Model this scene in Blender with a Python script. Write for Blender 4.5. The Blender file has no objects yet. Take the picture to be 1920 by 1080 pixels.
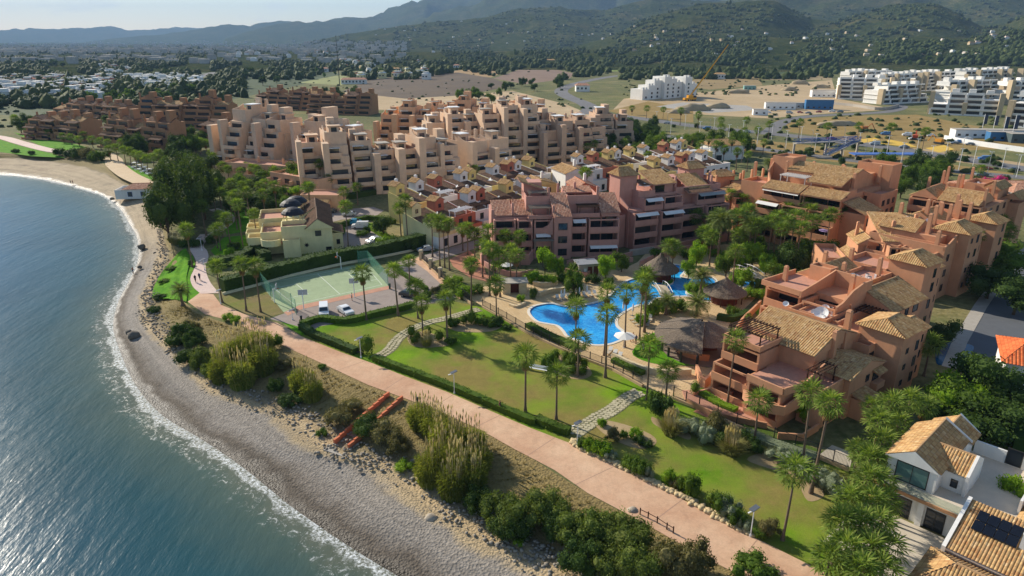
import bpy, bmesh, math, random
import numpy as np
from mathutils import Vector, Matrix, noise
from mathutils.geometry import tessellate_polygon, delaunay_2d_cdt

random.seed(11)
RNG = np.random.default_rng(5)
SC = bpy.context.scene
COL = SC.collection
R = math.radians

# ------------------------------------------------------------------ camera
HC, PITCH, FPX = 50.0, R(20.0), 1280.0          # height (m), tilt, focal length in photo pixels (1920 wide)
cam_data = bpy.data.cameras.new('camera')
cam_data.sensor_width = 36.0
cam_data.lens = 24.0
cam_data.clip_start = 0.5
cam_data.clip_end = 60000.0
cam = bpy.data.objects.new('camera', cam_data)
cam.location = (0, 0, HC)
cam.rotation_euler = (R(90) - PITCH, 0, 0)
COL.objects.link(cam)
SC.camera = cam

# ------------------------------------------------------------------ sky, sun, exposure
SUN_EL = R(29.0)
SUN_DIR = Vector((-0.76, 0.65, 0)).normalized() * math.cos(SUN_EL) + Vector((0, 0, math.sin(SUN_EL)))
SUN_AZ = math.atan2(SUN_DIR.x, SUN_DIR.y)        # clockwise from +Y
world = bpy.data.worlds.new('World')
SC.world = world
world.use_nodes = True
wn, wl = world.node_tree.nodes, world.node_tree.links
for n in list(wn):
 wn.remove(n)
w_out = wn.new('ShaderNodeOutputWorld')
w_bg = wn.new('ShaderNodeBackground')
w_sky = wn.new('ShaderNodeTexSky')
w_sky.sky_type = 'NISHITA'
w_sky.sun_disc = False
w_sky.sun_elevation = SUN_EL
w_sky.sun_rotation = SUN_AZ
w_sky.altitude = 50
w_sky.air_density = 1.0
w_sky.dust_density = 0.3
w_sky.ozone_density = 1.6
w_bg.inputs['Strength'].default_value = 0.1
# thin cloud over the whole sky
w_tc = wn.new('ShaderNodeTexCoord')
w_map = wn.new('ShaderNodeMapping')
w_map.inputs['Scale'].default_value = (1.0, 1.0, 4.5)
w_n = wn.new('ShaderNodeTexNoise')
w_n.inputs['Scale'].default_value = 5.5
w_n.inputs['Detail'].default_value = 9
w_n.inputs['Roughness'].default_value = 0.6
w_r = wn.new('ShaderNodeValToRGB')
w_r.color_ramp.elements[0].position = 0.56
w_r.color_ramp.elements[1].position = 0.86
w_mix = wn.new('ShaderNodeMixRGB')
w_mix.inputs[2].default_value = (8.6, 8.8, 9.2, 1)
wl.new(w_tc.outputs['Generated'], w_map.inputs['Vector'])
wl.new(w_map.outputs[0], w_n.inputs['Vector'])
wl.new(w_n.outputs[0], w_r.inputs[0])
wl.new(w_r.outputs[0], w_mix.inputs[0])
wl.new(w_sky.outputs[0], w_mix.inputs[1])
wl.new(w_mix.outputs[0], w_bg.inputs['Color'])
wl.new(w_bg.outputs[0], w_out.inputs['Surface'])

sun_data = bpy.data.lights.new('sun', 'SUN')
sun_data.energy = 5.0
sun_data.angle = R(0.5)
sun_data.color = (1.0, 0.91, 0.77)
sun = bpy.data.objects.new('sun', sun_data)
sun.rotation_euler = SUN_DIR.to_track_quat('Z', 'Y').to_euler()
sun.location = (0, 0, 200)
COL.objects.link(sun)

SC.render.engine = 'CYCLES'
SC.cycles.use_denoising = True
SC.cycles.max_bounces = 6
SC.cycles.transparent_max_bounces = 8
SC.cycles.volume_bounces = 0
SC.cycles.caustics_reflective = False
SC.cycles.caustics_refractive = False
SC.view_settings.view_transform = 'Standard'
SC.view_settings.look = 'None'
SC.view_settings.gamma = 1.0
SC.view_settings.exposure = 0.48

# ------------------------------------------------------------------ layout helpers
CP, SP = math.cos(PITCH), math.sin(PITCH)

def G(u, v, z=0.0):
 """The point of the level plane z that the survey pixel (u, v) of the aerial photo falls on, in metres."""
 a, b = (u - 960) / FPX, (540 - v) / FPX
 dz = -SP + b * CP
 t = (z - HC) / dz
 return Vector((a * t, (CP + b * SP) * t, z))

def HZ(p, v):
 """Height above a ground point p that shows at row v."""
 b = (540 - v) / FPX
 return HC + p.y / (CP + b * SP) * (-SP + b * CP)

def GP(pts, z=0.0):
 return [G(u, v, z) for u, v in pts]

def cr(pts, n=6, closed=False):
 """Catmull-Rom through points."""
 pts = [Vector(p) for p in pts]
 out, N = [], len(pts)
 for i in range(N if closed else N - 1):
  if closed:
   p0, p1, p2, p3 = pts[i - 1], pts[i], pts[(i + 1) % N], pts[(i + 2) % N]
  else:
   p1, p2 = pts[i], pts[i + 1]
   p0 = pts[i - 1] if i else p1 * 2 - p2
   p3 = pts[i + 2] if i + 2 < N else p2 * 2 - p1
  for k in range(n):
   t = k / n
   out.append(0.5 * ((2 * p1) + (p2 - p0) * t + (2 * p0 - 5 * p1 + 4 * p2 - p3) * t * t + (3 * p1 - p0 - 3 * p2 + p3) * t ** 3))
 if not closed:
  out.append(pts[-1])
 return out

# ------------------------------------------------------------------ materials
MATS = {}

def lin(h):
 if not isinstance(h, str):
  return tuple(h)[:3]
 c = [int(h[i:i + 2], 16) / 255 for i in (0, 2, 4)]
 return tuple(x / 12.92 if x <= 0.04045 else ((x + 0.055) / 1.055) ** 2.4 for x in c)

class NT:
 def __init__(self, name):
  self.m = bpy.data.materials.new(name)
  self.m.use_nodes = True
  self.n, self.l = self.m.node_tree.nodes, self.m.node_tree.links
  self.p = self.n['Principled BSDF']
  self.out = self.n['Material Output']
  MATS[name] = self.m
 def new(self, t, **kw):
  x = self.n.new('ShaderNode' + t)
  for k, v in kw.items():
   if k in x.inputs:
    x.inputs[k].default_value = v
   else:
    setattr(x, k, v)
  return x
 def link(self, a, b):
  self.l.new(a, b)
 def pos(self):
  return self.new('NewGeometry').outputs['Position']
 def noise(self, scale, detail=4, rough=0.55, vec=None, dist=0.0):
  x = self.new('TexNoise', Scale=scale, Detail=detail, Roughness=rough, Distortion=dist)
  self.link(vec or self.pos(), x.inputs['Vector'])
  return x.outputs[0]
 def ramp(self, fac, stops):
  x = self.new('ValToRGB')
  e = x.color_ramp.elements
  while len(e) < len(stops):
   e.new(0.5)
  for k, (p, c) in enumerate(stops):
   e[k].position = p
   c = lin(c) if not isinstance(c, (int, float)) else (c, c, c)
   e[k].color = (*c, 1)
  self.link(fac, x.inputs[0])
  return x.outputs[0]
 def mix(self, fac, a, b, mode='MIX'):
  x = self.new('MixRGB', blend_type=mode)
  for k, v in ((0, fac), (1, a), (2, b)):
   if isinstance(v, (int, float)):
    x.inputs[k].default_value = v if k == 0 else (v, v, v, 1)
   elif isinstance(v, (str, tuple)):
    x.inputs[k].default_value = (*lin(v), 1)
   else:
    self.link(v, x.inputs[k])
  return x.outputs[0]
 def math(self, op, a, b=0.0):
  x = self.new('Math', operation=op)
  for k, v in ((0, a), (1, b)):
   if isinstance(v, (int, float)):
    x.inputs[k].default_value = v
   else:
    self.link(v, x.inputs[k])
  return x.outputs[0]
 def mapping(self, vec, scale=(1, 1, 1), rot=(0, 0, 0)):
  x = self.new('Mapping')
  x.inputs['Scale'].default_value = scale
  x.inputs['Rotation'].default_value = rot
  self.link(vec, x.inputs['Vector'])
  return x.outputs[0]
 def bump(self, h, strength=0.4, dist=0.1):
  x = self.new('Bump', Strength=strength, Distance=dist)
  self.link(h, x.inputs['Height'])
  self.link(x.outputs[0], self.p.inputs['Normal'])
  return x
 def base(self, c):
  if isinstance(c, (str, tuple)):
   self.p.inputs['Base Color'].default_value = (*lin(c), 1)
  else:
   self.link(c, self.p.inputs['Base Color'])
 def rnd(self):
  return self.new('ObjectInfo').outputs['Random']

def M(name, c, rough=0.85, var=0.18, scale=0.8, bump=0.0, bscale=6.0, fine=0.5, spec=0.25, metal=0.0, objvar=0.0, bdist=0.05):
 """Plain coloured surface with uneven wear: large blotches, fine grain, optional relief."""
 if name in MATS:
  return MATS[name]
 t = NT(name)
 c = lin(c)
 dark, light = tuple(x * (1 - var) for x in c), tuple(min(1, x * (1 + var)) for x in c)
 n1 = t.noise(scale, 6, 0.65)
 k = t.ramp(n1, [(0.3, dark), (0.72, light)])
 n2 = t.noise(scale * 9, 3)
 k = t.mix(fine * 0.6, k, t.ramp(n2, [(0.35, tuple(x * (1 - var) for x in c)), (0.7, tuple(min(1, x * (1 + var)) for x in c))]))
 if objvar:
  k = t.mix(1.0, k, t.ramp(t.rnd(), [(0, (1 - objvar,) * 3), (1, (1.0,) * 3)]), 'MULTIPLY')
 t.base(k)
 t.p.inputs['Roughness'].default_value = rough
 t.p.inputs['Specular IOR Level'].default_value = spec
 t.p.inputs['Metallic'].default_value = metal
 if bump:
  t.bump(t.noise(bscale, 4), bump, bdist)
 return t.m

def wall_mat(name, c, var=0.13):
 """Painted render: blotches, faint vertical rain streaks."""
 if name in MATS:
  return MATS[name]
 t = NT(name)
 c = lin(c)
 k = t.ramp(t.noise(0.35, 6, 0.7), [(0.3, tuple(x * (1 - var) for x in c)), (0.75, tuple(min(1, x * (1 + var * .6)) for x in c))])
 st = t.noise(1.0, 4, 0.6, t.mapping(t.pos(), (1.3, 1.3, 0.22)))
 k = t.mix(0.22, k, t.ramp(st, [(0.36, 0.72), (0.6, 1.0)]), 'MULTIPLY')
 t.base(k)
 t.p.inputs['Roughness'].default_value = 0.9
 t.p.inputs['Specular IOR Level'].default_value = 0.15
 t.bump(t.noise(7, 4), 0.25, 0.03)
 return t.m

def leaf_mat(name, dark, light, trans=0.35, yellow=None):
 """Foliage: leaf-to-leaf variation, light passes through the blade."""
 if name in MATS:
  return MATS[name]
 t = NT(name)
 rn = t.new('NewGeometry').outputs['Random Per Island']
 k = t.ramp(rn, [(0.0, dark), (0.75, light), (1.0, yellow or light)])
 k = t.mix(0.45, k, t.ramp(t.noise(0.22, 3), [(0.35, dark), (0.7, light)]))
 k = t.mix(1.0, k, t.ramp(t.rnd(), [(0, 0.75), (1, 1.0)]), 'MULTIPLY')
 t.base(k)
 t.p.inputs['Roughness'].default_value = 0.75
 t.p.inputs['Specular IOR Level'].default_value = 0.12
 tr = t.new('BsdfTranslucent')
 hs = t.mix(1.0, k, (1.25, 1.25, 0.6), 'MULTIPLY')
 t.link(hs, tr.inputs['Color'])
 mx = t.new('MixShader')
 mx.inputs[0].default_value = trans
 t.link(t.p.outputs[0], mx.inputs[1])
 t.link(tr.outputs[0], mx.inputs[2])
 t.link(mx.outputs[0], t.out.inputs['Surface'])
 return t.m

def tile_mat(name, stops, dirt='4a3a2c'):
 """Barrel tiles: each tile its own tone (uv counts ribs and rows), dark lap lines, lichen."""
 if name in MATS:
  return MATS[name]
 t = NT(name)
 uv = t.new('UVMap').outputs[0]
 fl = t.new('VectorMath', operation='FLOOR')
 t.link(uv, fl.inputs[0])
 wn_ = t.new('TexWhiteNoise', noise_dimensions='3D')
 t.link(fl.outputs[0], wn_.inputs['Vector'])
 k = t.ramp(wn_.outputs['Value'], stops)
 k = t.mix(t.ramp(t.noise(0.5, 6, 0.7), [(0.48, 0.0), (0.78, 0.5)]), k, dirt)
 sep = t.new('SeparateXYZ')
 t.link(uv, sep.inputs[0])
 fr = t.math('FRACT', sep.outputs['Y'])
 k = t.mix(t.ramp(fr, [(0.0, 0.55), (0.16, 0.0)]), k, dirt)
 t.base(k)
 t.p.inputs['Roughness'].default_value = 0.9
 t.p.inputs['Specular IOR Level'].default_value = 0.15
 t.bump(fr, 0.5, 0.06)
 return t.m

def glass_mat(name, c=(0.012, 0.016, 0.02), rough=0.06):
 if name in MATS:
  return MATS[name]
 t = NT(name)
 t.base(t.ramp(t.rnd(), [(0, c), (0.7, tuple(x * 2.2 for x in c)), (1, (0.09, 0.085, 0.08))]))
 t.p.inputs['Roughness'].default_value = rough
 t.p.inputs['Specular IOR Level'].default_value = 0.6
 return t.m

W_TERRA = wall_mat('terracotta_render', 'cc9672')
W_PINK = wall_mat('pink_render', 'c39283')
W_BEIGE = wall_mat('beige_render', 'dabc9f')
W_BEIGE2 = wall_mat('peach_render', 'dcb18c')
W_BROWN = wall_mat('ochre_brown_render', 'ab8160')
W_WHITE = wall_mat('white_render', 'e6e3dc', 0.06)
W_CREAM = wall_mat('cream_render', 'e9dca6')
W_YELLOW = wall_mat('yellow_render', 'e6cf86')
W_RED = wall_mat('brick_red_render', 'bb745c')
W_TAN = wall_mat('tan_stone_cladding', 'c6b292')
T_TAN = tile_mat('tan_barrel_tile', [(0, 'b08a5c'), (0.4, 'c9a673'), (0.7, 'a97c50'), (0.9, 'd2b487'), (1, '8a6443')])
T_RED = tile_mat('red_barrel_tile', [(0, 'b98468'), (0.4, 'cc9e82'), (0.8, 'a4705a'), (1, 'd8b398')], '6a4a3c')
T_ORANGE = tile_mat('orange_barrel_tile', [(0, 'd0663a'), (0.6, 'de7d4a'), (1, 'b9532e')], '7a3b25')
T_BROWN = tile_mat('brown_barrel_tile', [(0, '6e5646'), (0.5, '80634d'), (1, '5a4538')], '3a2e26')
GLASS = glass_mat('window_glass')
CURT = glass_mat('curtained_glass', (0.05, 0.10, 0.09), 0.12)
FRAME_D = M('dark_frame', '33302c', 0.5, 0.05)
FRAME_W = M('white_frame', 'dcdad4', 0.5, 0.04)
WOOD_D = M('dark_timber', '4a3224', 0.8, 0.3, 2.0)
TERR_FLOOR = M('terracotta_floor', 'c08d76', 0.8, 0.15, 1.5)
METAL = M('galvanised_metal', '9a9c9c', 0.45, 0.1, 2, metal=0.6)
STEEL_D = M('dark_steel', '3a3c3c', 0.5, 0.1, 2, metal=0.4)
WHITE_P = M('white_paint', 'e8e8e6', 0.5, 0.04)
AWN = M('white_canvas', 'dedcd6', 0.9, 0.08)
AWN_G = M('grey_canvas', '8f9290', 0.8, 0.1)
STONE = M('pale_stone', 'cdbb98', 0.9, 0.2, 1.2, 0.4, 5)
CONC = M('concrete', 'a8a196', 0.9, 0.15, 1.0, 0.2)
TRUNK = M('palm_trunk_bark', '7d6a58', 0.95, 0.3, 3.0, 0.5, 8, objvar=0.25)
BARK = M('tree_bark', '5c4a3a', 0.95, 0.3, 3.0, 0.5, 8)
DEADLEAF = M('dry_palm_skirt', '8a6a44', 0.95, 0.3, 4.0)

# ------------------------------------------------------------------ objects
def tag(o, label=None, cat=None, group=None, kind=None):
 for k, v in (('label', label), ('category', cat), ('group', group), ('kind', kind)):
  if v:
   o[k] = v
 return o

ONES = 'first second third fourth fifth sixth seventh eighth ninth tenth eleventh twelfth thirteenth fourteenth fifteenth sixteenth seventeenth eighteenth nineteenth'.split()
def nth(i):
 if i < 19:
  return ONES[i]
 t, u = divmod(i + 1, 10)
 T = ['twent', 'thirt', 'fort', 'fift', 'sixt', 'sevent'][t - 2]
 return T + 'ieth' if u == 0 else T + 'y-' + ONES[u - 1]

def link(name, me, parent=None, loc=None, rz=0.0):
 o = bpy.data.objects.new(name, me)
 COL.objects.link(o)
 if parent is not None:
  o.parent = parent
 if loc is not None:
  o.location = loc
 if rz:
  o.rotation_euler = (0, 0, rz)
 return o

def thing(name, label, cat, loc=(0, 0, 0), rz=0.0, group=None):
 return tag(link(name, None, None, loc, rz), label, cat, group)

def mesh(name, verts, faces, mats=None, idx=None, smooth=False, uvs=None):
 me = bpy.data.meshes.new(name)
 me.from_pydata([tuple(v) for v in verts], [], faces)
 for m in (mats if isinstance(mats, (list, tuple)) else [mats]):
  if m is not None:
   me.materials.append(m)
 if idx is not None:
  me.polygons.foreach_set('material_index', idx)
 if smooth:
  me.polygons.foreach_set('use_smooth', [True] * len(me.polygons))
 if uvs is not None:
  l = me.uv_layers.new(name='UVMap')
  l.data.foreach_set('uv', np.asarray(uvs, dtype=np.float32).ravel())
 me.update()
 return me

def npmesh(name, V, Q, mats, smooth=False):
 """Mesh from numpy arrays of vertices and equal-sized faces."""
 me = bpy.data.meshes.new(name)
 V = np.asarray(V, np.float32)
 Q = np.asarray(Q, np.int32)
 k = Q.shape[1]
 me.vertices.add(len(V))
 me.vertices.foreach_set('co', V.ravel())
 me.loops.add(Q.size)
 me.loops.foreach_set('vertex_index', Q.ravel())
 me.polygons.add(len(Q))
 me.polygons.foreach_set('loop_start', np.arange(0, Q.size, k, dtype=np.int32))
 me.polygons.foreach_set('loop_total', np.full(len(Q), k, np.int32))
 if smooth:
  me.polygons.foreach_set('use_smooth', np.ones(len(Q), bool))
 for m in (mats if isinstance(mats, (list, tuple)) else [mats]):
  me.materials.append(m)
 me.update(calc_edges=True)
 me.validate()
 return me

class MB:
 """Collects faces of one mesh."""
 def __init__(self):
  self.v, self.f, self.i = [], [], []
 def add(self, vs, fs, mi=0):
  n = len(self.v)
  self.v += [Vector(v) for v in vs]
  self.f += [tuple(n + k for k in f) for f in fs]
  self.i += [mi] * len(fs)
  return self
 def box(self, x0, x1, y0, y1, z0, z1, mi=0):
  return self.add([(x0, y0, z0), (x1, y0, z0), (x1, y1, z0), (x0, y1, z0), (x0, y0, z1), (x1, y0, z1), (x1, y1, z1), (x0, y1, z1)],
      [(3, 2, 1, 0), (4, 5, 6, 7), (0, 1, 5, 4), (1, 2, 6, 5), (2, 3, 7, 6), (3, 0, 4, 7)], mi)
 def taper(self, x0, x1, y0, y1, z0, z1, d, mi=0):
  self.box(x0, x1, y0, y1, z0, z1, mi)
  for k in range(-4, 0):
   v = self.v[k]
   v.x += d if k in (-4, -1) else -d
   v.y += d if k in (-4, -3) else -d
  return self
 def tube(self, pts, r, n=6, mi=0, r1=None, cap=True):
  pts = [Vector(p) for p in pts]
  rings, N = [], len(pts)
  for i, p in enumerate(pts):
   d = (pts[min(i + 1, N - 1)] - pts[max(i - 1, 0)]).normalized()
   a = d.cross(Vector((0, 0, 1)) if abs(d.z) < 0.95 else Vector((1, 0, 0))).normalized()
   b = d.cross(a)
   rr = r if r1 is None else r + (r1 - r) * i / (N - 1)
   rings.append([p + (a * math.cos(t) + b * math.sin(t)) * rr for t in (2 * math.pi * k / n for k in range(n))])
  vs = [v for q in rings for v in q]
  fs = [(i * n + k, i * n + (k + 1) % n, (i + 1) * n + (k + 1) % n, (i + 1) * n + k) for i in range(N - 1) for k in range(n)]
  if cap:
   fs += [tuple(range(n - 1, -1, -1)), tuple((N - 1) * n + k for k in range(n))]
  return self.add(vs, fs, mi)
 def lathe(self, prof, n=12, mi=0, c=(0, 0, 0)):
  vs = [(c[0] + r * math.cos(2 * math.pi * k / n), c[1] + r * math.sin(2 * math.pi * k / n), c[2] + z) for r, z in prof for k in range(n)]
  fs = [(i * n + k, i * n + (k + 1) % n, (i + 1) * n + (k + 1) % n, (i + 1) * n + k) for i in range(len(prof) - 1) for k in range(n)]
  fs += [tuple(range(n - 1, -1, -1)), tuple((len(prof) - 1) * n + k for k in range(n))]
  return self.add(vs, fs, mi)
 def prism(self, pts, z0, z1, mi=0, side=None):
  """Upright prism on a plan polygon."""
  pts = [Vector((p[0], p[1], 0)) for p in pts]
  n = len(pts)
  tri = tessellate_polygon([pts])
  vs = [(p.x, p.y, z0) for p in pts] + [(p.x, p.y, z1) for p in pts]
  self.add(vs, [(k, (k + 1) % n, n + (k + 1) % n, n + k) for k in range(n)], mi if side is None else side)
  m = len(self.v) - 2 * n
  for a, b, c in tri:
   self.f += [(m + n + a, m + n + b, m + n + c), (m + c, m + b, m + a)]
   self.i += [mi, mi]
  return self
 def strip(self, pts, w, z0, z1, closed=False, mi=0):
  """Wall of thickness w along a plan path; z0 and z1 may be lists."""
  P = [Vector((p[0], p[1], 0)) for p in pts]
  n = len(P)
  Ls, Rs = [], []
  for i in range(n):
   a = P[i - 1] if (i or closed) else P[0] * 2 - P[1]
   b = P[(i + 1) % n] if (i < n - 1 or closed) else P[-1] * 2 - P[-2]
   d1, d2 = (P[i] - a).normalized(), (b - P[i]).normalized()
   n1, n2 = Vector((-d1.y, d1.x, 0)), Vector((-d2.y, d2.x, 0))
   m = n1 + n2
   m = n1 if m.length < 1e-4 else m.normalized()
   k = w / 2 / max(0.35, m.dot(n1))
   Ls.append(P[i] + m * k)
   Rs.append(P[i] - m * k)
  Z0 = z0 if isinstance(z0, (list, tuple)) else [z0] * n
  Z1 = z1 if isinstance(z1, (list, tuple)) else [z1] * n
  vs = []
  for i in range(n):
   vs += [(Ls[i].x, Ls[i].y, Z0[i]), (Rs[i].x, Rs[i].y, Z0[i]), (Rs[i].x, Rs[i].y, Z1[i]), (Ls[i].x, Ls[i].y, Z1[i])]
  fs = []
  for i in range(n if closed else n - 1):
   j = (i + 1) % n
   for k in range(4):
    fs.append((4 * i + k, 4 * i + (k + 1) % 4, 4 * j + (k + 1) % 4, 4 * j + k))
  if not closed:
   fs += [(3, 2, 1, 0), tuple(4 * (n - 1) + k for k in range(4))]
  return self.add(vs, fs, mi)
 def mesh(self, name, mats, smooth=False):
  return mesh(name, self.v, self.f, mats, self.i if isinstance(mats, (list, tuple)) and len(mats) > 1 else None, smooth)
 def build(self, name, mats, parent=None, loc=None, rz=0.0, smooth=False):
  return link(name, self.mesh(name, mats, smooth), parent, loc, rz)

def in_poly(p, poly):
 r, j = False, len(poly) - 1
 for i in range(len(poly)):
  a, b = poly[i], poly[j]
  if (a[1] > p[1]) != (b[1] > p[1]) and p[0] < (b[0] - a[0]) * (p[1] - a[1]) / (b[1] - a[1]) + a[0]:
   r = not r
  j = i
 return r

def sheet(name, pts, z, mat, kind='structure', holes=(), parent=None):
 """Level sheet on a plan polygon, with holes."""
 loops = [[Vector((p[0], p[1])) for p in l] for l in [pts, *holes]]
 co, ed, k = [], [], 0
 for l in loops:
  ed += [(k + i, k + (i + 1) % len(l)) for i in range(len(l))]
  co += l
  k += len(l)
 v2, _e, f2, _a, _b, _c = delaunay_2d_cdt(co, ed, [], 4, 1e-5)
 fs = []
 for f in f2:
  a, b, c = (v2[f[0]], v2[f[1]], v2[f[2]])
  if holes and any(in_poly((a + b + c) / 3, h) for h in holes):
   continue
  fs.append(tuple(f) if (b - a).cross(c - a) > 0 else tuple(f)[::-1])
 o = link(name, mesh(name, [(p.x, p.y, z) for p in v2], fs, mat), parent)
 if parent is None:
  tag(o, kind=kind)
 return o

def ribbon_pts(path, w):
 """Outline of a path of width w (number or list)."""
 P = [Vector((p[0], p[1], 0)) for p in path]
 L_, R_ = [], []
 for i, p in enumerate(P):
  d = (P[min(i + 1, len(P) - 1)] - P[max(i - 1, 0)]).normalized()
  k = (w[i] if isinstance(w, (list, tuple)) else w) / 2
  L_.append(p + Vector((-d.y, d.x, 0)) * k)
  R_.append(p - Vector((-d.y, d.x, 0)) * k)
 return L_, R_

def ribbon(name, path, w, z, mat, kind='structure', parent=None):
 L_, R_ = ribbon_pts(path, w)
 n = len(L_)
 o = link(name, mesh(name, [(p.x, p.y, z) for p in L_ + R_], [(n + i, n + i + 1, i + 1, i) for i in range(n - 1)], mat), parent)
 if parent is None:
  tag(o, kind=kind)
 return o

def copy_tree(o, parent=None, loc=None, rz=None, scale=None):
 c = o.copy()
 COL.objects.link(c)
 if parent is not None:
  c.parent = parent
 if loc is not None:
  c.location = loc
 if rz is not None:
  c.rotation_euler = (0, 0, rz)
 if scale is not None:
  c.scale = scale
 for ch in CHILDREN.get(o.name, [x for x in o.children]):
  copy_tree(ch, c)
 return c

CHILDREN = {}
# ================================================================== coast: shoreline, foot of the bank, top of the bank (matched)
ZS = -3.5
COAST = [((1000, 1230), (1300, 1230), (1680, 1230)), ((745, 1080), (1060, 1080), (1392, 1080)), ((640, 1015), (960, 1020), (1242, 1000)),
   ((540, 945), (850, 960), (1102, 925)), ((460, 880), (760, 885), (960, 838)), ((380, 825), (640, 850), (820, 768)),
   ((300, 775), (560, 785), (690, 720)), ((250, 715), (440, 740), (600, 678)), ((222, 650), (350, 670), (480, 622)),
   ((212, 610), (285, 605), (400, 598)), ((222, 565), (275, 570), (350, 568)), ((240, 530), (285, 530), (361, 535)),
   ((258, 490), (305, 480), (350, 475)), ((258, 450), (305, 455), (325, 458)), ((240, 415), (298, 420), (312, 425)),
   ((222, 388), (288, 390), (300, 392)), ((190, 365), (270, 372), (292, 366)), ((140, 350), (225, 345), (270, 343)),
   ((80, 336), (165, 318), (212, 313)), ((0, 327), (60, 300), (130, 293)), ((-150, 318), (-60, 296), (0, 287)),
   ((-400, 300), (-300, 285), (-260, 280)), ((-900, 260), (-800, 255), (-760, 250))]
ZF = -1.7
NS = 9
SHORE = cr([G(*a, ZS) for a, b, c in COAST], NS)
FOOT = cr([G(*b, ZF) for a, b, c in COAST], NS)
TOP = cr([G(*c, 0) for a, b, c in COAST], NS)
SEAWARD = Vector((-0.75, -0.66, 0)).normalized()

def beach_mat():
 t = NT('beach_sand_and_shingle')
 uv = t.new('UVMap').outputs[0]
 sep = t.new('SeparateXYZ')
 t.link(uv, sep.inputs[0])
 n = t.noise(0.22, 5, 0.6)
 v = t.math('ADD', sep.outputs['Y'], t.math('MULTIPLY', t.math('SUBTRACT', n, 0.5), 0.45))
 k = t.ramp(t.math('MULTIPLY', v, 0.5), [(0.0, '4a4236'), (0.10, '685f54'), (0.15, '7c746a'), (0.22, '8d867d'), (0.35, '938b80'), (0.41, 'b09d7d'),
           (0.50, 'b39c77'), (0.56, '8d8066'), (0.62, '8b7b55'), (0.75, '86774a'), (1.0, '8f7c50')])
 k2 = t.ramp(t.noise(0.12, 6, 0.6), [(0.3, 'a18f75'), (0.55, 'b5a386'), (0.7, '91836d')])
 far = t.ramp(t.math('MULTIPLY', sep.outputs['X'], 0.003), [(0.46, 0.0), (0.56, 1.0)])
 far2 = t.ramp(t.math('MULTIPLY', v, 0.5), [(0.02, 0.0), (0.1, 1.0), (0.52, 1.0), (0.6, 0.0)])
 k = t.mix(t.math('MULTIPLY', far, far2), k, k2)
 # pebbles
 vo = t.new('TexVoronoi', Scale=3.2)
 t.link(t.pos(), vo.inputs['Vector'])
 peb = t.ramp(vo.outputs['Color'], [(0.0, 0.62), (0.5, 1.0), (1.0, 1.28)])
 pm = t.ramp(t.math('MULTIPLY', v, 0.5), [(0.03, 0.15), (0.1, 0.8), (0.3, 0.75), (0.4, 0.25), (0.6, 0.3)])
 k = t.mix(pm, k, t.mix(1.0, k, peb, 'MULTIPLY'))
 # tracks and drift lines along the shore
 dr = t.noise(1.0, 5, 0.65, t.mapping(uv, (0.03, 9.0, 1)))
 k = t.mix(0.5, k, t.ramp(dr, [(0.38, 0.62), (0.55, 1.0)]), 'MULTIPLY')
 t.base(k)
 rr = t.ramp(t.math('MULTIPLY', v, 0.5), [(0.03, 0.35), (0.09, 0.9)])
 t.link(rr, t.p.inputs['Roughness'])
 t.p.inputs['Specular IOR Level'].default_value = 0.2
 h = t.math('ADD', t.noise(2.2, 5, 0.7), t.math('MULTIPLY', vo.outputs['Distance'], 0.7))
 t.bump(h, 0.75, 0.22)
 return t.m

def build_beach():
 vs, uvs, rows = [], [], []
 n = len(SHORE)
 along = [0.0]
 for i in range(1, n):
  along.append(along[-1] + (FOOT[i] - FOOT[i - 1]).length)
 KS, KF = 16, 14
 for i in range(n):
  row = []
  s, f, p = SHORE[i], FOOT[i], TOP[i]
  cs = [(s + SEAWARD * 30 + Vector((0, 0, -4)), -1.0), (s + SEAWARD * 3 + Vector((0, 0, -0.35)), -0.1)]
  for k in range(KS):
   q = k / KS
   w = s.lerp(f, q)
   w.z = ZS + (ZF - ZS) * (q ** 0.8)
   if k:
    w.z += 0.18 * noise.noise(Vector((w.x * .13, w.y * .13, 1))) * min(1, q * 4)
   cs.append((w, q))
  for k in range(KF + 1):
   q = k / KF
   w = f.lerp(p, q)
   w.z = ZF * (1 - (q * q * (3 - 2 * q)))
   amp = 0.55 * math.sin(math.pi * q)
   w.z += amp * noise.noise(Vector((w.x * .3, w.y * .3, 3))) + amp * .5 * noise.noise(Vector((w.x * .9, w.y * .9, 7)))
   cs.append((w, 1 + q))
  inl = (p - f).normalized()
  cs.append((p + Vector((inl.x, inl.y, 0)) * 4 + Vector((0, 0, -0.06)), 2.2))
  for w, v in cs:
   row.append(len(vs))
   vs.append(w)
   uvs.append((along[i], v))
  rows.append(row)
 fs, luv = [], []
 for i in range(n - 1):
  for k in range(len(rows[0]) - 1):
   q = (rows[i][k], rows[i][k + 1], rows[i + 1][k + 1], rows[i + 1][k])
   q = q[::-1]
   fs.append(q)
   luv += [uvs[j] for j in q]
 o = link('beach', mesh('beach', vs, fs, beach_mat(), smooth=True, uvs=luv))
 return tag(o, kind='structure')
build_beach()

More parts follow.
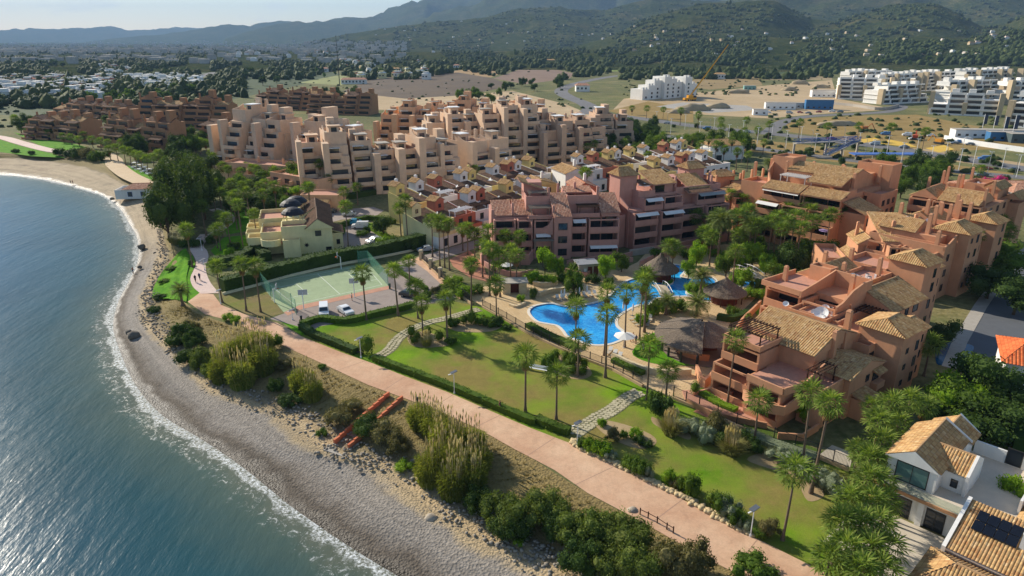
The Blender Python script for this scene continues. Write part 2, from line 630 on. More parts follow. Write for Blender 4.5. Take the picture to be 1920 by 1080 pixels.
def sea_mat():
 t = NT('sea_water')
 uv = t.new('UVMap').outputs[0]
 sep = t.new('SeparateXYZ')
 t.link(uv, sep.inputs[0])
 d = sep.outputs['Y']
 pos = t.pos()
 n1 = t.noise(0.16, 4, 0.6)
 n2 = t.noise(0.9, 5, 0.7)
 dd = t.math('ADD', d, t.math('ADD', t.math('MULTIPLY', t.math('SUBTRACT', n1, 0.5), 5.0), t.math('MULTIPLY', t.math('SUBTRACT', n2, 0.5), 2.0)))
 depth_sky = t.ramp(t.math('MULTIPLY', dd, 0.01), [(0.0, '6b6c5c'), (0.04, '4c5e56'), (0.12, '2a5058'), (0.3, '1a5068'), (0.55, '126292'), (1.0, '0f6cae')])  # shallow-to-deep colour, with the sky's reflection painted into the bluer far water
 patch = t.ramp(t.noise(0.03, 4, 0.6), [(0.35, 0.72), (0.7, 1.15)])
 k = t.mix(0.6, depth_sky, t.mix(1.0, depth_sky, patch, 'MULTIPLY'))
 # foam along the breaking edge
 f1 = t.ramp(t.math('MULTIPLY', dd, 0.1), [(0.0, 0.8), (0.05, 1.0), (0.10, 0.85), (0.15, 0.0)])
 cells = t.noise(2.6, 6, 0.75, dist=0.6)
 f1 = t.math('MULTIPLY', f1, t.ramp(cells, [(0.44, 0.0), (0.60, 1.0)]))
 f2 = t.ramp(t.math('MULTIPLY', dd, 0.1), [(0.12, 0.0), (0.2, 0.7), (0.30, 0.6), (0.48, 0.0)])
 f2 = t.math('MULTIPLY', f2, t.ramp(t.noise(1.1, 7, 0.8, dist=1.0), [(0.55, 0.0), (0.66, 1.0)]))
 foam = t.math('MAXIMUM', f1, f2)
 k = t.mix(foam, k, 'e8ecec')
 t.base(k)
 t.link(t.math('ADD', t.math('MULTIPLY', foam, 0.6), 0.22), t.p.inputs['Roughness'])
 t.p.inputs['IOR'].default_value = 1.33
 t.p.inputs['Specular IOR Level'].default_value = 0.1
 m1 = t.mapping(pos, (0.55, 0.14, 1), (0, 0, R(-52)))
 m2 = t.mapping(pos, (1.5, 0.5, 1), (0, 0, R(-38)))
 m3 = t.mapping(pos, (0.12, 0.03, 1), (0, 0, R(-58)))
 h = t.math('ADD', t.math('MULTIPLY', t.noise(1.0, 4, 0.6, m1), 1.0), t.math('MULTIPLY', t.noise(1.0, 4, 0.65, m2), 0.45))
 h = t.math('ADD', h, t.math('MULTIPLY', t.noise(1.0, 3, 0.5, m3), 1.6))
 h = t.math('ADD', h, t.math('MULTIPLY', foam, 0.35))
 t.bump(h, 0.3, 0.35)
 return t.m

def build_sea():
 offs = [-3.0, 0, 0.7, 1.5, 2.5, 4, 6, 9, 13, 18, 25, 35, 50, 80, 150, 400, 1500, 9000]
 sh = cr([G(*a, ZS) for a, b, c in COAST], 14)
 sh = [sh[0] + Vector((14, -120, 0))] + sh + [sh[-1] + Vector((-9000, 3500, 0))]
 vs, luv, fs = [], [], []
 for p in sh:
  for d in offs:
   q = p + SEAWARD * d
   vs.append((q.x, q.y, ZS))
 m = len(offs)
 for i in range(len(sh) - 1):
  for k in range(m - 1):
   q = (i * m + k, (i + 1) * m + k, (i + 1) * m + k + 1, i * m + k + 1)
   fs.append(q)
   luv += [(i, offs[k]), (i + 1, offs[k]), (i + 1, offs[k + 1]), (i, offs[k + 1])]
 me = mesh('sea', vs, fs, sea_mat(), uvs=luv)
 bm = bmesh.new(); bm.from_mesh(me)
 bmesh.ops.recalc_face_normals(bm, faces=bm.faces)
 if bm.faces[0].normal.z < 0:
  bmesh.ops.reverse_faces(bm, faces=bm.faces)
 bm.to_mesh(me); bm.free()
 return tag(link('sea', me), kind='structure')
build_sea()

# ================================================================== ground
def ground_mat():
 t = NT('dry_ground')
 a = t.noise(0.045, 7, 0.65)
 b = t.noise(0.012, 5, 0.6)
 k = t.ramp(a, [(0.3, '4a5a2c'), (0.46, '626a3a'), (0.58, '80784c'), (0.74, '9a8a62')])
 k = t.mix(t.ramp(b, [(0.42, 0.0), (0.6, 0.75)]), k, '46522f')
 k = t.mix(0.35, k, t.ramp(t.noise(0.8, 5), [(0.35, '4a4a30'), (0.7, 'a39872')]))
 t.base(k)
 t.p.inputs['Roughness'].default_value = 0.95
 t.p.inputs['Specular IOR Level'].default_value = 0.1
 t.bump(t.noise(1.2, 5), 0.6, 0.3)
 return t.m
GROUND = ground_mat()

def lawn_mat(name, g1, g2, dry, lo=0.44, hi=0.62, sc=0.07):
 t = NT(name)
 a = t.noise(sc, 6, 0.6)
 gr = t.ramp(t.noise(sc * 2.3, 4, 0.6), [(0.35, g1), (0.65, g2)])
 k = t.mix(t.ramp(a, [(lo, 0.0), (hi, 1.0)]), gr, t.ramp(t.noise(0.6, 5, 0.7), [(0.3, dry), (0.75, tuple(x * 0.7 for x in lin(dry)))]))
 k = t.mix(0.4, k, t.mix(1.0, k, t.ramp(t.noise(5.0, 4, 0.7), [(0.3, 0.6), (0.7, 1.25)]), 'MULTIPLY'))
 t.base(k)
 t.p.inputs['Roughness'].default_value = 0.95
 t.p.inputs['Specular IOR Level'].default_value = 0.08
 t.bump(t.noise(9, 4, 0.7), 0.6, 0.12)
 return t.m
LAWN = lawn_mat('park_lawn', '5a8018', '7a9a22', '8f8248', 0.38, 0.60)
LAWN_G = lawn_mat('watered_lawn', '4a8016', '66981f', '6f8a2c', 0.55, 0.8, 0.2)
LAWN_D = lawn_mat('dry_lawn', '6f7a35', '7f7a42', '8a7a55', 0.35, 0.6, 0.12)

def paving_mat(name, c1, c2, scale=0.5, joints=None):
 t = NT(name)
 k = t.ramp(t.noise(scale, 7, 0.65), [(0.3, c1), (0.7, c2)])
 k = t.mix(0.5, k, t.ramp(t.noise(scale * .22, 4, 0.6), [(0.35, c1), (0.65, c2)]))
 k = t.mix(0.3, k, t.mix(1.0, k, t.ramp(t.noise(scale * 12, 3), [(0.3, 0.75), (0.7, 1.15)]), 'MULTIPLY'))
 k = t.mix(0.35, k, t.mix(1.0, k, t.ramp(t.noise(scale * 2.4, 8, 0.75, dist=0.8), [(0.40, 0.72), (0.52, 1.0), (0.7, 1.08)]), 'MULTIPLY'))
 if joints:
  br = t.new('TexBrick', Scale=joints)
  br.inputs['Mortar Size'].default_value = 0.035
  t.link(t.mapping(t.pos(), (1, 1, 1), (0, 0, R(28))), br.inputs['Vector'])
  br.inputs['Color1'].default_value = (1, 1, 1, 1)
  br.inputs['Color2'].default_value = (0.9, 0.88, 0.86, 1)
  br.inputs['Mortar'].default_value = (0.72, 0.68, 0.64, 1)
  k = t.mix(0.8, k, br.outputs[0], 'MULTIPLY')
 t.base(k)
 t.p.inputs['Roughness'].default_value = 0.85
 t.p.inputs['Specular IOR Level'].default_value = 0.2
 t.bump(t.noise(6, 4), 0.25, 0.05)
 return t.m
PROM = paving_mat('pink_paving', 'b98d6f', 'd9b797', 0.35)
PALE = paving_mat('pale_pink_path', 'ccb2a6', 'd8c2b6', 0.4)
DECK = paving_mat('cream_pool_paving', 'c9ab7f', 'd9c096', 0.6, 0.55)
ASPH = paving_mat('worn_asphalt', '8d8078', 'a0938a', 0.3)
ROAD = paving_mat('road_asphalt', '6e6c6c', '7c7a79', 0.2)
EARTH = paving_mat('bare_earth', 'a8906a', 'c0a986', 0.05)
EARTH_B = paving_mat('ploughed_earth', '7a6352', '8b7462', 0.08)
BURNT = paving_mat('dark_scrub_earth', '55483a', '6d5c48', 0.06)
DRY = lawn_mat('dry_brown_grass', '8a7448', '96804f', 'a58d5e', 0.4, 0.7, 0.06)
SANDBED = paving_mat('sandy_bed', '9c8562', 'b09a75', 0.8)
COURT = paving_mat('court_green', '8fa07c', 'a1b08a', 0.3)
RED_P = paving_mat('terracotta_paving', 'b77d63', 'c28c70', 0.6, 1.0)

TOPS = [p.copy() for p in TOP]
DECK_PX = [(905, 574), (880, 560), (892, 545), (925, 530), (960, 522), (1000, 514), (1035, 516), (1085, 522), (1110, 512), (1125, 498), (1160, 508),
   (1195, 492), (1212, 474), (1250, 466), (1290, 468), (1360, 458), (1425, 468), (1462, 500), (1452, 535), (1420, 556), (1395, 580),
   (1372, 600), (1345, 655), (1392, 692), (1352, 742), (1310, 764), (1262, 745), (1205, 722), (1150, 692), (1085, 667), (1030, 642), (985, 620), (950, 600)]
POOL_PX = [(991, 586), (999, 575), (1019, 570), (1036, 569), (1052, 573), (1072, 575), (1097, 571), (1120, 566), (1140, 556), (1156, 540), (1176, 526),
   (1200, 520), (1225, 515), (1240, 503), (1258, 496), (1278, 498), (1285, 508), (1277, 519), (1300, 522), (1325, 518), (1341, 524), (1343, 535),
   (1331, 546), (1347, 553), (1350, 565), (1328, 566), (1300, 557), (1275, 556), (1255, 557), (1230, 560), (1215, 572), (1195, 573), (1165, 589),
   (1156, 600), (1158, 612), (1170, 623), (1172, 633), (1158, 641), (1137, 647), (1109, 647), (1086, 640), (1064, 631), (1055, 620), (1044, 611),
   (1024, 607), (1005, 602)]
POOL2_PX = [(1380, 527), (1395, 519), (1420, 521), (1440, 530), (1425, 538), (1405, 536), (1390, 539)]
DECKP = GP(DECK_PX)
POOLP = cr(GP(POOL_PX), 4, True)
POOL2P = cr(GP(POOL2_PX), 4, True)
outer = [(-1500, 700), (-1100, 1200), (0, 1350), (1000, 1200), (1500, 500), (1200, -100), (300, -150), (90, -20), (50, 10)]
sheet('ground', TOPS + [Vector((x, y, 0)) for x, y in outer], 0.0, GROUND, holes=[DECKP])

# pool terrace, basins, water
sheet('pool_terrace', DECKP, 0.03, DECK, holes=[POOLP, POOL2P])
def pool(name, P, floor_c):
 fm = NT(name + '_tiles')
 vo = fm.noise(0.25, 3)
 fm.base(fm.ramp(vo, [(0.3, floor_c[0]), (0.7, floor_c[1])]))
 fm.p.inputs['Roughness'].default_value = 0.4
 mb = MB()
 n = len(P)
 mb.add([(p.x, p.y, 0.03) for p in P] + [(p.x, p.y, -1.5) for p in P], [(k, (k + 1) % n, n + (k + 1) % n, n + k) for k in range(n)])
 base = len(mb.v) - n
 for t in tessellate_polygon([[Vector((p.x, p.y, 0)) for p in P]]):
  mb.f.append(tuple(base + k for k in t)); mb.i.append(0)
 root = tag(mb.build(name, fm.m), kind='structure')
 m2 = MB()
 m2.strip(P, 0.55, -0.05, 0.10, closed=True)
 m2.build('coping', M('white_coping', 'd9d2c4', 0.7, 0.08), root)
 return root
def water_mat():
 t = NT('pool_water')
 k = t.ramp(t.noise(0.09, 4, 0.6), [(0.35, '0868b8'), (0.65, '1aa8ee')])
 k = t.mix(0.4, k, t.ramp(t.noise(1.1, 5, 0.75, dist=1.6), [(0.4, '0a78c8'), (0.6, '5accf6')]))
 t.base(k)
 t.p.inputs['Roughness'].default_value = 0.06
 t.p.inputs['IOR'].default_value = 1.33
 t.bump(t.noise(1.6, 3), 0.2, 0.1)
 return t.m
WATER = water_mat()
pool('swimming_pool', POOLP, ('3aa6ea', '4fb6f0'))
pool('small_pool', POOL2P, ('4fb0ec', '60bdf0'))
sheet('pool_water', POOLP, -0.12, WATER)
sheet('small_pool_water', POOL2P, -0.12, WATER)

# lawn of the park between promenade and pool fence
PROM_N = [(415, 572), (460, 590), (520, 606), (565, 631), (640, 661), (700, 682), (760, 706), (840, 736), (920, 771), (990, 801), (1070, 832), (1130, 861),
   (1200, 896), (1280, 937), (1360, 981), (1440, 1021), (1510, 1056), (1580, 1092), (1800, 1230)]
FENCE_PX = [(885, 572), (905, 577), (950, 602), (985, 623), (1030, 645), (1085, 670), (1150, 695), (1205, 726), (1262, 748), (1310, 768), (1380, 800), (1450, 828), (1530, 858), (1592, 884)]
lawn_out = PROM_N[3:18] + [(1640, 1080), (1660, 1000), (1650, 930)] + FENCE_PX[::-1] + [(850, 565), (800, 572), (770, 582), (690, 600), (650, 604), (600, 612)]
sheet('park_lawn', GP(lawn_out), 0.03, LAWN)
# promenade
prom_s = [(352, 566), (385, 590), (430, 601), (490, 628), (545, 655), (600, 680), (690, 722), (745, 742), (820, 770), (900, 806), (960, 840), (1040, 882), (1102, 925), (1170, 961),
   (1242, 1001), (1310, 1041), (1392, 1081), (1680, 1232)]
sheet('promenade', GP(prom_s + PROM_N[::-1] + [(400, 552), (375, 549)]), 0.05, PROM)
wp_l = cr(GP([(376, 551), (362, 538), (357, 522), (364, 505), (368, 492), (362, 478), (356, 468), (362, 455), (375, 440)]), 4)
wp_r = cr(GP([(411, 550), (396, 532), (388, 515), (386, 500), (391, 482), (388, 470), (382, 462), (388, 450), (400, 438)]), 4)
sheet('seaside_path', wp_l + wp_r[::-1], 0.07, PALE)
sheet('seaside_lawn', GP([(350, 570), (376, 551), (361, 538), (356, 522), (366, 496), (362, 480), (350, 474), (340, 482), (350, 520), (344, 550)]), 0.015, LAWN_G)
# sports court and parking
sheet('car_park', GP([(728, 498), (790, 480), (850, 462), (905, 447), (925, 455), (870, 473), (812, 490), (806, 505), (856, 560), (800, 570), (770, 576), (700, 588), (640, 602),
      (585, 620), (530, 604), (505, 598), (535, 587), (562, 576), (728, 539), (710, 515)]), 0.025, ASPH)
sheet('sports_court', GP([(485, 529), (690, 493), (728, 536), (560, 573), (532, 586)]), 0.04, COURT)
sheet('court_edge_paving', GP([(532, 586), (560, 573), (728, 536), (735, 541), (566, 580), (540, 592)]), 0.045, M('red_court_edge', 'b98a72', .9))
sheet('court_lawn', GP([(421, 571), (415, 545), (480, 530), (489, 536), (531, 587), (500, 596), (460, 588)]), 0.02, LAWN_D)
sheet('car_park_lawn', GP([(528, 604), (560, 596), (590, 612), (566, 630)]), 0.02, LAWN_G)
sheet('upper_car_park', GP([(622, 428), (650, 412), (690, 414), (712, 432), (728, 452), (742, 466), (705, 474), (655, 482), (638, 472)]), 0.03, ASPH)
sheet('service_road', GP([(560, 402), (600, 396), (700, 388), (720, 395), (700, 408), (640, 412), (610, 420), (580, 415)]), 0.02, ASPH)
sheet('entrance_plaza', GP([(842, 486), (880, 470), (905, 492), (912, 515), (960, 525), (925, 532), (880, 520), (850, 500)]), 0.035, RED_P)
sheet('entrance_walk', GP([(770, 487), (790, 481), (846, 530), (880, 552), (862, 561), (840, 545), (800, 508)]), 0.04, PROM)
ribbon('garden_path', cr(GP([(398, 440), (415, 428), (430, 415), (425, 402), (400, 392)]), 4), 3.0, 0.03, PALE)
sheet('watered_lawn', GP([(425, 440), (470, 432), (500, 418), (480, 395), (440, 388), (415, 400)]), 0.015, LAWN_G)
sheet('villa_garden', GP([(395, 470), (420, 445), (470, 440), (480, 465), (455, 495), (420, 500)]), 0.015, LAWN_G)
sheet('far_lawn', GP([(-40, 256), (0, 262), (40, 274), (105, 290), (122, 296), (60, 293), (0, 285), (-40, 282)]), 0.02, LAWN_G)
sheet('far_lawn', GP([(25, 248), (75, 258), (150, 272), (230, 300), (205, 297), (140, 284), (80, 276)]), 0.02, LAWN_G)
ribbon('beach_path', cr(GP([(-80, 246), (0, 257), (40, 268), (90, 281), (130, 286), (165, 291)]), 4), 6, 0.035, PALE)
ribbon('beach_path', cr(GP([(195, 288), (212, 299), (217, 310), (240, 328), (272, 343), (297, 353), (330, 370)]), 4), 7, 0.035, paving_mat('sandy_path', 'c0a683', 'd0b997', .3))
sheet('far_lawn', GP([(232, 308), (262, 318), (292, 334), (285, 340), (250, 326)]), 0.02, LAWN_G)
# street, small pool and gardens behind the terracotta blocks
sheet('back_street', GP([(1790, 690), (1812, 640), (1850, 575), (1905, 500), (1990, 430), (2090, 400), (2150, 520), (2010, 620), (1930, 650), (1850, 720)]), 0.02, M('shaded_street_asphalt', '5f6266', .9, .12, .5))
ribbon('pavement', GP([(1780, 690), (1800, 640), (1838, 575), (1890, 500), (1970, 430)]), 2.2, 0.06, CONC)
p3 = cr(GP([(1758, 640), (1790, 640), (1826, 650), (1812, 668), (1780, 680), (1756, 682)]), 4, True)
sheet('back_garden_pool', p3, 0.05, M('dark_blue_pool', '1a4c6c', 0.12, 0.05))
sheet('terrace_walk', GP([(1300, 772), (1345, 745), (1392, 692), (1365, 655), (1385, 640), (1420, 655), (1400, 700), (1388, 745), (1372, 775), (1340, 790)]), 0.06, RED_P)
sheet('bar_lawn', cr(GP([(1185, 660), (1215, 630), (1240, 622), (1262, 640), (1290, 672), (1325, 690), (1320, 688), (1285, 686), (1240, 684), (1205, 676)]), 3, True), 0.06, LAWN_G)
sheet('roof_garden_lawn', GP([(1412, 580), (1448, 568), (1452, 582), (1420, 592)]), 0.08, LAWN_G)
sheet('inner_garden', GP([(1330, 505), (1365, 470), (1430, 468), (1560, 470), (1600, 510), (1560, 540), (1460, 545), (1420, 530)]), 0.015, lawn_mat('shrub_bed_ground', '3d5a20', '4d6428', '6a5f3c', .5, .7, .1))
sheet('strip_bed', GP([(1240, 748), (1312, 772), (1380, 803), (1450, 832), (1530, 862), (1596, 890), (1600, 870), (1500, 830), (1400, 790), (1330, 765)]), 0.05, lawn_mat('clipped_strip', '4f6a25', '5d7030', '75704a', .5, .7, .2))
sheet('gravel_yard', GP([(1530, 858), (1560, 835), (1600, 850), (1592, 884)]), 0.065, M('pale_gravel', 'b5ab9a', .95, .2, 3, .5, 6))
# roads and open ground inland
hw = dict(z=0.04, mat=ROAD)
ribbon('coast_road', cr(GP([(1080, 212), (1130, 214), (1200, 222), (1300, 236), (1450, 251), (1600, 268), (1760, 291), (1930, 318), (2150, 350)]), 5), 13, **hw)
ribbon('slip_road', cr(GP([(1150, 240), (1220, 251), (1320, 265), (1500, 289), (1700, 312), (1930, 334), (2150, 352)]), 5), 9, 0.05, ROAD)
ribbon('curved_road', cr(GP([(1180, 141), (1150, 143), (1095, 153), (1062, 163), (1052, 172), (1066, 182), (1096, 194), (1108, 204), (1098, 213)]), 6), [14] * 49, 0.05, ROAD)
ribbon('junction_road', cr(GP([(1440, 250), (1470, 228), (1520, 218), (1600, 214), (1660, 210), (1686, 204), (1688, 198), (1660, 192), (1600, 188)]), 5), 9, 0.06, ROAD)
ribbon('far_motorway', cr(GP([(330, 150), (390, 140), (420, 132), (450, 126)]), 4), 22, 0.05, ROAD)
for nm, pts, m, z in (
  ('building_site', [(1150, 205), (1170, 185), (1240, 178), (1330, 172), (1440, 160), (1560, 150), (1570, 185), (1680, 205), (1520, 215), (1440, 222), (1300, 214)], EARTH, 0.02),
  ('building_site_pad', [(1230, 200), (1280, 192), (1400, 198), (1420, 206), (1330, 212)], M('grey_site_gravel', 'a39e96', .95, .15, .1), 0.035),
  ('dry_field', [(1455, 226), (1520, 221), (1640, 216), (1720, 215), (1900, 250), (1960, 275), (1760, 285), (1600, 262), (1480, 248)], DRY, 0.02),
  ('dry_field', [(1140, 208), (1215, 190), (1300, 205), (1300, 230), (1180, 218)], DRY, 0.025),
  ('crop_field', [(700, 112), (790, 106), (800, 112), (730, 120)], M('olive_crop', '6f7440', .95, .25, .02), 0.016), ('crop_field', [(450, 128), (540, 118), (575, 122), (500, 136)], M('straw_field', '9d8a66'), 0.016), ('crop_field', [(1240, 132), (1330, 124), (1420, 126), (1400, 136), (1280, 140)], M('olive_crop', '6f7440'), 0.016), ('crop_field', [(1430, 150), (1500, 138), (1560, 140), (1560, 150)], M('straw_field', '9d8a66'), 0.018),
  ('ploughed_field', [(925, 147), (975, 130), (1030, 128), (1078, 138), (1068, 147), (985, 158)], EARTH_B, 0.02),
  ('scrub_field', [(640, 172), (690, 150), (790, 138), (860, 136), (925, 147), (960, 160), (880, 178), (760, 185)], BURNT, 0.015), ('open_ground', [(500, 205), (560, 180), (640, 172), (760, 185), (900, 176), (960, 170), (1060, 195), (1120, 220), (900, 215), (700, 205)], EARTH, 0.013), ('woodland_floor', [(-60, 210), (-60, 118), (250, 116), (560, 118), (640, 140), (560, 160), (420, 190), (380, 230), (200, 232)], M('woodland_ground', '3a4a26', .95, .3, .03), 0.011), ('woodland_floor', [(640, 122), (1100, 116), (1300, 118), (1560, 128), (1500, 140), (1300, 138), (1180, 122), (960, 124), (800, 136), (690, 146)], M('woodland_ground', '3a4a26'), 0.011),
  ('scrub_field', [(820, 140), (905, 122), (985, 121), (960, 130), (920, 145)], M('ochre_field', '9c8058', .95, .2, .03), 0.012),
  ('green_field', [(1120, 130), (1150, 125), (1240, 120), (1245, 128), (1190, 133), (1140, 134)], M('green_crop', '7a8a3a', .95, .2, .03), 0.015),
  ('dry_field', [(1270, 160), (1330, 140), (1420, 142), (1430, 160), (1330, 168)], M('ochre_slope', '8f7a52', .95, .25, .03), 0.014),
  ('dry_field', [(330, 112), (420, 102), (560, 100), (520, 112), (400, 116)], M('straw_field', '9d8a66', .95, .25, .01), 0.012),
  ('dry_field', [(560, 155), (640, 140), (665, 148), (640, 160)], M('pale_grass_field', '868a55', .95, .25, .03), 0.012),
  ('works_strip', [(1480, 268), (1600, 258), (1760, 300), (1920, 318), (1920, 306), (1740, 280), (1560, 268)], EARTH, 0.03),
  ('works_strip', [(1230, 268), (1330, 255), (1500, 270), (1700, 296), (1900, 325), (1900, 335), (1700, 318), (1500, 297), (1330, 275)], DRY, 0.022)):
 sheet(nm, GP(pts), z, m)

# ================================================================== hills
def ridge(pts, D, wf, wb):
 us = np.array([p[0] for p in pts], float)
 el = []
 for u, v in pts:
  b = (540 - v) / FPX
  a = (u - 960) / FPX
  el.append((-SP + b * CP) / math.hypot(a, CP + b * SP))
 hs = HC + D * np.array(el)
 az = np.array([math.atan2((u - 960) / FPX, CP + SP * 0.35) for u in us])
 return az, hs, D, wf, wb
RIDGES = [
 ridge([(-500, 62), (-100, 57), (0, 57), (38, 55), (50, 60), (62, 54), (130, 53), (215, 52), (262, 58), (290, 55), (335, 51), (400, 54), (460, 52), (620, 60), (700, 70), (800, 80)], 15000, 2600, 2500),
 ridge([(150, 80), (230, 72), (300, 66), (380, 53), (430, 47), (470, 50), (520, 42), (565, 41), (620, 47), (680, 48), (760, 60), (900, 75)], 10500, 1900, 2000),
 ridge([(420, 72), (500, 52), (560, 42), (640, 38), (700, 30), (735, 20), (765, 8), (800, -4), (835, 3), (860, 5), (885, 2), (920, -14), (1000, -10), (1100, 10), (1250, 60)], 9000, 2400, 2500),
 ridge([(640, 80), (720, 60), (780, 42), (830, 24), (870, 10), (920, -12), (1000, -45), (1100, -60), (1300, -62), (1600, -60), (2000, -70), (2700, -60)], 7200, 2100, 2500),
 ridge([(560, 84), (640, 70), (700, 60), (760, 52), (830, 45), (900, 35), (960, 24), (1010, 12), (1050, 8), (1090, 14), (1130, 20), (1180, 10), (1225, 4), (1280, 8), (1350, 4), (1450, -10), (1560, -14), (1700, -20), (2000, -30), (2600, -20)], 4300, 1700, 1500),
 ridge([(1080, 90), (1160, 66), (1230, 34), (1290, 15), (1330, 10), (1370, 9), (1420, 2), (1442, 5), (1480, 26), (1515, 42), (1560, 41), (1600, 30), (1650, 15), (1700, 8), (1742, 5), (1785, 20), (1835, 45), (1875, 42), (1920, 18), (2000, 0), (2500, 0)], 2700, 950, 1100),
 ridge([(950, 100), (1150, 92), (1300, 78), (1420, 70), (1520, 72), (1620, 78), (1720, 66), (1800, 70), (1900, 55), (2100, 50), (2600, 50)], 1900, 620, 700)]

def hill_z(X, Y):
 r = np.hypot(X, Y)
 az = np.arctan2(X, Y)
 z = np.full_like(r, -0.6)
 z = np.maximum(z, np.clip((r - 1200) / 900, 0, 1) * 10 - 0.6)
 for a, h, D, wf, wb in RIDGES:
  hh = np.interp(az, a, h, left=0, right=h[-1])
  t = (r - D) / np.where(r < D, wf, wb)
  s = np.clip(1 - np.abs(t), 0, 1)
  s = s * s * (3 - 2 * s)
  z = np.maximum(z, np.where(s > 0, hh * s - 0.6, -1.0))
 return z

def build_hills():
 az = np.linspace(R(-62), R(62), 620)
 rr = np.concatenate([np.geomspace(1000, 5200, 190), np.geomspace(5300, 19000, 70)])
 A, RR = np.meshgrid(az, rr)
 X, Y = np.sin(A) * RR, np.cos(A) * RR
 Z = hill_z(X, Y)
 # gullies and spurs: real relief carved into the slopes
 flat = np.stack([X.ravel(), Y.ravel()], 1)
 nz = np.array([noise.fractal(Vector((x * .0016, y * .0016, 4.0)), 0.9, 2.1, 5) for x, y in flat]).reshape(X.shape)
 nz2 = np.array([abs(noise.noise(Vector((x * .0042, y * .0042, 9.0)))) for x, y in flat]).reshape(X.shape)
 hgt = np.clip(Z, 0, None)
 Z = Z + hgt * (0.16 * nz - 0.22 * nz2 + 0.03) * np.clip((RR - 1200) / 900, 0, 1) + np.clip((RR - 1300) / 700, 0, 1) * 7 * nz
 V = np.stack([X, Y, Z], -1).reshape(-1, 3)
 n, m = len(rr), len(az)
 i = np.arange(n - 1)[:, None] * m + np.arange(m - 1)[None, :]
 Q = np.stack([i, i + 1, i + m + 1, i + m], -1).reshape(-1, 4)
 t = NT('wooded_hillside')
 a = t.noise(0.006, 8, 0.7)
 k = t.ramp(a, [(0.3, '33401f'), (0.5, '474f2e'), (0.62, '66603e'), (0.74, '8a7852')])
 k = t.mix(0.6, k, t.ramp(t.noise(0.05, 5, 0.75), [(0.36, '212e18'), (0.55, '414a2c'), (0.72, '80744f')]))
 t.base(k)
 t.p.inputs['Roughness'].default_value = 1.0
 t.p.inputs['Specular IOR Level'].default_value = 0.0
 t.bump(t.noise(0.035, 6, 0.75), 1.0, 14)
 o = link('hills', npmesh('hills', V, Q[:, ::-1] if False else Q, t.m, True))
 me = o.data
 if me.polygons[0].normal.z < 0:
  me.flip_normals()
 GRID.update(X=X, Y=Y, Z=Z, az=az, rr=rr)
 return tag(o, kind='structure')
GRID = {}
build_hills()

def terrain_z(x, y):
 r = math.hypot(x, y)
 if r < 1050:
  return 0.0
 a = math.atan2(x, y)
 j = int(np.clip(np.searchsorted(GRID['az'], a), 1, len(GRID['az']) - 1))
 i = int(np.clip(np.searchsorted(GRID['rr'], r), 1, len(GRID['rr']) - 1))
 z = float(min(GRID['Z'][i, j], GRID['Z'][i - 1, j], GRID['Z'][i, j - 1]))
 return max(z, 0.0) if r < 1350 else z

def haze():
 mb = MB().box(-26000, 21000, -9000, 20500, -9, 950)
 t = NT('haze_air')
 t.n.remove(t.p)
 v = t.new('VolumePrincipled')
 v.inputs['Color'].default_value = (0.42, 0.66, 1.0, 1)
 v.inputs['Density'].default_value = 6.2e-5
 v.inputs['Anisotropy'].default_value = 0.0
 t.link(v.outputs[0], t.out.inputs['Volume'])
 return tag(mb.build('haze', t.m), kind='stuff')
# ================================================================== vegetation prototypes
L_PALM = leaf_mat('fan_palm_leaf', '55702c', '7f9640', 0.4, 'a8ac58')
L_DATE = leaf_mat('feather_palm_leaf', '5c7038', '848f50', 0.35, 'a09c60')
L_TREE = leaf_mat('broad_leaf', '40591d', '65802c', 0.35, '8a9a3c')
L_LIME = leaf_mat('bright_leaf', '5f8420', '8cac30', 0.4, 'adc243')
L_DARK = leaf_mat('dark_leaf', '33491f', '4c632a', 0.28, '66783a')
L_GREY = leaf_mat('grey_green_leaf', '6a755a', '8c9678', 0.25, 'a3a98c')
L_PINE = leaf_mat('pine_needles', '3a4d20', '58692f', 0.25, '737f3c')
L_OLIVE = leaf_mat('tamarisk_leaf', '51642b', '74833c', 0.35, '939950')
L_REED = leaf_mat('reed_blade', '66752f', '93994a', 0.4, 'b8ad68')
L_DRYB = leaf_mat('dry_twig_leaf', '5f5c38', '7e774c', 0.3, '989060')
L_PAMPAS = leaf_mat('pampas_blade', '86864a', 'a8a262', 0.3, 'c2b988')
L_PLUME = leaf_mat('pampas_plume', 'c9b58a', 'e0d2ae', 0.3)
L_FLOWER = leaf_mat('magenta_bracts', 'a01f5e', 'c93a80', 0.3)

def leaves(P, size, up=0.35, out=None, asp=0.6):
 """Small leaf-like quads at points P (n,3)."""
 n = len(P)
 d = RNG.normal(size=(n, 3))
 if out is not None:
  d = d * 0.75 + out
 d[:, 2] += up * 0.3
 d /= np.linalg.norm(d, axis=1)[:, None]
 a = np.cross(d, RNG.normal(size=(n, 3)))
 a /= np.linalg.norm(a, axis=1)[:, None] + 1e-9
 b = np.cross(d, a)
 s = (size * RNG.uniform(0.6, 1.4, n))[:, None]
 V = np.stack([P - a * s * .5, P - b * s * .5 * asp, P + a * s * .5, P + b * s * .5 * asp], 1).reshape(-1, 3)
 Q = np.arange(4 * n).reshape(-1, 4)
 return V, Q

def ico(sub=2):
 bm = bmesh.new()
 bmesh.ops.create_icosphere(bm, subdivisions=sub, radius=1)
 V = np.array([v.co[:] for v in bm.verts])
 F = np.array([[v.index for v in f.verts] for f in bm.faces])
 bm.free()
 return V, F
ICO1, ICO2, ICO3 = ico(1), ico(2), ico(3)

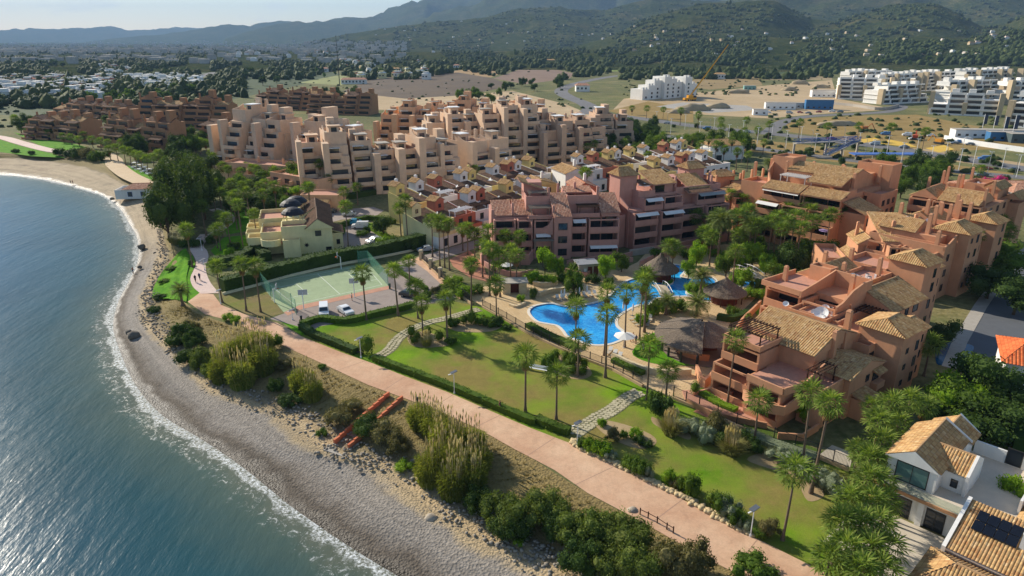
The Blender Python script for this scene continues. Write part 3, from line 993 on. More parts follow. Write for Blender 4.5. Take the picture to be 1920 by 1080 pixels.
def lumps(lobes, mat, n_leaf, leaf, seed, core=0.68, shell=0.34):
 """Foliage mass: uneven lobes covered and surrounded by leaves."""
 rng = np.random.default_rng(seed)
 Vs, Qs, off = [], [], 0
 tot = sum(l[3] * l[4] for l in lobes)
 for cx, cy, cz, rx, rz in lobes:
  V, F = ICO2
  nn = np.array([noise.noise(Vector(v) * 2.1 + Vector((seed, cx, cz))) for v in V])
  W = V * (core * (1 + 0.28 * nn))[:, None] * np.array([rx, rx, rz]) + np.array([cx, cy, cz])
  tri = np.concatenate([F, F[:, 2:3]], 1)
  k = int(n_leaf * rx * rz / tot)
  d = rng.normal(size=(k, 3))
  d /= np.linalg.norm(d, axis=1)[:, None]
  clump = np.array([noise.noise(Vector(x) * 2.6 + Vector((cx, seed * 1.7, cz))) for x in d])
  rad = 0.80 + shell * rng.uniform(0, 1, k) ** 1.4 + 0.22 * clump
  P = d * rad[:, None] * np.array([rx, rx, rz]) + np.array([cx, cy, cz])
  LV, LQ = leaves(P, leaf, out=d * 0.9)
  Vs += [W, LV]
  Qs += [tri + off, LQ + off + len(W)]
  off += len(W) + len(LV)
 V, Q = np.concatenate(Vs), np.concatenate(Qs)
 return V, Q

def lump_mesh(name, *a, **k):
 V, Q = lumps(*a, **k)
 me = bpy.data.meshes.new(name)
 # triangles of the inner mass are padded quads
 fs = [tuple(q) if q[2] != q[3] else tuple(q[:3]) for q in Q.tolist()]
 me.from_pydata(V.tolist(), [], fs)
 me.materials.append(a[1])
 me.update()
 return me

# --- fan palm
def frond_geo(droop, ln=1.15, seg=9, fold=0.18):
 """One fan leaf in local space: stalk along +x, blade at its end."""
 v, f = [], []
 pet = 1.0
 v += [(0, -.03, 0), (0, .03, 0), (pet, .022, 0), (pet, -.022, 0)]
 f.append((0, 1, 2, 3))
 for k in range(seg):
  a = (k / (seg - 1) - 0.5) * R(205)
  da = R(205) / (seg - 1) * 0.62
  l = ln * (1.0 - 0.22 * abs(k / (seg - 1) - .5) * 2)
  n = len(v)
  zz = fold * (1 if k % 2 else -1) * 0.35
  mid = 0.55
  v += [(pet, 0, 0),
    (pet + l * mid * math.cos(a - da / 2), l * mid * math.sin(a - da / 2), zz * .4 - droop * .10),
    (pet + l * math.cos(a), l * math.sin(a), -droop * .55 + zz * .2),
    (pet + l * mid * math.cos(a + da / 2), l * mid * math.sin(a + da / 2), -zz * .4 - droop * .10)]
  f.append((n, n + 1, n + 2, n + 3))
 return v, f
FROND_V, FROND_F = frond_geo(0.55)
FROND_ME = mesh('frond', FROND_V, FROND_F, L_PALM)

def frond_mats(n, seed, rad=1.0):
 """Where each leaf of a fan-palm crown sits."""
 rng = random.Random(seed)
 out = []
 for k in range(n):
  az = k * 2.39996 + rng.uniform(-.2, .2)
  q = k / (n - 1)
  el = R(82 - 122 * q ** 0.9) + rng.uniform(-.12, .12)
  s = rad * rng.uniform(0.88, 1.12) * (0.8 + 0.25 * math.sin(math.pi * min(1, q * 1.15)))
  out.append(Matrix.Translation((0, 0, 0.25 - 0.5 * q)) @ Matrix.Rotation(az, 4, 'Z') @ Matrix.Rotation(-el, 4, 'Y') @ Matrix.Rotation(rng.uniform(-.35, .35), 4, 'X') @ Matrix.Scale(s, 4))
 return out

def crown_mesh(seed, n=40):
 mb = MB()
 for m in frond_mats(n, seed):
  mb.add([m @ Vector(v) for v in FROND_V], FROND_F)
 return mb.mesh('crown', L_PALM)
CROWNS = [crown_mesh(s) for s in (1, 2, 3, 4)]

def trunk_mesh(seed):
 rng = random.Random(seed)
 dx, dy = rng.uniform(-.02, .02), rng.uniform(-.02, .02)
 mb = MB()
 pts, rad, N = [], [], 9
 for k in range(N):
  q = k / (N - 1)
  pts.append(Vector((dx * 8 * math.sin(q * 2.2), dy * 8 * math.sin(q * 1.8), q)))
  rad.append(0.30 - 0.14 * q ** 0.7 + (0.16 * max(0, 1 - q * 9)) + (0.05 if q > .93 else 0))
 n = 8
 vs = [(p.x + r * math.cos(2 * math.pi * k / n), p.y + r * math.sin(2 * math.pi * k / n), p.z) for p, r in zip(pts, rad) for k in range(n)]
 fs = [(i * n + k, i * n + (k + 1) % n, (i + 1) * n + (k + 1) % n, (i + 1) * n + k) for i in range(N - 1) for k in range(n)]
 mb.add(vs, fs)
 return mb.mesh('trunk', TRUNK, True), (pts[-1].x, pts[-1].y)
TRUNKS = [trunk_mesh(s) for s in range(4)]

def skirt_mesh(seed, n=26):
 mb = MB()
 rng = random.Random(seed)
 for k in range(n):
  az = k * 2.4
  m = Matrix.Translation((0, 0, -0.25 - 0.7 * k / n)) @ Matrix.Rotation(az, 4, 'Z') @ Matrix.Rotation(R(rng.uniform(62, 86)), 4, 'Y') @ Matrix.Scale(0.62, 4)
  mb.add([m @ Vector(v) for v in FROND_V], FROND_F)
 return mb.mesh('dead_leaf_skirt', DEADLEAF)
SKIRTS = [skirt_mesh(s) for s in (5, 6)]

# --- feather (date) palm
def date_crown(seed, n=54):
 mb = MB()
 rng = random.Random(seed)
 for k in range(n):
  az = k * 2.39996 + rng.uniform(-.15, .15)
  q = k / (n - 1)
  el = R(80 - 95 * q) + rng.uniform(-.1, .1)
  L_ = 3.1 * rng.uniform(0.85, 1.1)
  pts = []
  for j in range(8):
   s = j / 7
   e = el - s * s * R(62)
   pts.append((s, e))
  x = z = 0.0
  ps = [Vector((0.1, 0, 0))]
  for j in range(1, 8):
   x += L_ / 7 * math.cos(pts[j][1]); z += L_ / 7 * math.sin(pts[j][1])
   ps.append(Vector((x, 0, z)))
  rot = Matrix.Rotation(az, 4, 'Z')
  tw = rng.uniform(-.3, .3)
  for j in range(1, 8):
   for half in (0, .5):
    p = ps[j - 1].lerp(ps[j], half)
    s = (j - 1 + half) / 7
    ll = 0.62 * math.sin(math.pi * (0.12 + 0.8 * s)) + .12
    d = (ps[j] - ps[j - 1]).normalized()
    for sd in (-1, 1):
     t = p + d * ll * .55 + Vector((0, sd * ll, 0)) + Vector((0, 0, -.12 - .2 * abs(ll) + sd * tw * ll))
     mb.add([rot @ p, rot @ (p + d * 0.16), rot @ t], [(0, 1, 2)])
 return mb.mesh('crown', L_DATE)
DCROWNS = [date_crown(s) for s in (1, 2)]

PALM_N = 0
def palm(loc, h, label, group=None, kind='fan', rad=1.0, fronds=False, lean=None, skirt=0.4, cat='palm tree'):
 global PALM_N
 k = PALM_N
 PALM_N += 1
 rng = random.Random(k * 7 + 3)
 root = thing('fan_palm' if kind == 'fan' else 'date_palm', label, cat, loc, rng.uniform(0, 6.28), group)
 tm, (tx, ty) = TRUNKS[k % 4]
 tr = link('trunk', tm, root)
 w = 0.55 + 0.2 * rng.random() if kind == 'fan' else 1.1
 tr.scale = (w, w, h)
 root.rotation_euler = (rng.uniform(-.03, .03), rng.uniform(-.03, .03) + (lean or 0), 0 if lean else rng.uniform(0, 6.28))
 top = (tx * w, ty * w, h)
 if kind == 'fan':
  if fronds:
   for m in frond_mats(34, k, rad):
    o = link('frond', FROND_ME, root)
    o.matrix_local = Matrix.Translation(top) @ m
  else:
   c = link('crown', CROWNS[k % 4], root, top, rng.uniform(0, 6.28))
   c.scale = (rad, rad, rad * rng.uniform(.9, 1.1))
  if rng.random() < skirt:
   c = link('dead_leaf_skirt', SKIRTS[k % 2], root, top)
   c.scale = (rad, rad, rad)
 else:
  c = link('crown', DCROWNS[k % 2], root, top, rng.uniform(0, 6.28))
  c.scale = (rad, rad, rad)
 return root

def palm_px(u, v, vc, label, group=None, kind='fan', rad=None, fronds=False, **kw):
 p = G(u, v)
 h = max(1.5, HZ(p, vc))
 if rad is None:
  rad = random.uniform(1.0, 1.18)
 return palm(p, h, label, group, kind, rad, fronds, **kw)

# --- broadleaf trees, pines, cypresses, shrubs
def tree_protos(n, mat, nl, leaf, spread=1.0, tall=1.0, flat=False):
 out = []
 for s in range(n):
  rng = random.Random(s * 31 + int(nl))
  lob = []
  for k in range(8):
   a, r = k * 2.4 + rng.uniform(-.3, .3), (0 if k == 0 else rng.uniform(0.5, 1.0)) * spread
   lob.append((r * math.cos(a), r * math.sin(a), (1.15 + rng.uniform(-.45, .55)) * tall - (0.2 * r if flat else 0), rng.uniform(0.45, 0.72) * spread, rng.uniform(0.4, 0.62) * tall))
  cm = lump_mesh('crown', lob, mat, nl, leaf, s + 3)
  mb = MB()
  mb.tube([(0, 0, 0), (0.03, 0.02, 0.4), (0, 0, 0.9 * tall)], 0.09, 6, r1=0.05)
  for l in lob[1:5]:
   mb.tube([(0, 0, 0.45), (l[0] * .5, l[1] * .5, 0.75), (l[0] * .85, l[1] * .85, l[2])], 0.045, 5, r1=0.02)
  out.append((mb.mesh('trunk', BARK), cm))
 return out
TREES = {'tree': tree_protos(3, L_TREE, 3000, 0.12), 'dark': tree_protos(3, L_DARK, 3000, 0.12), 'lime': tree_protos(2, L_LIME, 2200, 0.14),
   'pine': tree_protos(3, L_PINE, 4200, 0.10, 1.0, 1.25), 'far': tree_protos(3, L_DARK, 260, 0.34), 'farl': tree_protos(2, L_TREE, 260, 0.34)}
TN = 0
def tree(loc, h, w, label, group=None, kind='tree', name='broadleaf_tree', cat='tree'):
 global TN
 TN += 1
 rng = random.Random(TN)
 root = thing(name, label, cat, loc, rng.uniform(0, 6.28), group)
 tm, cm = TREES[kind][TN % len(TREES[kind])]
 sx, sz = w / 3.1, h / (2.1 if kind != 'pine' else 2.6)
 for nm, me in (('trunk', tm), ('crown', cm)):
  o = link(nm, me, root)
  o.scale = (sx, sx, sz)
 return root

def shrub_protos(n, mat, nl, leaf, round_=False, lobes=6):
 out = []
 for s in range(n):
  rng = random.Random(s * 17 + nl)
  lob = [(0, 0, .45, .62, .5)] if round_ else []
  for k in range(0 if round_ else lobes):
   a, r = k * 2.4, (0 if k == 0 else rng.uniform(.3, .68))
   q = 1.0 if lobes < 8 else rng.uniform(.55, 1.0)
   lob.append((r * math.cos(a), r * math.sin(a), rng.uniform(.3, .6) + (.2 * rng.random() if lobes > 8 and r < .5 else 0), rng.uniform(.33, .5) * q, rng.uniform(.3, .48) * q))
  out.append(lump_mesh('shrub', lob, mat, nl, leaf, s + 11, shell=.12 if round_ else .3))
 return out
SHRUBS = {'green': shrub_protos(3, L_TREE, 1100, .10), 'lime': shrub_protos(3, L_LIME, 1100, .10), 'dark': shrub_protos(3, L_DARK, 1100, .10), 'ball': shrub_protos(2, L_TREE, 520, .09, True),
   'grey': shrub_protos(2, L_GREY, 1600, .06), 'olive': shrub_protos(3, L_OLIVE, 4200, .065, lobes=11), 'dry': shrub_protos(2, L_DRYB, 3000, .075, lobes=9), 'darkbig': shrub_protos(3, L_DARK, 4000, .065, lobes=11),
   'flower': shrub_protos(1, L_FLOWER, 500, .12)}
SN = 0
def shrub(loc, w, h, label, group=None, kind='green', name='shrub', cat='shrub'):
 global SN
 SN += 1
 me = SHRUBS[kind][SN % len(SHRUBS[kind])]
 o = link(name, me, None, loc, (SN * 1.7) % 6.28)
 o.scale = (w / 1.9, w / 1.9, h)
 return tag(o, label, cat, group)

def hedge(path, w, h, label, mat=L_DARK, leaf=0.28, dens=9, name='hedge', z=0.0, group=None):
 """Clipped hedge: leafy skin over an uneven inner body."""
 P = [Vector((p[0], p[1], 0)) for p in path]
 Vs, Qs, off = [], [], 0
 mb = MB()
 fine = []
 for i in range(len(P) - 1):
  k = max(1, int((P[i + 1] - P[i]).length / 1.2))
  fine += [P[i].lerp(P[i + 1], j / k) for j in range(k)]
 fine.append(P[-1])
 hh = [z + h * (0.9 + 0.14 * noise.noise(p * 0.5)) for p in fine]
 mb.strip(fine, w * .82, z, hh)
 pts, outs = [], []
 for i in range(len(fine) - 1):
  a, b = fine[i], fine[i + 1]
  d = (b - a)
  L_ = d.length
  d.normalize()
  nrm = Vector((-d.y, d.x, 0))
  for _ in range(max(1, int(L_ * (2 * h + w) * dens))):
   q, s = random.random(), random.uniform(-h, h + w)
   p = a.lerp(b, q)
   if s < 0:
    pts.append(p + nrm * (w * .44 + random.uniform(0, .12)) + Vector((0, 0, z + h * random.random()))); outs.append(nrm)
   elif s < h:
    pts.append(p - nrm * (w * .44 + random.uniform(0, .12)) + Vector((0, 0, z + h * random.random()))); outs.append(-nrm)
   else:
    pts.append(p + nrm * random.uniform(-w / 2, w / 2) + Vector((0, 0, hh[i] + random.uniform(-.05, .16)))); outs.append(Vector((0, 0, 1)))
 LV, LQ = leaves(np.array(pts), leaf, out=np.array(outs) * .9)
 n = len(mb.v)
 me = bpy.data.meshes.new(name)
 me.from_pydata([tuple(v) for v in mb.v] + LV.tolist(), [], mb.f + [tuple(q) for q in (LQ + n).tolist()])
 me.materials.append(mat)
 me.update()
 return tag(link(name, me), label, 'hedge', group)

def blades(n, r, h, w, bend, seed, mat, name, plume=0, pmat=None):
 """Clump of tall blades (reeds, pampas) with optional plumes."""
 rng = random.Random(seed)
 mb = MB()
 for k in range(n):
  a, q = rng.uniform(0, 6.28), r * math.sqrt(rng.random())
  x, y = q * math.cos(a), q * math.sin(a)
  hh = h * rng.uniform(.55, 1.1) * (1 - .25 * q / r)
  b = bend * rng.uniform(.3, 1.2)
  a2 = a + rng.uniform(-1, 1)
  tx, ty = math.cos(a2), math.sin(a2)
  sx, sy = -ty * w, tx * w
  m = (x + tx * b * .25, y + ty * b * .25, hh * .6)
  t = (x + tx * b, y + ty * b, hh)
  mb.add([(x - sx, y - sy, 0), (x + sx, y + sy, 0), (m[0] + sx, m[1] + sy, m[2]), (m[0] - sx, m[1] - sy, m[2]), t], [(0, 1, 2, 3), (3, 2, 4)])
  # side leaves
  if bend < h * .4:
   for j in range(3):
    zz = hh * rng.uniform(.3, .9)
    c = Vector((x + tx * b * .3 * zz / hh, y + ty * b * .3 * zz / hh, zz))
    a3 = rng.uniform(0, 6.28)
    mb.add([c, c + Vector((math.cos(a3) * .35, math.sin(a3) * .35, .22)), c + Vector((math.cos(a3) * .6, math.sin(a3) * .6, .02)), c + Vector((math.cos(a3) * .3, math.sin(a3) * .3, .1))], [(0, 1, 2, 3)])
 for k in range(plume):
  a, q = rng.uniform(0, 6.28), r * .8 * math.sqrt(rng.random())
  x, y, hh = q * math.cos(a), q * math.sin(a), h * rng.uniform(1.0, 1.3)
  mb.tube([(x, y, h * .5), (x * 1.1, y * 1.1, hh)], .015, 3, 1, cap=False)
  for j in range(5):
   a3 = rng.uniform(0, 6.28)
   mb.add([(x * 1.1, y * 1.1, hh - .1), (x * 1.1 + .09 * math.cos(a3), y * 1.1 + .09 * math.sin(a3), hh + .28), (x * 1.1 + .04 * math.cos(a3), y * 1.1 + .04 * math.sin(a3), hh + .7), (x * 1.1 - .05 * math.cos(a3), y * 1.1 - .05 * math.sin(a3), hh + .3)], [(0, 1, 2, 3)], 1)
 return mb.mesh(name, [mat, pmat or L_PLUME])
REEDS = [blades(900, 1.5, 4.2, .05, .9, s, L_REED, 'reed_clump', 26) for s in (1, 2, 3)]
PAMPAS = [blades(420, .7, 2.0, .03, 1.3, s, L_PAMPAS, 'pampas_grass', 26) for s in (4, 5)]
TUFT = blades(60, .35, .8, .02, .4, 8, L_REED, 'tuft', 0)
def reed(u, v, s, label, z=0.0, dry=False):
 o = link('reed_clump', REEDS[int(u) % 3], None, G(u, v, z) + Vector((0, 0, -.3)), u % 6)
 o.scale = (s, s, s * .95)
 return tag(o, label, 'reeds', 'reeds on the bank')
# ================================================================== buildings
class Bd:
 """One building: an Empty at its base that parents walls, roofs, balconies, windows ..."""
 def __init__(self, name, label, loc, rz, wall, group=None, cat='building', near=True):
  self.root = thing(name, label, cat, (loc[0], loc[1], loc[2] if len(loc) > 2 else 0.0), rz, group)
  self.w, self.near = wall, near
 def put(self, name, mb, mats=None, parent=None):
  return mb.build(name, mats or self.w, parent or self.root)
 def box(self, x0, x1, y0, y1, z0, z1, name='wall', mat=None, parent=None):
  return self.put(name, MB().box(x0, x1, y0, y1, z0, z1), mat, parent)
 def fbox(self, face, pl, a0, a1, d0, d1, z0, z1):
  if face == 'f':
   return (a0, a1, pl + d0, pl + d1, z0, z1)
  if face == 'b':
   return (a0, a1, pl - d1, pl - d0, z0, z1)
  if face == 'l':
   return (pl + d0, pl + d1, a0, a1, z0, z1)
  return (pl - d1, pl - d0, a0, a1, z0, z1)
 def flat(self, x0, x1, y0, y1, z, ph=0.9, t=0.22, sides='lrfb', floor=TERR_FLOOR):
  """Flat roof terrace with a parapet."""
  if floor:
   self.box(x0 + .05, x1 - .05, y0 + .05, y1 - .05, z, z + 0.04, 'roof_terrace', floor)
  m = MB()
  if 'f' in sides: m.box(x0, x1, y0, y0 + t, z + .002, z + ph)
  if 'b' in sides: m.box(x0, x1, y1 - t, y1, z + .002, z + ph)
  a, b = y0 + (t if 'f' in sides else 0), y1 - (t if 'b' in sides else 0)
  if 'l' in sides: m.box(x0, x0 + t, a, b, z + .002, z + ph)
  if 'r' in sides: m.box(x1 - t, x1, a, b, z + .002, z + ph)
  return self.put('parapet', m)
 def tiles(self, parent, o, u, s, a=0.0, b=0.0, mat=T_TAN, pitch=0.36, hb=0.085):
  """Barrel-tiled slope from eave corner o along u, up s; a and b cut the corners for hips (fractions of u)."""
  o, u, s = Vector(o), Vector(u), Vector(s)
  n = u.cross(s).normalized()
  W, L_ = u.length, s.length
  k = max(2, int(round(W / pitch)))
  prof = (0.0, 0.8, 1.0, 0.8)
  vs, uv, fs, luv = [], [], [], []
  for j in range(4 * k + 1):
   x = j / (4 * k)
   t = 1.0
   if a > 0: t = min(t, x / a)
   if b > 0: t = min(t, (1 - x) / b)
   h = n * (hb * prof[j % 4] + 0.10)
   p0, p1 = o + u * x + h, o + u * x + s * t + h
   vs += [p0, p1]
   uv += [(x * k + .5, 0.0), (x * k + .5, t * L_ / 0.45)]
  for j in range(4 * k):
   q = (2 * j, 2 * j + 2, 2 * j + 3, 2 * j + 1)
   fs.append(q)
   luv += [uv[i] for i in q]
  ob = link('roof_tiles', mesh('roof_tiles', vs, fs, mat, uvs=luv), parent)
  ob['kind'] = 'stuff'
  return ob
 def gable(self, x0, x1, y0, y1, z, rise, axis='x', over=0.35, mat=T_TAN, wallends=True, off=0.5, hip=0.0, pitch=0.36):
  """Ridge along axis at fraction off of the span; hip > 0 slopes the ends."""
  X0, X1, Y0, Y1 = x0 - over, x1 + over, y0 - over, y1 + over
  if axis == 'x':
   P = lambda a, c, h: Vector((a, c, h))
   A0, A1, C0, C1 = X0, X1, Y0, Y1
  else:
   P = lambda a, c, h: Vector((c, a, h))
   A0, A1, C0, C1 = Y0, Y1, X0, X1
  cm = C0 + (C1 - C0) * off
  r0, r1 = A0 + hip, A1 - hip
  m = MB()
  v = [P(A0, C0, z), P(A1, C0, z), P(A1, C1, z), P(A0, C1, z), P(r0, cm, z + rise), P(r1, cm, z + rise)]
  m.add(v, [(0, 1, 5, 4), (2, 3, 4, 5), (1, 2, 5), (3, 0, 4), (3, 2, 1, 0)])
  rf = self.put('roof', m, self.w)
  LL = A1 - A0
  if axis == 'x':
   self.tiles(rf, v[0], v[1] - v[0], P(A0, cm, z + rise) - v[0], hip / LL, hip / LL, mat, pitch)
   self.tiles(rf, v[2], v[3] - v[2], P(A1, cm, z + rise) - v[2], hip / LL, hip / LL, mat, pitch)
  else:
   self.tiles(rf, v[1], v[0] - v[1], P(A1, cm, z + rise) - v[1], hip / LL, hip / LL, mat, pitch)
   self.tiles(rf, v[3], v[2] - v[3], P(A0, cm, z + rise) - v[3], hip / LL, hip / LL, mat, pitch)
  if hip:
   q = (cm - C0) / (C1 - C0)
   e = [(v[1], v[2], v[5], q, 1 - q), (v[3], v[0], v[4], 1 - q, q)]
   for p, w_, t, fa, fb in e:
    if axis == 'y':
     p, w_, fa, fb = w_, p, fb, fa
    u = w_ - p
    base = p + u * fa
    self.tiles(rf, p, u, t - base, fa, fb, mat, pitch)
  # ridge cap
  rc = MB().tube([v[4] + Vector((0, 0, .12)), v[5] + Vector((0, 0, .12))], .13, 6)
  self.put('ridge_cap', rc, mat_ridge(mat), rf)
  return rf
 def shed(self, x0, x1, y0, y1, z0, z1, face='f', over=0.3, mat=T_TAN, fill=True, pitch=0.36):
  """Single slope, low edge at face."""
  X0, X1, Y0, Y1 = x0 - over, x1 + over, y0 - over, y1 + over
  c = {'f': [(X0, Y0), (X1, Y0), (X1, Y1), (X0, Y1)], 'b': [(X1, Y1), (X0, Y1), (X0, Y0), (X1, Y0)],
    'l': [(X0, Y1), (X0, Y0), (X1, Y0), (X1, Y1)], 'r': [(X1, Y0), (X1, Y1), (X0, Y1), (X0, Y0)]}[face]
  lo = [Vector((*c[0], z0)), Vector((*c[1], z0))]
  hi = [Vector((*c[2], z1)), Vector((*c[3], z1))]
  m = MB()
  d = Vector((0, 0, -0.14))
  m.add([lo[0], lo[1], hi[0], hi[1], lo[0] + d, lo[1] + d, hi[0] + d, hi[1] + d], [(0, 1, 2, 3), (7, 6, 5, 4), (0, 4, 5, 1), (1, 5, 6, 2), (2, 6, 7, 3), (3, 7, 4, 0)])
  rf = self.put('roof', m, self.w)
  self.tiles(rf, lo[0], lo[1] - lo[0], hi[1] - lo[0], 0, 0, mat, pitch)
  return rf
 def win(self, face, pl, a, z, w, h, glass=GLASS, frame=FRAME_D, split=1, sill=True):
  """Window centred at a on a face: frame, pane(s) set back inside it."""
  t = 0.09
  m = MB()
  for q in ((a - w / 2 - t, a - w / 2, z - t, z + h + t), (a + w / 2, a + w / 2 + t, z - t, z + h + t), (a - w / 2, a + w / 2, z + h, z + h + t), (a - w / 2, a + w / 2, z - t, z)):
   m.box(*self.fbox(face, pl, q[0], q[1], -0.07, 0.03, q[2], q[3]))
  for k in range(1, split):
   x = a - w / 2 + w * k / split
   m.box(*self.fbox(face, pl, x - .03, x + .03, -0.05, 0.03, z, z + h))
  if self.near:
   o = self.put('window', m, frame)
   self.put('pane', MB().box(*self.fbox(face, pl, a - w / 2, a + w / 2, -0.02, 0.03, z, z + h)), glass, o)
  else:
   m.box(*self.fbox(face, pl, a - w / 2, a + w / 2, -0.02, 0.03, z, z + h), 1)
   o = self.put('window', m, [frame, glass])
  return o
 def loggia(self, face, pl, a0, a1, dep, z, h=3.3, par=1.0, piers=True, beam=True, glass=GLASS, awn=0, slab=True):
  """Deep balcony: slab, parapet, side piers, glazed doors at the back."""
  m = MB()
  if slab:
   m.box(*self.fbox(face, pl, a0, a1, 0.0, dep - .002, z - 0.28, z))
  m.box(*self.fbox(face, pl, a0 + .002, a1 - .002, -0.12, 0.10, z - 0.30, z + par))
  self.put('balcony', m)
  if piers:
   for q in (a0, a1 - .35):
    self.put('pier', MB().box(*self.fbox(face, pl, q, q + .35, 0.105, dep - .004, z + .002, z + h - .282)))
  if beam:
   self.put('beam', MB().box(*self.fbox(face, pl, a0, a1, 0.11, 0.35, z + h - 0.62, z + h - .29)))
  n = max(1, int((a1 - a0 - .8) / 3.2))
  wd = (a1 - a0 - 1.0) / n
  for k in range(n):
   self.win(face, pl + (dep if face in 'fl' else -dep), a0 + .5 + wd * (k + .5), z + 0.05, wd - .5, 2.25, glass, FRAME_D, 2)
  if awn:
   q = MB()
   c = self.fbox(face, pl, a0 + .4, a1 - .4, -1.0, .1, z + h - .95, z + h - .35)
   if face == 'f':
    q.add([(c[0], c[2], c[4]), (c[1], c[2], c[4]), (c[1], c[3], c[5]), (c[0], c[3], c[5])], [(0, 1, 2, 3)])
    q.add([(c[0], c[2], c[4] - .05), (c[1], c[2], c[4] - .05), (c[1], c[3], c[5] - .05), (c[0], c[3], c[5] - .05)], [(3, 2, 1, 0)])
   else:
    q.add([(c[0], c[2], c[4]), (c[0], c[3], c[4]), (c[1], c[3], c[5]), (c[1], c[2], c[5])], [(3, 2, 1, 0)])
    q.add([(c[0], c[2], c[4] - .05), (c[0], c[3], c[4] - .05), (c[1], c[3], c[5] - .05), (c[1], c[2], c[5] - .05)], [(0, 1, 2, 3)])
   self.put('awning', q, AWN if awn == 1 else AWN_G)
 def chimney(self, x, y, z, h, w=0.6, mat=None):
  m = MB().taper(x - w / 2, x + w / 2, y - w / 2, y + w / 2, z, z + h, w * .10)
  c = self.put('chimney', m, mat)
  self.put('cap', MB().taper(x - w * .46, x + w * .46, y - w * .46, y + w * .46, z + h + .002, z + h + .3, w * .18), mat, c)
  return c
 def pergola(self, x0, x1, y0, y1, z, h=2.4, axis='y', mat=WOOD_D, sp=0.5):
  m = MB()
  for x in (x0 + .1, x1 - .1):
   for y in (y0 + .1, y1 - .1):
    m.box(x - .08, x + .08, y - .08, y + .08, z, z + h)
  if axis == 'y':
   for y in (y0 + .1, y1 - .1):
    m.box(x0 - .2, x1 + .2, y - .07, y + .07, z + h + .002, z + h + .18)
   n = int((x1 - x0) / sp)
   for k in range(n + 1):
    x = x0 + (x1 - x0) * k / n
    m.box(x - .06, x + .06, y0 - .3, y1 + .3, z + h + .185, z + h + .34)
  else:
   for x in (x0 + .1, x1 - .1):
    m.box(x - .07, x + .07, y0 - .2, y1 + .2, z + h + .002, z + h + .18)
   n = int((y1 - y0) / sp)
   for k in range(n + 1):
    y = y0 + (y1 - y0) * k / n
    m.box(x0 - .3, x1 + .3, y - .06, y + .06, z + h + .185, z + h + .34)
  return self.put('pergola', m, mat)
 def dish(self, x, y, z, r, az):
  m = MB()
  m.tube([(x, y, z), (x, y, z + r * 1.0)], .06, 6)
  d = Vector((math.cos(az) * .8, math.sin(az) * .8, .6)).normalized()
  a = d.cross(Vector((0, 0, 1))).normalized(); b = d.cross(a)
  c = Vector((x, y, z + r * 1.1)) + d * .1
  vs, n = [c - d * r * .25], 14
  for q in (0.5, 1.0):
   vs += [c + (a * math.cos(2 * math.pi * k / n) + b * math.sin(2 * math.pi * k / n)) * r * q + d * r * .25 * (q * q - 1) for k in range(n)]
  fs = [(0, 1 + k, 1 + (k + 1) % n) for k in range(n)] + [(1 + k, 1 + n + k, 1 + n + (k + 1) % n, 1 + (k + 1) % n) for k in range(n)]
  m.add(vs, fs)
  m.tube([c - d * r * .2, c + d * r * .7], .03, 5)
  return self.put('satellite_dish', m, WHITE_P)
 def ac(self, x, y, z):
  m = MB().box(x, x + .9, y, y + .35, z + .1, z + .9)
  m.lathe([(.3, 0), (.3, .04)], 10, 1, (x + .45, y + .17, z + .9))
  m.box(x + .1, x + .8, y + .05, y + .3, z, z + .1, 1)
  return self.put('air_conditioner', m, [WHITE_P, STEEL_D])
 def path_wall(self, pts, t, z0, z1, name='parapet', mat=None):
  return self.put(name, MB().strip(pts, t, z0, z1), mat)

RIDGE = {}
def mat_ridge(t):
 n = t.name
 if n not in RIDGE:
  RIDGE[n] = M(n + '_ridge', {'tan_barrel_tile': 'b8936a', 'red_barrel_tile': 'c07a55', 'orange_barrel_tile': 'cc6c40'}.get(n, '77604e'), .9, .25, 3)
 return RIDGE[n]

def W2(O, rz, x, y, z=0.0):
 return Vector((O[0] + x * math.cos(rz) - y * math.sin(rz), O[1] + x * math.sin(rz) + y * math.cos(rz), z))

def arc(cx, cy, r, a0, a1, n=7):
 return [(cx + r * math.cos(R(a0 + (a1 - a0) * k / (n - 1))), cy + r * math.sin(R(a0 + (a1 - a0) * k / (n - 1)))) for k in range(n)]

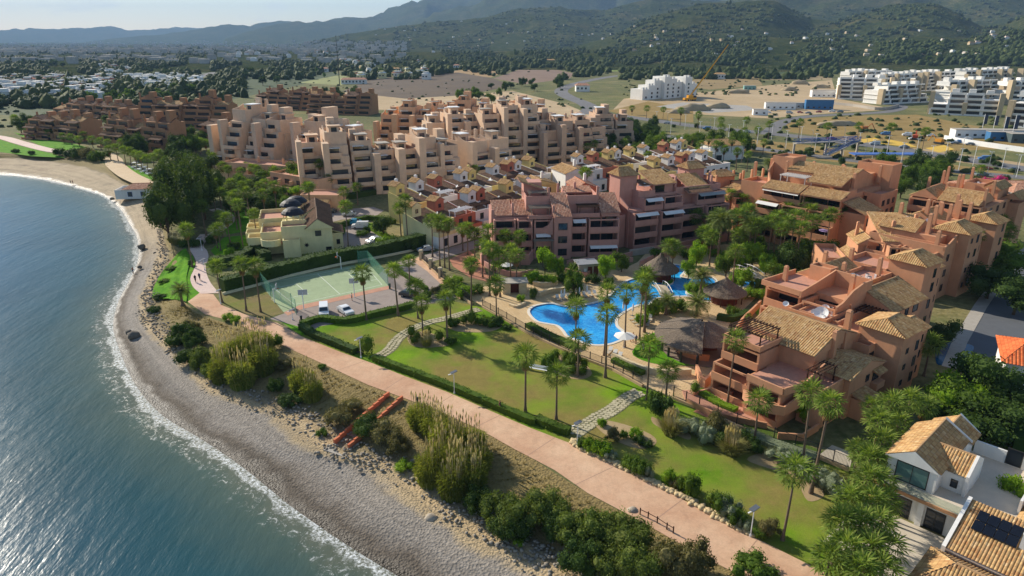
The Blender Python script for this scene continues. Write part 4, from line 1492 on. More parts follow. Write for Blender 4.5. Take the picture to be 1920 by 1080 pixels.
# ---------------------------------------------------------------- terracotta block beside the park (closest)
def block_a():
 O, rz = (38.2, 82.0), R(38)
 b = Bd('apartment_building', 'terracotta apartment block closest to the lawn, with curved balconies and roof dishes', O, rz, W_TERRA, 'terracotta apartment blocks')
 b.box(3, 19.5, 0.3, 13, 0, 6.8)
 b.box(6, 19.5, 1, 13, 6.802, 10.0)
 b.box(19.502, 31, 5, 12, 0, 9.6)
 b.flat(19.5, 31, 5, 12, 9.6, 0.9)
 # storeys of balconies towards the sea
 b.root.scale = (1.0, .95, .84)
 for z, xo, ya, yb in ((0.35, -2.4, 0.6, 6.0), (3.5, -2.4, 0.6, 6.0), (3.5, -1.2, 6.6, 13.0), (0.35, -1.2, 6.6, 13.0), (6.85, 0.8, 6.6, 13.0)):
  b.loggia('l', xo, ya, yb, 3 - xo if z < 6 else 5.2, z, 3.1, 1.05, glass=GLASS)
 # chamfered terraces with sloping parapets
 b.path_wall([(-2.6, 6.2), (-3.6, 4.6), (-3.4, 1.4), (-2.4, -0.2), (1.5, -0.4)], .25, [3.0] * 5, [4.7, 4.7, 4.7, 4.6, 5.6])
 b.put('terrace', MB().prism([(-2.6, 6.2), (-3.6, 4.6), (-3.4, 1.4), (-2.4, -0.2), (1.5, -0.4), (3, .3), (3, 6.2)], 3.05, 3.35), TERR_FLOOR)
 b.path_wall([(-2.4, 0.2), (1.5, -0.6), (6.0, -0.6)], .25, [6.4] * 3, [7.7, 7.7, 9.4])
 b.put('terrace', MB().prism([(-2.4, 0.2), (1.5, -0.6), (6, -0.6), (6, 6.2), (-2.4, 6.2)], 6.45, 6.84), TERR_FLOOR)
 b.path_wall([(-2.4, 6.1), (-2.4, 0.3)], .25, 6.4, 7.6)
 # upper roof terrace with pergola
 b.flat(0.8, 6.4, 6.6, 13, 10.05, 1.0)
 b.box(0.8, 6.0, 12.7, 13, 3.5, 10.0)
 b.pergola(1.6, 6.2, 7.2, 12.6, 10.1, 2.3, 'x')
 # main gable and side roofs
 b.put('gable_wall', MB().add([(6, 1, 10), (18, 1, 10), (12, 1, 12.9), (6, 1.3, 10), (18, 1.3, 10), (12, 1.3, 12.9)], [(0, 1, 2), (5, 4, 3)]))
 b.gable(6, 18, 1.2, 12.6, 10.02, 2.9, 'y', .45)
 b.win('f', 1, 13.2, 10.1, .7, 1.0); b.win('f', 1, 15.6, 10.1, .7, 1.0)
 b.chimney(10.2, .6, 7, 6.2, .8); b.chimney(17.2, 2.4, 9, 5.2, .95); b.chimney(13.6, .72, 8.6, 3.2, .5)
 # projecting gabled bay towards the garden
 b.box(7.4, 17, -4, .28, 0, 7.2)
 b.put('gable_wall', MB().add([(7.4, -4, 7.2), (17, -4, 7.2), (12.2, -4, 9.0), (7.4, -3.7, 7.2), (17, -3.7, 7.2), (12.2, -3.7, 9.0)], [(0, 1, 2), (5, 4, 3)]))
 b.gable(7.4, 17, -3.9, 1.0, 7.22, 1.9, 'y', .4)
 b.win('f', -4, 12.6, 5.2, .8, 1.1); b.win('f', -4, 15.2, 4.6, 1.8, 1.4, split=2)
 b.shed(14.0, 16.4, -5.0, -4, 6.2, 6.7, 'f', .1)
 b.box(14.0, 16.4, -5.0, -4.003, 3.2, 4.4, 'balcony')
 b.win('f', -4, 9.4, 1.2, .8, 1.0); b.win('f', -4, 15.2, .4, 2.0, 2.2, split=2)
 b.box(8.6, 12.2, -6.4, -4.003, 0, 3.6); b.shed(8.6, 12.2, -6.4, -4.003, 3.62, 4.4, 'f', .25)
 b.win('f', -6.4, 11.2, 1.4, .7, .9)
 b.box(12.5, 16.8, -6.6, -4.004, -.1, 1.2, 'garden_wall')
 # terrace in front, over the lounge
 b.box(2.0, 7.39, -3.2, .28, 0, 6.2)
 b.flat(2.0, 7.39, -3.2, .28, 6.25, 1.1, sides='lf')
 b.pergola(3.0, 7.2, -1.8, .2, 6.3, 2.5, 'x')
 b.win('f', -3.2, 4.6, .5, 2.6, 2.2, split=2)
 b.path_wall([(1.9, -3.3), (-2.2, -3.3), (-4.4, -1.0)], .25, 0, [1.3, 1.2, 1.2], 'garden_wall')
 # lower flat roof with dishes and machines
 b.flat(18.02, 25, 6.2, 13, 10.0, .9)
 b.dish(19.4, 8.0, 10.05, 1.15, R(200)); b.dish(20.2, 9.6, 10.05, .55, R(200)); b.dish(22.8, 9.2, 10.05, .7, R(205)); b.dish(16.8, 12.9, 11.6, .5, R(210))
 for k in range(4):
  b.ac(19.2 + k * 1.25, 7.2 + (k % 2) * 1.1, 10.05)
 # stair tower
 b.box(19.0, 25.4, -5.4, 1.4, 0, 11.6, 'tower')
 b.gable(19.0, 25.4, -5.4, 1.4, 11.62, 1.8, 'x', .5, hip=1.8)
 b.box(25.402, 29.4, -4.6, 0.4, 0, 10.0, 'tower'); b.gable(26, 29.4, -4.6, 0.4, 10.02, 1.2, 'x', .4)
 for z in (1.5, 4.6, 7.7):
  b.win('f', -5.4, 24.2, z, .8, 1.7); b.win('f', -4.6, 27.6, z, .8, 1.3); b.win('r', 29.4, -2, z, 1.2, 1.4); b.win('f', -5.4, 21.0, z + .3, .6, .9)
 b.box(17.02, 18.99, -1.6, 6, 0, 8.2); b.flat(17.02, 18.99, -1.6, 6, 8.2, .9)
 b.box(19.0, 26, 1.402, 4.99, 0, 9.0)
 b.win('f', -1.6, 18.0, 6.0, 1.2, 1.6); b.win('f', -1.6, 18.0, 2.4, 1.2, 1.6)
 # seafront steps and planted terraces
 b.put('terrace', MB().prism([(-6.5, 8), (-3.2, 1.5), (-1.3, 6.6), (-1.3, 14), (-4, 16), (-6.5, 13)], 0, .35), TERR_FLOOR)
 b.path_wall([(-6.5, 13), (-6.5, 8), (-3.2, 1.5)], .3, 0, 1.1, 'garden_wall')
 return b

def rounded_u(x0, x1, y0, dep, r=1.4):
 """Plan of a balcony front with rounded corners."""
 return [(x0, y0 + dep)] + [(x0 + r + r * math.cos(R(a)), y0 + r + r * math.sin(R(a))) for a in (180, 202, 225, 247, 270)] + \
   [(x1 - r + r * math.cos(R(a)), y0 + r + r * math.sin(R(a))) for a in (270, 292, 315, 337, 360)] + [(x1, y0 + dep)]

# ---------------------------------------------------------------- other terracotta blocks
def block_b():
 O, rz = (52.2, 99.2), R(36)
 b = Bd('apartment_building', 'terracotta apartment block with a swooping roof terrace beside the thatched pool hut', O, rz, W_TERRA, 'terracotta apartment blocks')
 b.box(2, 22, 0, 15, 0, 7.0)
 b.box(4, 22, 1.2, 15, 7.002, 10.2)
 for z, x0 in ((.3, -2.2), (3.5, -1.4), (6.85, -.4)):
  b.loggia('l', x0, 1.4, 7.2, 2 - x0 if z < 6 else 4.4, z, 3.2, 1.05)
  b.loggia('l', x0 + .8, 8.0, 14.6, 1.2 - x0 if z < 6 else 3.6, z, 3.2, 1.05)
 for z in (3.4, 6.7):
  b.put('balcony', MB().strip(arc(-1.4, .8, 1.5, 60, 300, 10), .25, z - .5, z + .9))
  b.put('terrace', MB().prism(arc(-1.4, .8, 1.4, 0, 360, 13)[:-1], z - .5, z - .1), TERR_FLOOR)
 # roof terrace with swooping walls
 b.flat(-.4, 9.5, 7.6, 15, 10.25, .9, sides='lb')
 b.path_wall([(-1.0, 1.0), (1, 1.2), (4, 1.3), (7, 1.3), (9.6, 1.3)], .3, 10.0, [10.6, 10.8, 12.2, 12.9, 12.9])
 b.path_wall([(9.6, 1.3), (9.6, 7.6), (4.0, 7.6), (-.4, 7.6)], .3, 10.0, [12.9, 12.9, 11.8, 11.1])
 b.box(9.0, 11.5, 8.2, 12.0, 10.26, 12.4); b.flat(9.0, 11.5, 8.2, 12.0, 12.4, .5, floor=None)
 b.box(1.5, 4.0, -3.2, -.003, 0, 6.0); b.flat(1.5, 4.0, -3.2, -.003, 6.0, .9, sides='lfr')
 # tiled slopes
 b.gable(8.6, 19.2, -3.4, 3.4, 8.9, 2.4, 'x', .45, off=.72)
 b.box(8.6, 19.2, -3.0, -.004, 0, 8.9)
 b.gable(10.5, 20.5, 9.0, 14.6, 10.22, 1.9, 'x', .3)
 for x, w in ((10.6, 1.6), (14.2, 1.0), (17.2, 1.6)):
  for z in (1.0, 4.3, 7.0):
   b.win('f', -3.0, x, z, w, 1.2)
 b.pergola(5.0, 8.4, -2.6, .8, 6.6, 2.2, 'x')
 for x, y, z, h in ((6.8, 3, 10, 3.6), (12, 7.5, 10.2, 3.4), (18.5, 4.6, 9, 5.0), (20.8, 11, 10, 3.8), (15.5, 13, 11, 2.6), (4.4, 13.6, 10.2, 2.6)):
  b.chimney(x, y, z, h, .75)
 b.flat(10, 22, 3.8, 9.0, 10.22, .8)
 b.dish(12.6, 5.6, 10.25, .9, R(205)); b.dish(14.6, 7.0, 10.25, .6, R(205)); b.dish(10.9, 8.0, 10.25, .5, R(205))
 for k in range(5):
  b.ac(13.2 + k * 1.2, 4.6 + (k % 2), 10.25)
 b.box(22.6, 28.4, -1.2, 5, 0, 13.2, 'tower'); b.gable(22.6, 28.4, -1.2, 5, 13.22, 1.7, 'x', .5, hip=1.7)
 b.box(28.402, 31.4, -.4, 4.6, 0, 11.4, 'tower'); b.gable(29, 31.4, -.4, 4.6, 11.42, 1.2, 'x', .4)
 b.box(22.002, 30, 5.002, 13, 0, 10.4); b.flat(22.002, 30, 5.002, 13, 10.4, .9)
 for z in (1.6, 4.8, 8.0, 10.6):
  b.win('f', -1.2, 26.6, z, .8, 1.5); b.win('r', 31.4, 2.2, z - .6, 1.2, 1.4)
  if z < 10:
   b.win('f', -.4, 30.2, z, .8, 1.3)
 return b

def block_c():
 O, rz = (86.0, 130.0), R(38)
 b = Bd('apartment_building', 'long terracotta apartment block with rows of chimneys and hip roofed towers by the back street', O, rz, W_TERRA, 'terracotta apartment blocks')
 b.box(0, 28, 0, 15, 0, 10.4)
 b.box(2, 26, 2, 14, 10.402, 12.4)
 for z in (.4, 3.7, 7.0):
  for ya, yb in ((1, 7.5), (8, 14.5)):
   b.loggia('l', -1.8, ya, yb, 1.8, z, 3.25, 1.05)
 b.gable(2, 9, 7, 14, 12.42, 2.0, 'y', .4); b.gable(14, 22, 8, 14, 12.42, 1.9, 'x', .4)
 b.flat(9.6, 14, 5, 14, 12.42, .9); b.flat(22.2, 26, 2, 14, 12.42, .9)
 b.box(5.5, 12, -2.0, 4.6, 0, 13.2, 'tower'); b.gable(5.5, 12, -2.0, 4.6, 13.22, 1.8, 'x', .5, hip=1.8)
 b.box(12.002, 15.4, -1.2, 3.8, 0, 11.4, 'tower'); b.gable(12.6, 15.4, -1.2, 3.8, 11.42, 1.2, 'x', .4)
 b.box(20, 26, -2, 4, 0, 13.0, 'tower'); b.gable(20, 26, -2, 4, 13.02, 1.6, 'x', .45, hip=1.6)
 for z in (1.6, 4.8, 8.0, 11.0):
  b.win('f', -2.0, 10.2, z, .8, 1.5); b.win('f', -2.0, 7.2, z + .3, .6, .9); b.win('f', -2.0, 24, z, .8, 1.5)
  if z < 10:
   for x in (2.2, 17.6, 27.2):
    b.win('f', 0, x, z, 1.0, 1.3)
   b.win('f', -1.2, 14.2, z, .8, 1.3); b.win('r', 28, 5, z, 1.2, 1.4); b.win('r', 28, 10, z, 1.2, 1.4)
 for i, (x, y) in enumerate(((1, 2), (3.4, 5), (9.4, 6.4), (12, 14.4), (16, 6), (18, 3), (19.4, 9), (22, 6.4), (25, 8), (26.8, 2), (27, 12), (14.4, 10))):
  b.chimney(x, y, 10.4 if x < 2 or x > 26 else 12.4, 3.4 + (i % 3) * .6, .8)
 b.path_wall([(0, .2), (2, .2), (5.4, .2)], .3, 10.4, [11.2, 11.6, 13.0]); b.flat(0, 2, 0, 15, 10.4, .9)
 b.dish(11, 8, 12.45, .7, R(210)); b.dish(12.4, 11, 12.45, .5, R(210))
 for k in range(3):
  b.ac(10 + k * 1.3, 12.4, 12.45)
 return b

def block_c_wing():
 O, rz = (78.0, 137.2), R(-10)
 b = Bd('apartment_building', 'terracotta wing with one broad tan roof facing the inner garden palms', O, rz, W_TERRA, 'terracotta apartment blocks')
 b.box(0, 9.6, 0, 13, 0, 10.2)
 for z in (.3, 3.5, 6.8):
  b.loggia('f', -2.2, .3, 4.6, 2.2, z, 3.2, 1.05); b.loggia('f', -2.2, 5.0, 9.3, 2.2, z, 3.2, 1.05, awn=2 if z > 6 else 0)
 b.shed(-.2, 9.8, .4, 12.6, 10.3, 13.6, 'f', .35)
 for x in (0, 9.4):
  b.put('gable_wall', MB().add([(x, .4, 10.2), (x, 12.6, 10.2), (x, 12.6, 13.4), (x + .2, .4, 10.2), (x + .2, 12.6, 10.2), (x + .2, 12.6, 13.4)], [(0, 2, 1), (3, 4, 5), (0, 3, 5, 2)]))
 b.box(-4.2, -.003, 3, 11, 0, 8.6); b.gable(-4.2, -.1, 3, 11, 8.62, 1.6, 'y', .35)
 b.chimney(2.2, 3.6, 10.4, 3.4, .8); b.chimney(7.6, 7, 11.4, 3.2, .8); b.chimney(-3.4, 8, 9, 3.2, .7)
 # lower terraces stepping towards the inner garden
 b.box(-12, -4.203, -3, 8, 0, 6.2); b.flat(-12, -7.6, -3, 8, 6.2, 1.0); b.gable(-7.6, -4.2, -2.6, 5, 6.22, 1.5, 'y', .35)
 b.loggia('f', -5, -11.6, -8.2, 2.0, .3, 3.0, 1.0); b.loggia('f', -5, -7.8, -4.5, 2.0, .3, 3.0, 1.0); b.loggia('f', -5, -11.6, -8.2, 2.0, 3.3, 2.9, 1.0); b.loggia('f', -5, -7.8, -4.5, 2.0, 3.3, 2.9, 1.0)
 b.path_wall([(-4.2, -3), (-1.5, -4.2), (0, -2.4)], .3, 3, [7.4, 6.8, 7.6])
 return b

def block_c2():
 O, rz = (113.0, 159.0), R(40)
 b = Bd('apartment_building', 'terracotta apartment block with tall paired chimneys in front of the magenta bougainvillea', O, rz, W_TERRA, 'terracotta apartment blocks')
 b.root.scale = (1.0, .78, .95)
 b.box(0, 22, 0, 22, 0, 13)
 for z in (.4, 3.7, 7.0, 10.2):
  for ya, yb in ((1, 7.5), (8, 14.5), (15, 21.5)):
   b.loggia('l', -2.0, ya, yb, 2.0, z, 3.2, 1.05)
  for x in (3, 8, 13, 18):
   b.win('f', 0, x, z + .8, 1.4, 1.4)
 b.gable(-1.5, 9, 2, 13, 13.4, 2.6, 'y', .4); b.gable(0, 10, 13.6, 22, 13.3, 2.2, 'x', .4)
 b.box(12, 20, 2, 12, 13.002, 15.6); b.gable(12, 20, 1.6, 6, 15.62, 1.4, 'x', .3); b.flat(12, 20, 6.4, 12, 15.6, 1.0)
 b.flat(10.5, 22, 12.5, 22, 13.0, 1.0)
 b.box(16, 23, -3, -.003, 0, 12, 'tower'); b.gable(16, 23, -3, 1.5, 13.0, 1.5, 'x', .4)
 for x, y, h in ((1, 1.5, 4.4), (5, 14, 3.8), (10.4, 3, 5), (11, 13.4, 5.2), (14, 14.6, 4.4), (15.6, 20, 5.0), (18, 15, 4.2), (20.8, 13.6, 6.0), (21, 21, 5.4), (8.5, 21, 4)):
  b.chimney(x, y, 13.0, h, .85)
 b.ac(13, 8, 15.65); b.ac(14.6, 9, 15.65)
 return b

def block_d():
 O, rz = (80.0, 163.0), R(40)
 b = Bd('apartment_building', 'large terracotta apartment block with long balconies and awnings below the footbridge', O, rz, W_TERRA, 'terracotta apartment blocks')
 b.box(2, 26, 0, 22, 0, 10)
 b.box(5, 26, 1, 22, 10.002, 13.6)
 b.box(10, 26, 3, 20, 13.602, 16.8)
 for z, x0 in ((.3, -3.4), (3.6, -3.0), (6.9, -1.2)):
  for k, (ya, yb) in enumerate(((.4, 7.4), (7.8, 14.6), (15, 21.8))):
   b.loggia('l', x0, ya, yb, 2 - x0, z, 3.3, 1.05, awn=1 if (k == 2 and z > 6) else 0)
 b.loggia('l', 1.4, .6, 10.5, 3.6, 10.1, 3.3, 1.05); b.loggia('l', 1.4, 11.0, 21.8, 3.6, 10.1, 3.3, 1.05, awn=1)
 b.shed(.8, 5.0, .6, 10.6, 12.9, 14.4, 'l', .2); b.shed(.8, 5.0, 11.4, 21.8, 12.9, 14.4, 'l', .2)
 b.shed(5.4, 10, 3, 12, 15.4, 17.2, 'l', .2); b.gable(10, 20, 3, 20, 16.82, 1.8, 'y', .4)
 b.pergola(5.6, 9.4, 12.6, 19.6, 13.62, 2.3, 'x', AWN)
 b.flat(5.0, 10, 1, 3, 13.6, 1.0, sides='lf')
 # end bay with dark shaded roof
 b.box(2, 10, -5.4, -.003, 0, 10.2); b.shed(2, 10.4, -5.4, 0, 10.3, 12.4, 'f', .3)
 for z in (1.0, 4.2, 7.4):
  b.win('f', -5.4, 4.2, z, 2.0, 1.8, split=2); b.win('f', -5.4, 8.0, z, .9, 1.2)
 b.box(14, 24, -3.4, -.003, 0, 12.4); b.flat(14, 24, -3.4, .9, 12.4, 1.0)
 for z in (1.2, 4.4, 7.6, 10.2):
  for x in (16, 19, 22):
   b.win('f', -3.4, x, z, 1.2, 1.3)
 b.box(24.2, 30, -1, 8, 0, 18.5, 'tower'); b.flat(24.2, 30, -1, 8, 18.5, .7, floor=None)
 b.box(26.002, 32, 8.002, 22, 0, 14.0); b.flat(26.002, 32, 8.002, 22, 14.0, 1.2)
 b.box(12, 19, 20.002, 26, 10, 19.2, 'tower'); b.flat(12, 19, 20.002, 26, 19.2, .6, floor=None)
 b.path_wall([(5, 22), (8, 24.5), (12, 25.5)], .3, 10, [14.5, 16.5, 18.2])
 b.box(4, 26, 22.002, 30, 0, 12.5); b.flat(4, 11.9, 22.4, 30, 12.5, 1.0)
 for i, (x, y, h) in enumerate(((10.6, 2.4, 3.6), (20.6, 5, 3.2), (21, 10, 3.4), (20.8, 15, 3.0), (10.2, 20.6, 4.4), (22, 19, 3.2), (24.6, 12, 3.0), (13.6, 27, 4), (7, 28, 3.6), (18, 28, 3.8), (23.4, 1.6, 4.2))):
  b.chimney(x, y, 14.5, h, .8)
 return b

def block_d2():
 O, rz = (60.5, 187.0), R(20)
 b = Bd('apartment_building', 'low terracotta wing linking the long balconied block and the pink poolside block', O, rz, W_TERRA, 'terracotta apartment blocks')
 b.box(0, 22, 0, 14, 0, 9.0)
 for z in (.3, 3.4, 6.2):
  for a in ((.4, 7), (7.4, 14.6), (15, 21.6)):
   b.loggia('f', -2.2, a[0], a[1], 2.2, z, 3.1, 1.0)
 b.gable(11, 20, 2, 10, 9.6, 2.2, 'x', .4); b.box(11, 20, 2, 10, 9.002, 9.6)
 b.flat(0, 11, 0, 14, 9.0, 1.0)
 b.shed(1, 6, .5, 6, 9.6, 11.4, 'l', .2)
 b.pergola(5.5, 10.5, 1.5, 7.5, 9.1, 2.3, 'y')
 b.box(2, 8, 9, 14, 9.002, 12.6, 'tower'); b.gable(2, 8, 9, 14, 12.62, 1.5, 'x', .4, hip=1.4)
 for x, y in ((1, 8), (9.6, 8.4), (13, 11.6), (20.8, 3), (17, 12.6), (21, 12.6), (10.6, 13)):
  b.chimney(x, y, 9, 4.2, .7)
 return b

def poolside_block():
 O, rz = (-4.5, 157.5), R(6)
 b = Bd('apartment_building', 'pink apartment block with striped tile roofs, pergolas and shaded balconies facing the pool', O, rz, W_PINK, 'terracotta apartment blocks')
 b.box(0, 31, 3, 14, 0, 9.6)
 b.box(8.5, 31, 5, 14, 9.602, 12.6)
 # lower left wing roofs
 b.box(0, 9.5, 5.5, 14, 9.602, 10.4)
 b.shed(.2, 4.9, 3.4, 9.4, 9.9, 12.4, 'f', .1, T_RED); b.shed(5.4, 10, 3.4, 9.4, 9.9, 12.4, 'f', .1, T_RED); b.chimney(5.15, 4.2, 9.6, 3.0, .6); b.chimney(.2, 3.6, 8, 3.2, .8)
 # storey fronts
 for z in (.2, 3.3, 6.5):
  for i, (a0, a1, pl) in enumerate(((.3, 5.6, 1.0), (5.9, 9.6, .4), (9.9, 14.2, .0), (14.5, 18.6, -1.6), (18.9, 22.8, .2), (23.1, 30.6, -.6))):
   if i == 3:
    if z < 1:
     b.box(14.5, 18.6, -1.6, 2.997, 0, 10.4)
    b.win('f', -1.6, 16.55, z + .9, 2.0, 1.5, split=2)
    continue
   b.loggia('f', pl, a0, a1, 3 - pl, z, 3.2, 1.05, awn=1 if (i, round(z)) in ((2, 3), (4, 6), (5, 0)) else 0)
 b.box(18.61, 18.89, -1.0, 2.99, 0, 10.2, 'pier'); b.box(14.21, 14.49, -.8, 2.99, 0, 10.2, 'pier')
 # top storey
 b.shed(14.6, 18.5, -1.4, 7.0, 10.42, 14.4, 'f', .25, T_RED)
 b.put('gable_wall', MB().add([(18.5, -1.4, 10.3), (18.5, 7, 10.3), (18.5, 7, 14.2), (18.3, -1.4, 10.3), (18.3, 7, 10.3), (18.3, 7, 14.2)], [(0, 1, 2), (5, 4, 3)]))
 b.put('gable_wall', MB().add([(14.6, -1.4, 10.3), (14.6, 7, 10.3), (14.6, 7, 14.2), (14.8, -1.4, 10.3), (14.8, 7, 10.3), (14.8, 7, 14.2)], [(2, 1, 0), (3, 4, 5)]))
 b.flat(8.5, 14.5, .3, 5, 9.62, 1.0, sides='f'); b.pergola(9.2, 13.8, 1.2, 4.6, 9.66, 2.2, 'x', M('grey_timber', '8a7f72', .8, .2, 2))
 b.flat(18.6, 26, 1, 5, 9.62, 1.0, sides='f'); b.pergola(21, 25.6, 1.2, 4.6, 9.66, 2.2, 'x', WOOD_D)
 b.shed(26.5, 31, 1.2, 8, 10.6, 14.0, 'f', .2, T_RED); b.box(26.5, 31, 1.4, 4.99, 9.602, 10.5)
 b.win('f', 1.4, 28.6, 8.2, 1.8, 1.3)
 b.flat(8.5, 14.4, 5, 14, 12.6, 1.6); b.pergola(9.5, 13.8, 6, 8.6, 12.64, 1.9, 'x', M('grey_timber', '8a7f72'))
 b.flat(18.6, 26.3, 5, 14, 12.6, 1.6); b.shed(19, 26, 11, 14, 13.6, 14.6, 'f', .2, T_RED)
 b.box(8.5, 13, 10, 14.5, 12.602, 16.6, 'tower'); b.shed(7.5, 13, 8.5, 14.5, 15.2, 17.2, 'r', .2, T_TAN)
 for x, y, z, h in ((14.2, 6, 12.6, 3.2), (26.2, 5.4, 12.6, 3.4), (17.5, 12, 13, 2.6), (22, 13, 12.6, 3.0), (14.5, 0.2, 9.5, 3.2)):
  b.chimney(x, y, z, h, .65)
 b.path_wall([(14.3, -1.0), (13.2, 0.0), (12.2, .4)], .25, 6.0, [10.4, 8.2, 7.6])
 b.pergola(9.9, 14.2, -2.0, -.2, 2.6, 2.0, 'x', M('grey_timber', '8a7f72')); 
 b.path_wall([(-3, 1), (-3, -4), (8, -5), (9.5, -1)], .3, 0, 2.6, 'garden_wall'); b.put('terrace', MB().prism([(-3, 1), (-3, -4), (8, -5), (9.5, -1), (9.5, 1)], 0, 1.8), RED_P)
 b.path_wall([(17, -5.5), (25, -4.5), (33, -5.5)], .3, 0, [1.0, 1.6, 1.2], 'garden_wall')
 return b

def poolside_block2():
 O, rz = (30.5, 164.5), R(24)
 b = Bd('apartment_building', 'pink apartment block with a tan tiled penthouse and white awnings beside the date palms', O, rz, W_PINK, 'terracotta apartment blocks')
 b.box(0, 30, 3, 16, 0, 9.6)
 b.box(4, 30, 5, 16, 9.602, 12.8)
 for z in (.2, 3.3, 6.5):
  for i, (a0, a1, pl) in enumerate(((.3, 7.4, .6), (7.8, 14.6, -.2), (15, 22.0, 1.0), (22.4, 29.6, .2))):
   b.loggia('f', pl, a0, a1, 3 - pl, z, 3.2, 1.05, awn=1 if (i, round(z)) in ((0, 6), (1, 6)) else 0)
 b.loggia('f', 2.4, 4.2, 9.8, 2.6, 9.66, 3.1, 1.0, awn=1); b.loggia('f', 2.4, 10.2, 16, 2.6, 9.66, 3.1, 1.0); b.loggia('f', 2.4, 20.5, 29.6, 2.6, 9.66, 3.1, 1.0, awn=2)
 b.box(.2, 5.2, 8, 13, 9.602, 17.4, 'tower'); b.gable(.2, 5.2, 8, 13, 17.42, 1.8, 'x', .5, hip=1.4)
 b.box(9, 15.2, 6, 13, 12.802, 15.0); b.shed(8.6, 15.4, 5.2, 12, 15.1, 17.6, 'f', .3)
 b.win('f', 6, 11, 13, 2.8, 1.8, split=3)
 b.flat(4, 9, 5, 8, 12.8, 1.0, sides='lf'); b.shed(5.4, 9, 5.4, 9.5, 15.2, 15.8, 'f', .2, T_BROWN)
 b.flat(15.4, 30, 5, 16, 12.8, 1.1)
 b.shed(19.5, 26, 4.6, 11, 13.2, 16.0, 'f', .3); b.shed(18, 25.5, 2.6, 4.9, 12.6, 13.4, 'f', .1, T_BROWN)
 b.box(24, 29, 11, 16, 12.802, 17.0, 'tower'); b.gable(24, 29, 11, 16, 17.02, 1.6, 'x', .5, hip=1.4)
 b.box(17, 22, 11.5, 15.5, 12.802, 15.2)
 for x, y, h in ((6.2, 12.6, 4), (15.8, 6, 3.6), (16.4, 12, 3.8), (17.6, 15, 3), (23.4, 12, 3.4), (27.5, 6, 3), (10, 14, 3), (29.4, 9, 3.4)):
  b.chimney(x, y, 12.8, h, .65)
 b.path_wall([(-.2, 3), (-.2, 7)], .3, 9.6, [10.6, 12.4]); b.box(-3.2, -.25, 4, 15, 0, 7.5); b.flat(-3.2, -.25, 4, 15, 7.5, 1.0)
 b.path_wall([(1, -2.5), (9, -4.5), (18, -3.0), (30, -2.0)], .3, 0, [1.5, 2.2, 2.2, 1.8], 'garden_wall')
 return b

# ---------------------------------------------------------------- beige stepped blocks
W_B = [W_BEIGE, W_BEIGE, wall_mat('warm_beige_render', 'dcb795')]
def beige(O, O2, bays, lev, label, seed, dep=15, peak=0.5, wall=None, group='stepped beige apartment blocks', windows=True):
 """Stepped block between two front corners: rounded balconies, fin towers, roof pavilions."""
 rng = random.Random(seed)
 d = Vector((O2[0] - O[0], O2[1] - O[1], 0))
 W, rz = d.length, math.atan2(d.y, d.x)
 b = Bd('apartment_building', label, O, rz, wall or W_BEIGE, group, near=False)
 bw, sh = W / bays, 3.3
 for i in range(bays):
  x0, x1 = i * bw + .5, (i + 1) * bw - .5
  q = 1 - abs((i + .5) / bays - peak) * 1.3
  n = max(3, int(round(lev * (0.62 + 0.38 * q) + rng.uniform(-.4, .4))))
  yo = rng.uniform(0, 3.5)
  y = yo
  for k in range(n):
   z = k * sh
   if k >= n - 3 and k > 1:
    y += 1.7
   b.box(x0, x1, y, dep + 4, z, z + sh - .002 if k < n - 1 else z + sh, 'wall')
   bd = 2.0
   if k < n - 1 or rng.random() < .6:
    xa, xb = x0 + .1, x1 - (.1 if rng.random() < .6 else bw * .3)
    U = rounded_u(xa, xb, y - bd, bd - .003, 1.1)
    m = MB().strip(U, .22, z - .15, z + 1.15)
    m.prism(U, z - .2, z + .02)
    b.put('balcony', m)
    if windows:
     b.win('f', y, (xa + xb) / 2, z + .3, (xb - xa) * .72, 2.0, GLASS, FRAME_D, 3)
   if rng.random() < .35 and k:
    b.put('awning', MB().box(x0 + .6, x0 + bw * .55, y - 1.7, y - .01, z + 2.55, z + 2.65), AWN)
  # top of the bay: parapet, stair pavilion, chimneys
  zt = n * sh
  b.flat(x0, x1, y, dep + 4, zt, 1.0, floor=rng.choice((TERR_FLOOR, CONC)))
  px = rng.uniform(x0 + .6, x1 - 4)
  py = y + rng.uniform(2.5, 5.5)
  hh = rng.choice((2.6, 2.8, 3.4))
  b.box(px, px + 3.4, py, py + 4, zt + .045, zt + hh, 'roof_pavilion')
  b.box(px - .5, px + 3.9, py - .7, py + 4.3, zt + hh + .003, zt + hh + .25, 'roof_slab', rng.choice((CONC, wall or W_BEIGE, WHITE_P)))
  if windows:
   b.win('f', py, px + 1.7, zt + .7, 1.7, 1.4)
  for _ in range(2):
   cx, cy = rng.uniform(x0 + .6, x1 - .6), rng.uniform(py + 4.6, dep + 3.4)
   b.chimney(cx, cy, zt, rng.uniform(2.4, 4.2), rng.uniform(.9, 1.5))
  b.path_wall([(x0 + .2, y + .3), (x0 + .2, y + 3.0), (x0 + .2, y + 6)], .3, zt, [zt + 1.2, zt + 1.6, zt + 2.8])
  # fin tower between bays
  if rng.random() < .85:
   fw = rng.uniform(1.6, 2.6)
   fz = zt - rng.choice((2.2, 0.0, 0.0, 3.3)) + rng.uniform(.6, 2.4)
   fx = x0 - .5 - fw / 2
   fy = yo - rng.uniform(.2, 2.0)
   b.box(fx, fx + fw, fy, fy + rng.uniform(3.0, 5.0), 0, fz, 'tower')
  if rng.random() < .8:
   fw = rng.uniform(2.2, 3.2)
   fx = rng.uniform(x0, x1 - fw)
   b.box(fx, fx + fw, dep - 3 + rng.uniform(0, 3), dep + rng.uniform(.5, 3.5), zt + .05, zt + rng.uniform(3.4, 6.0), 'lift_tower')
 return b

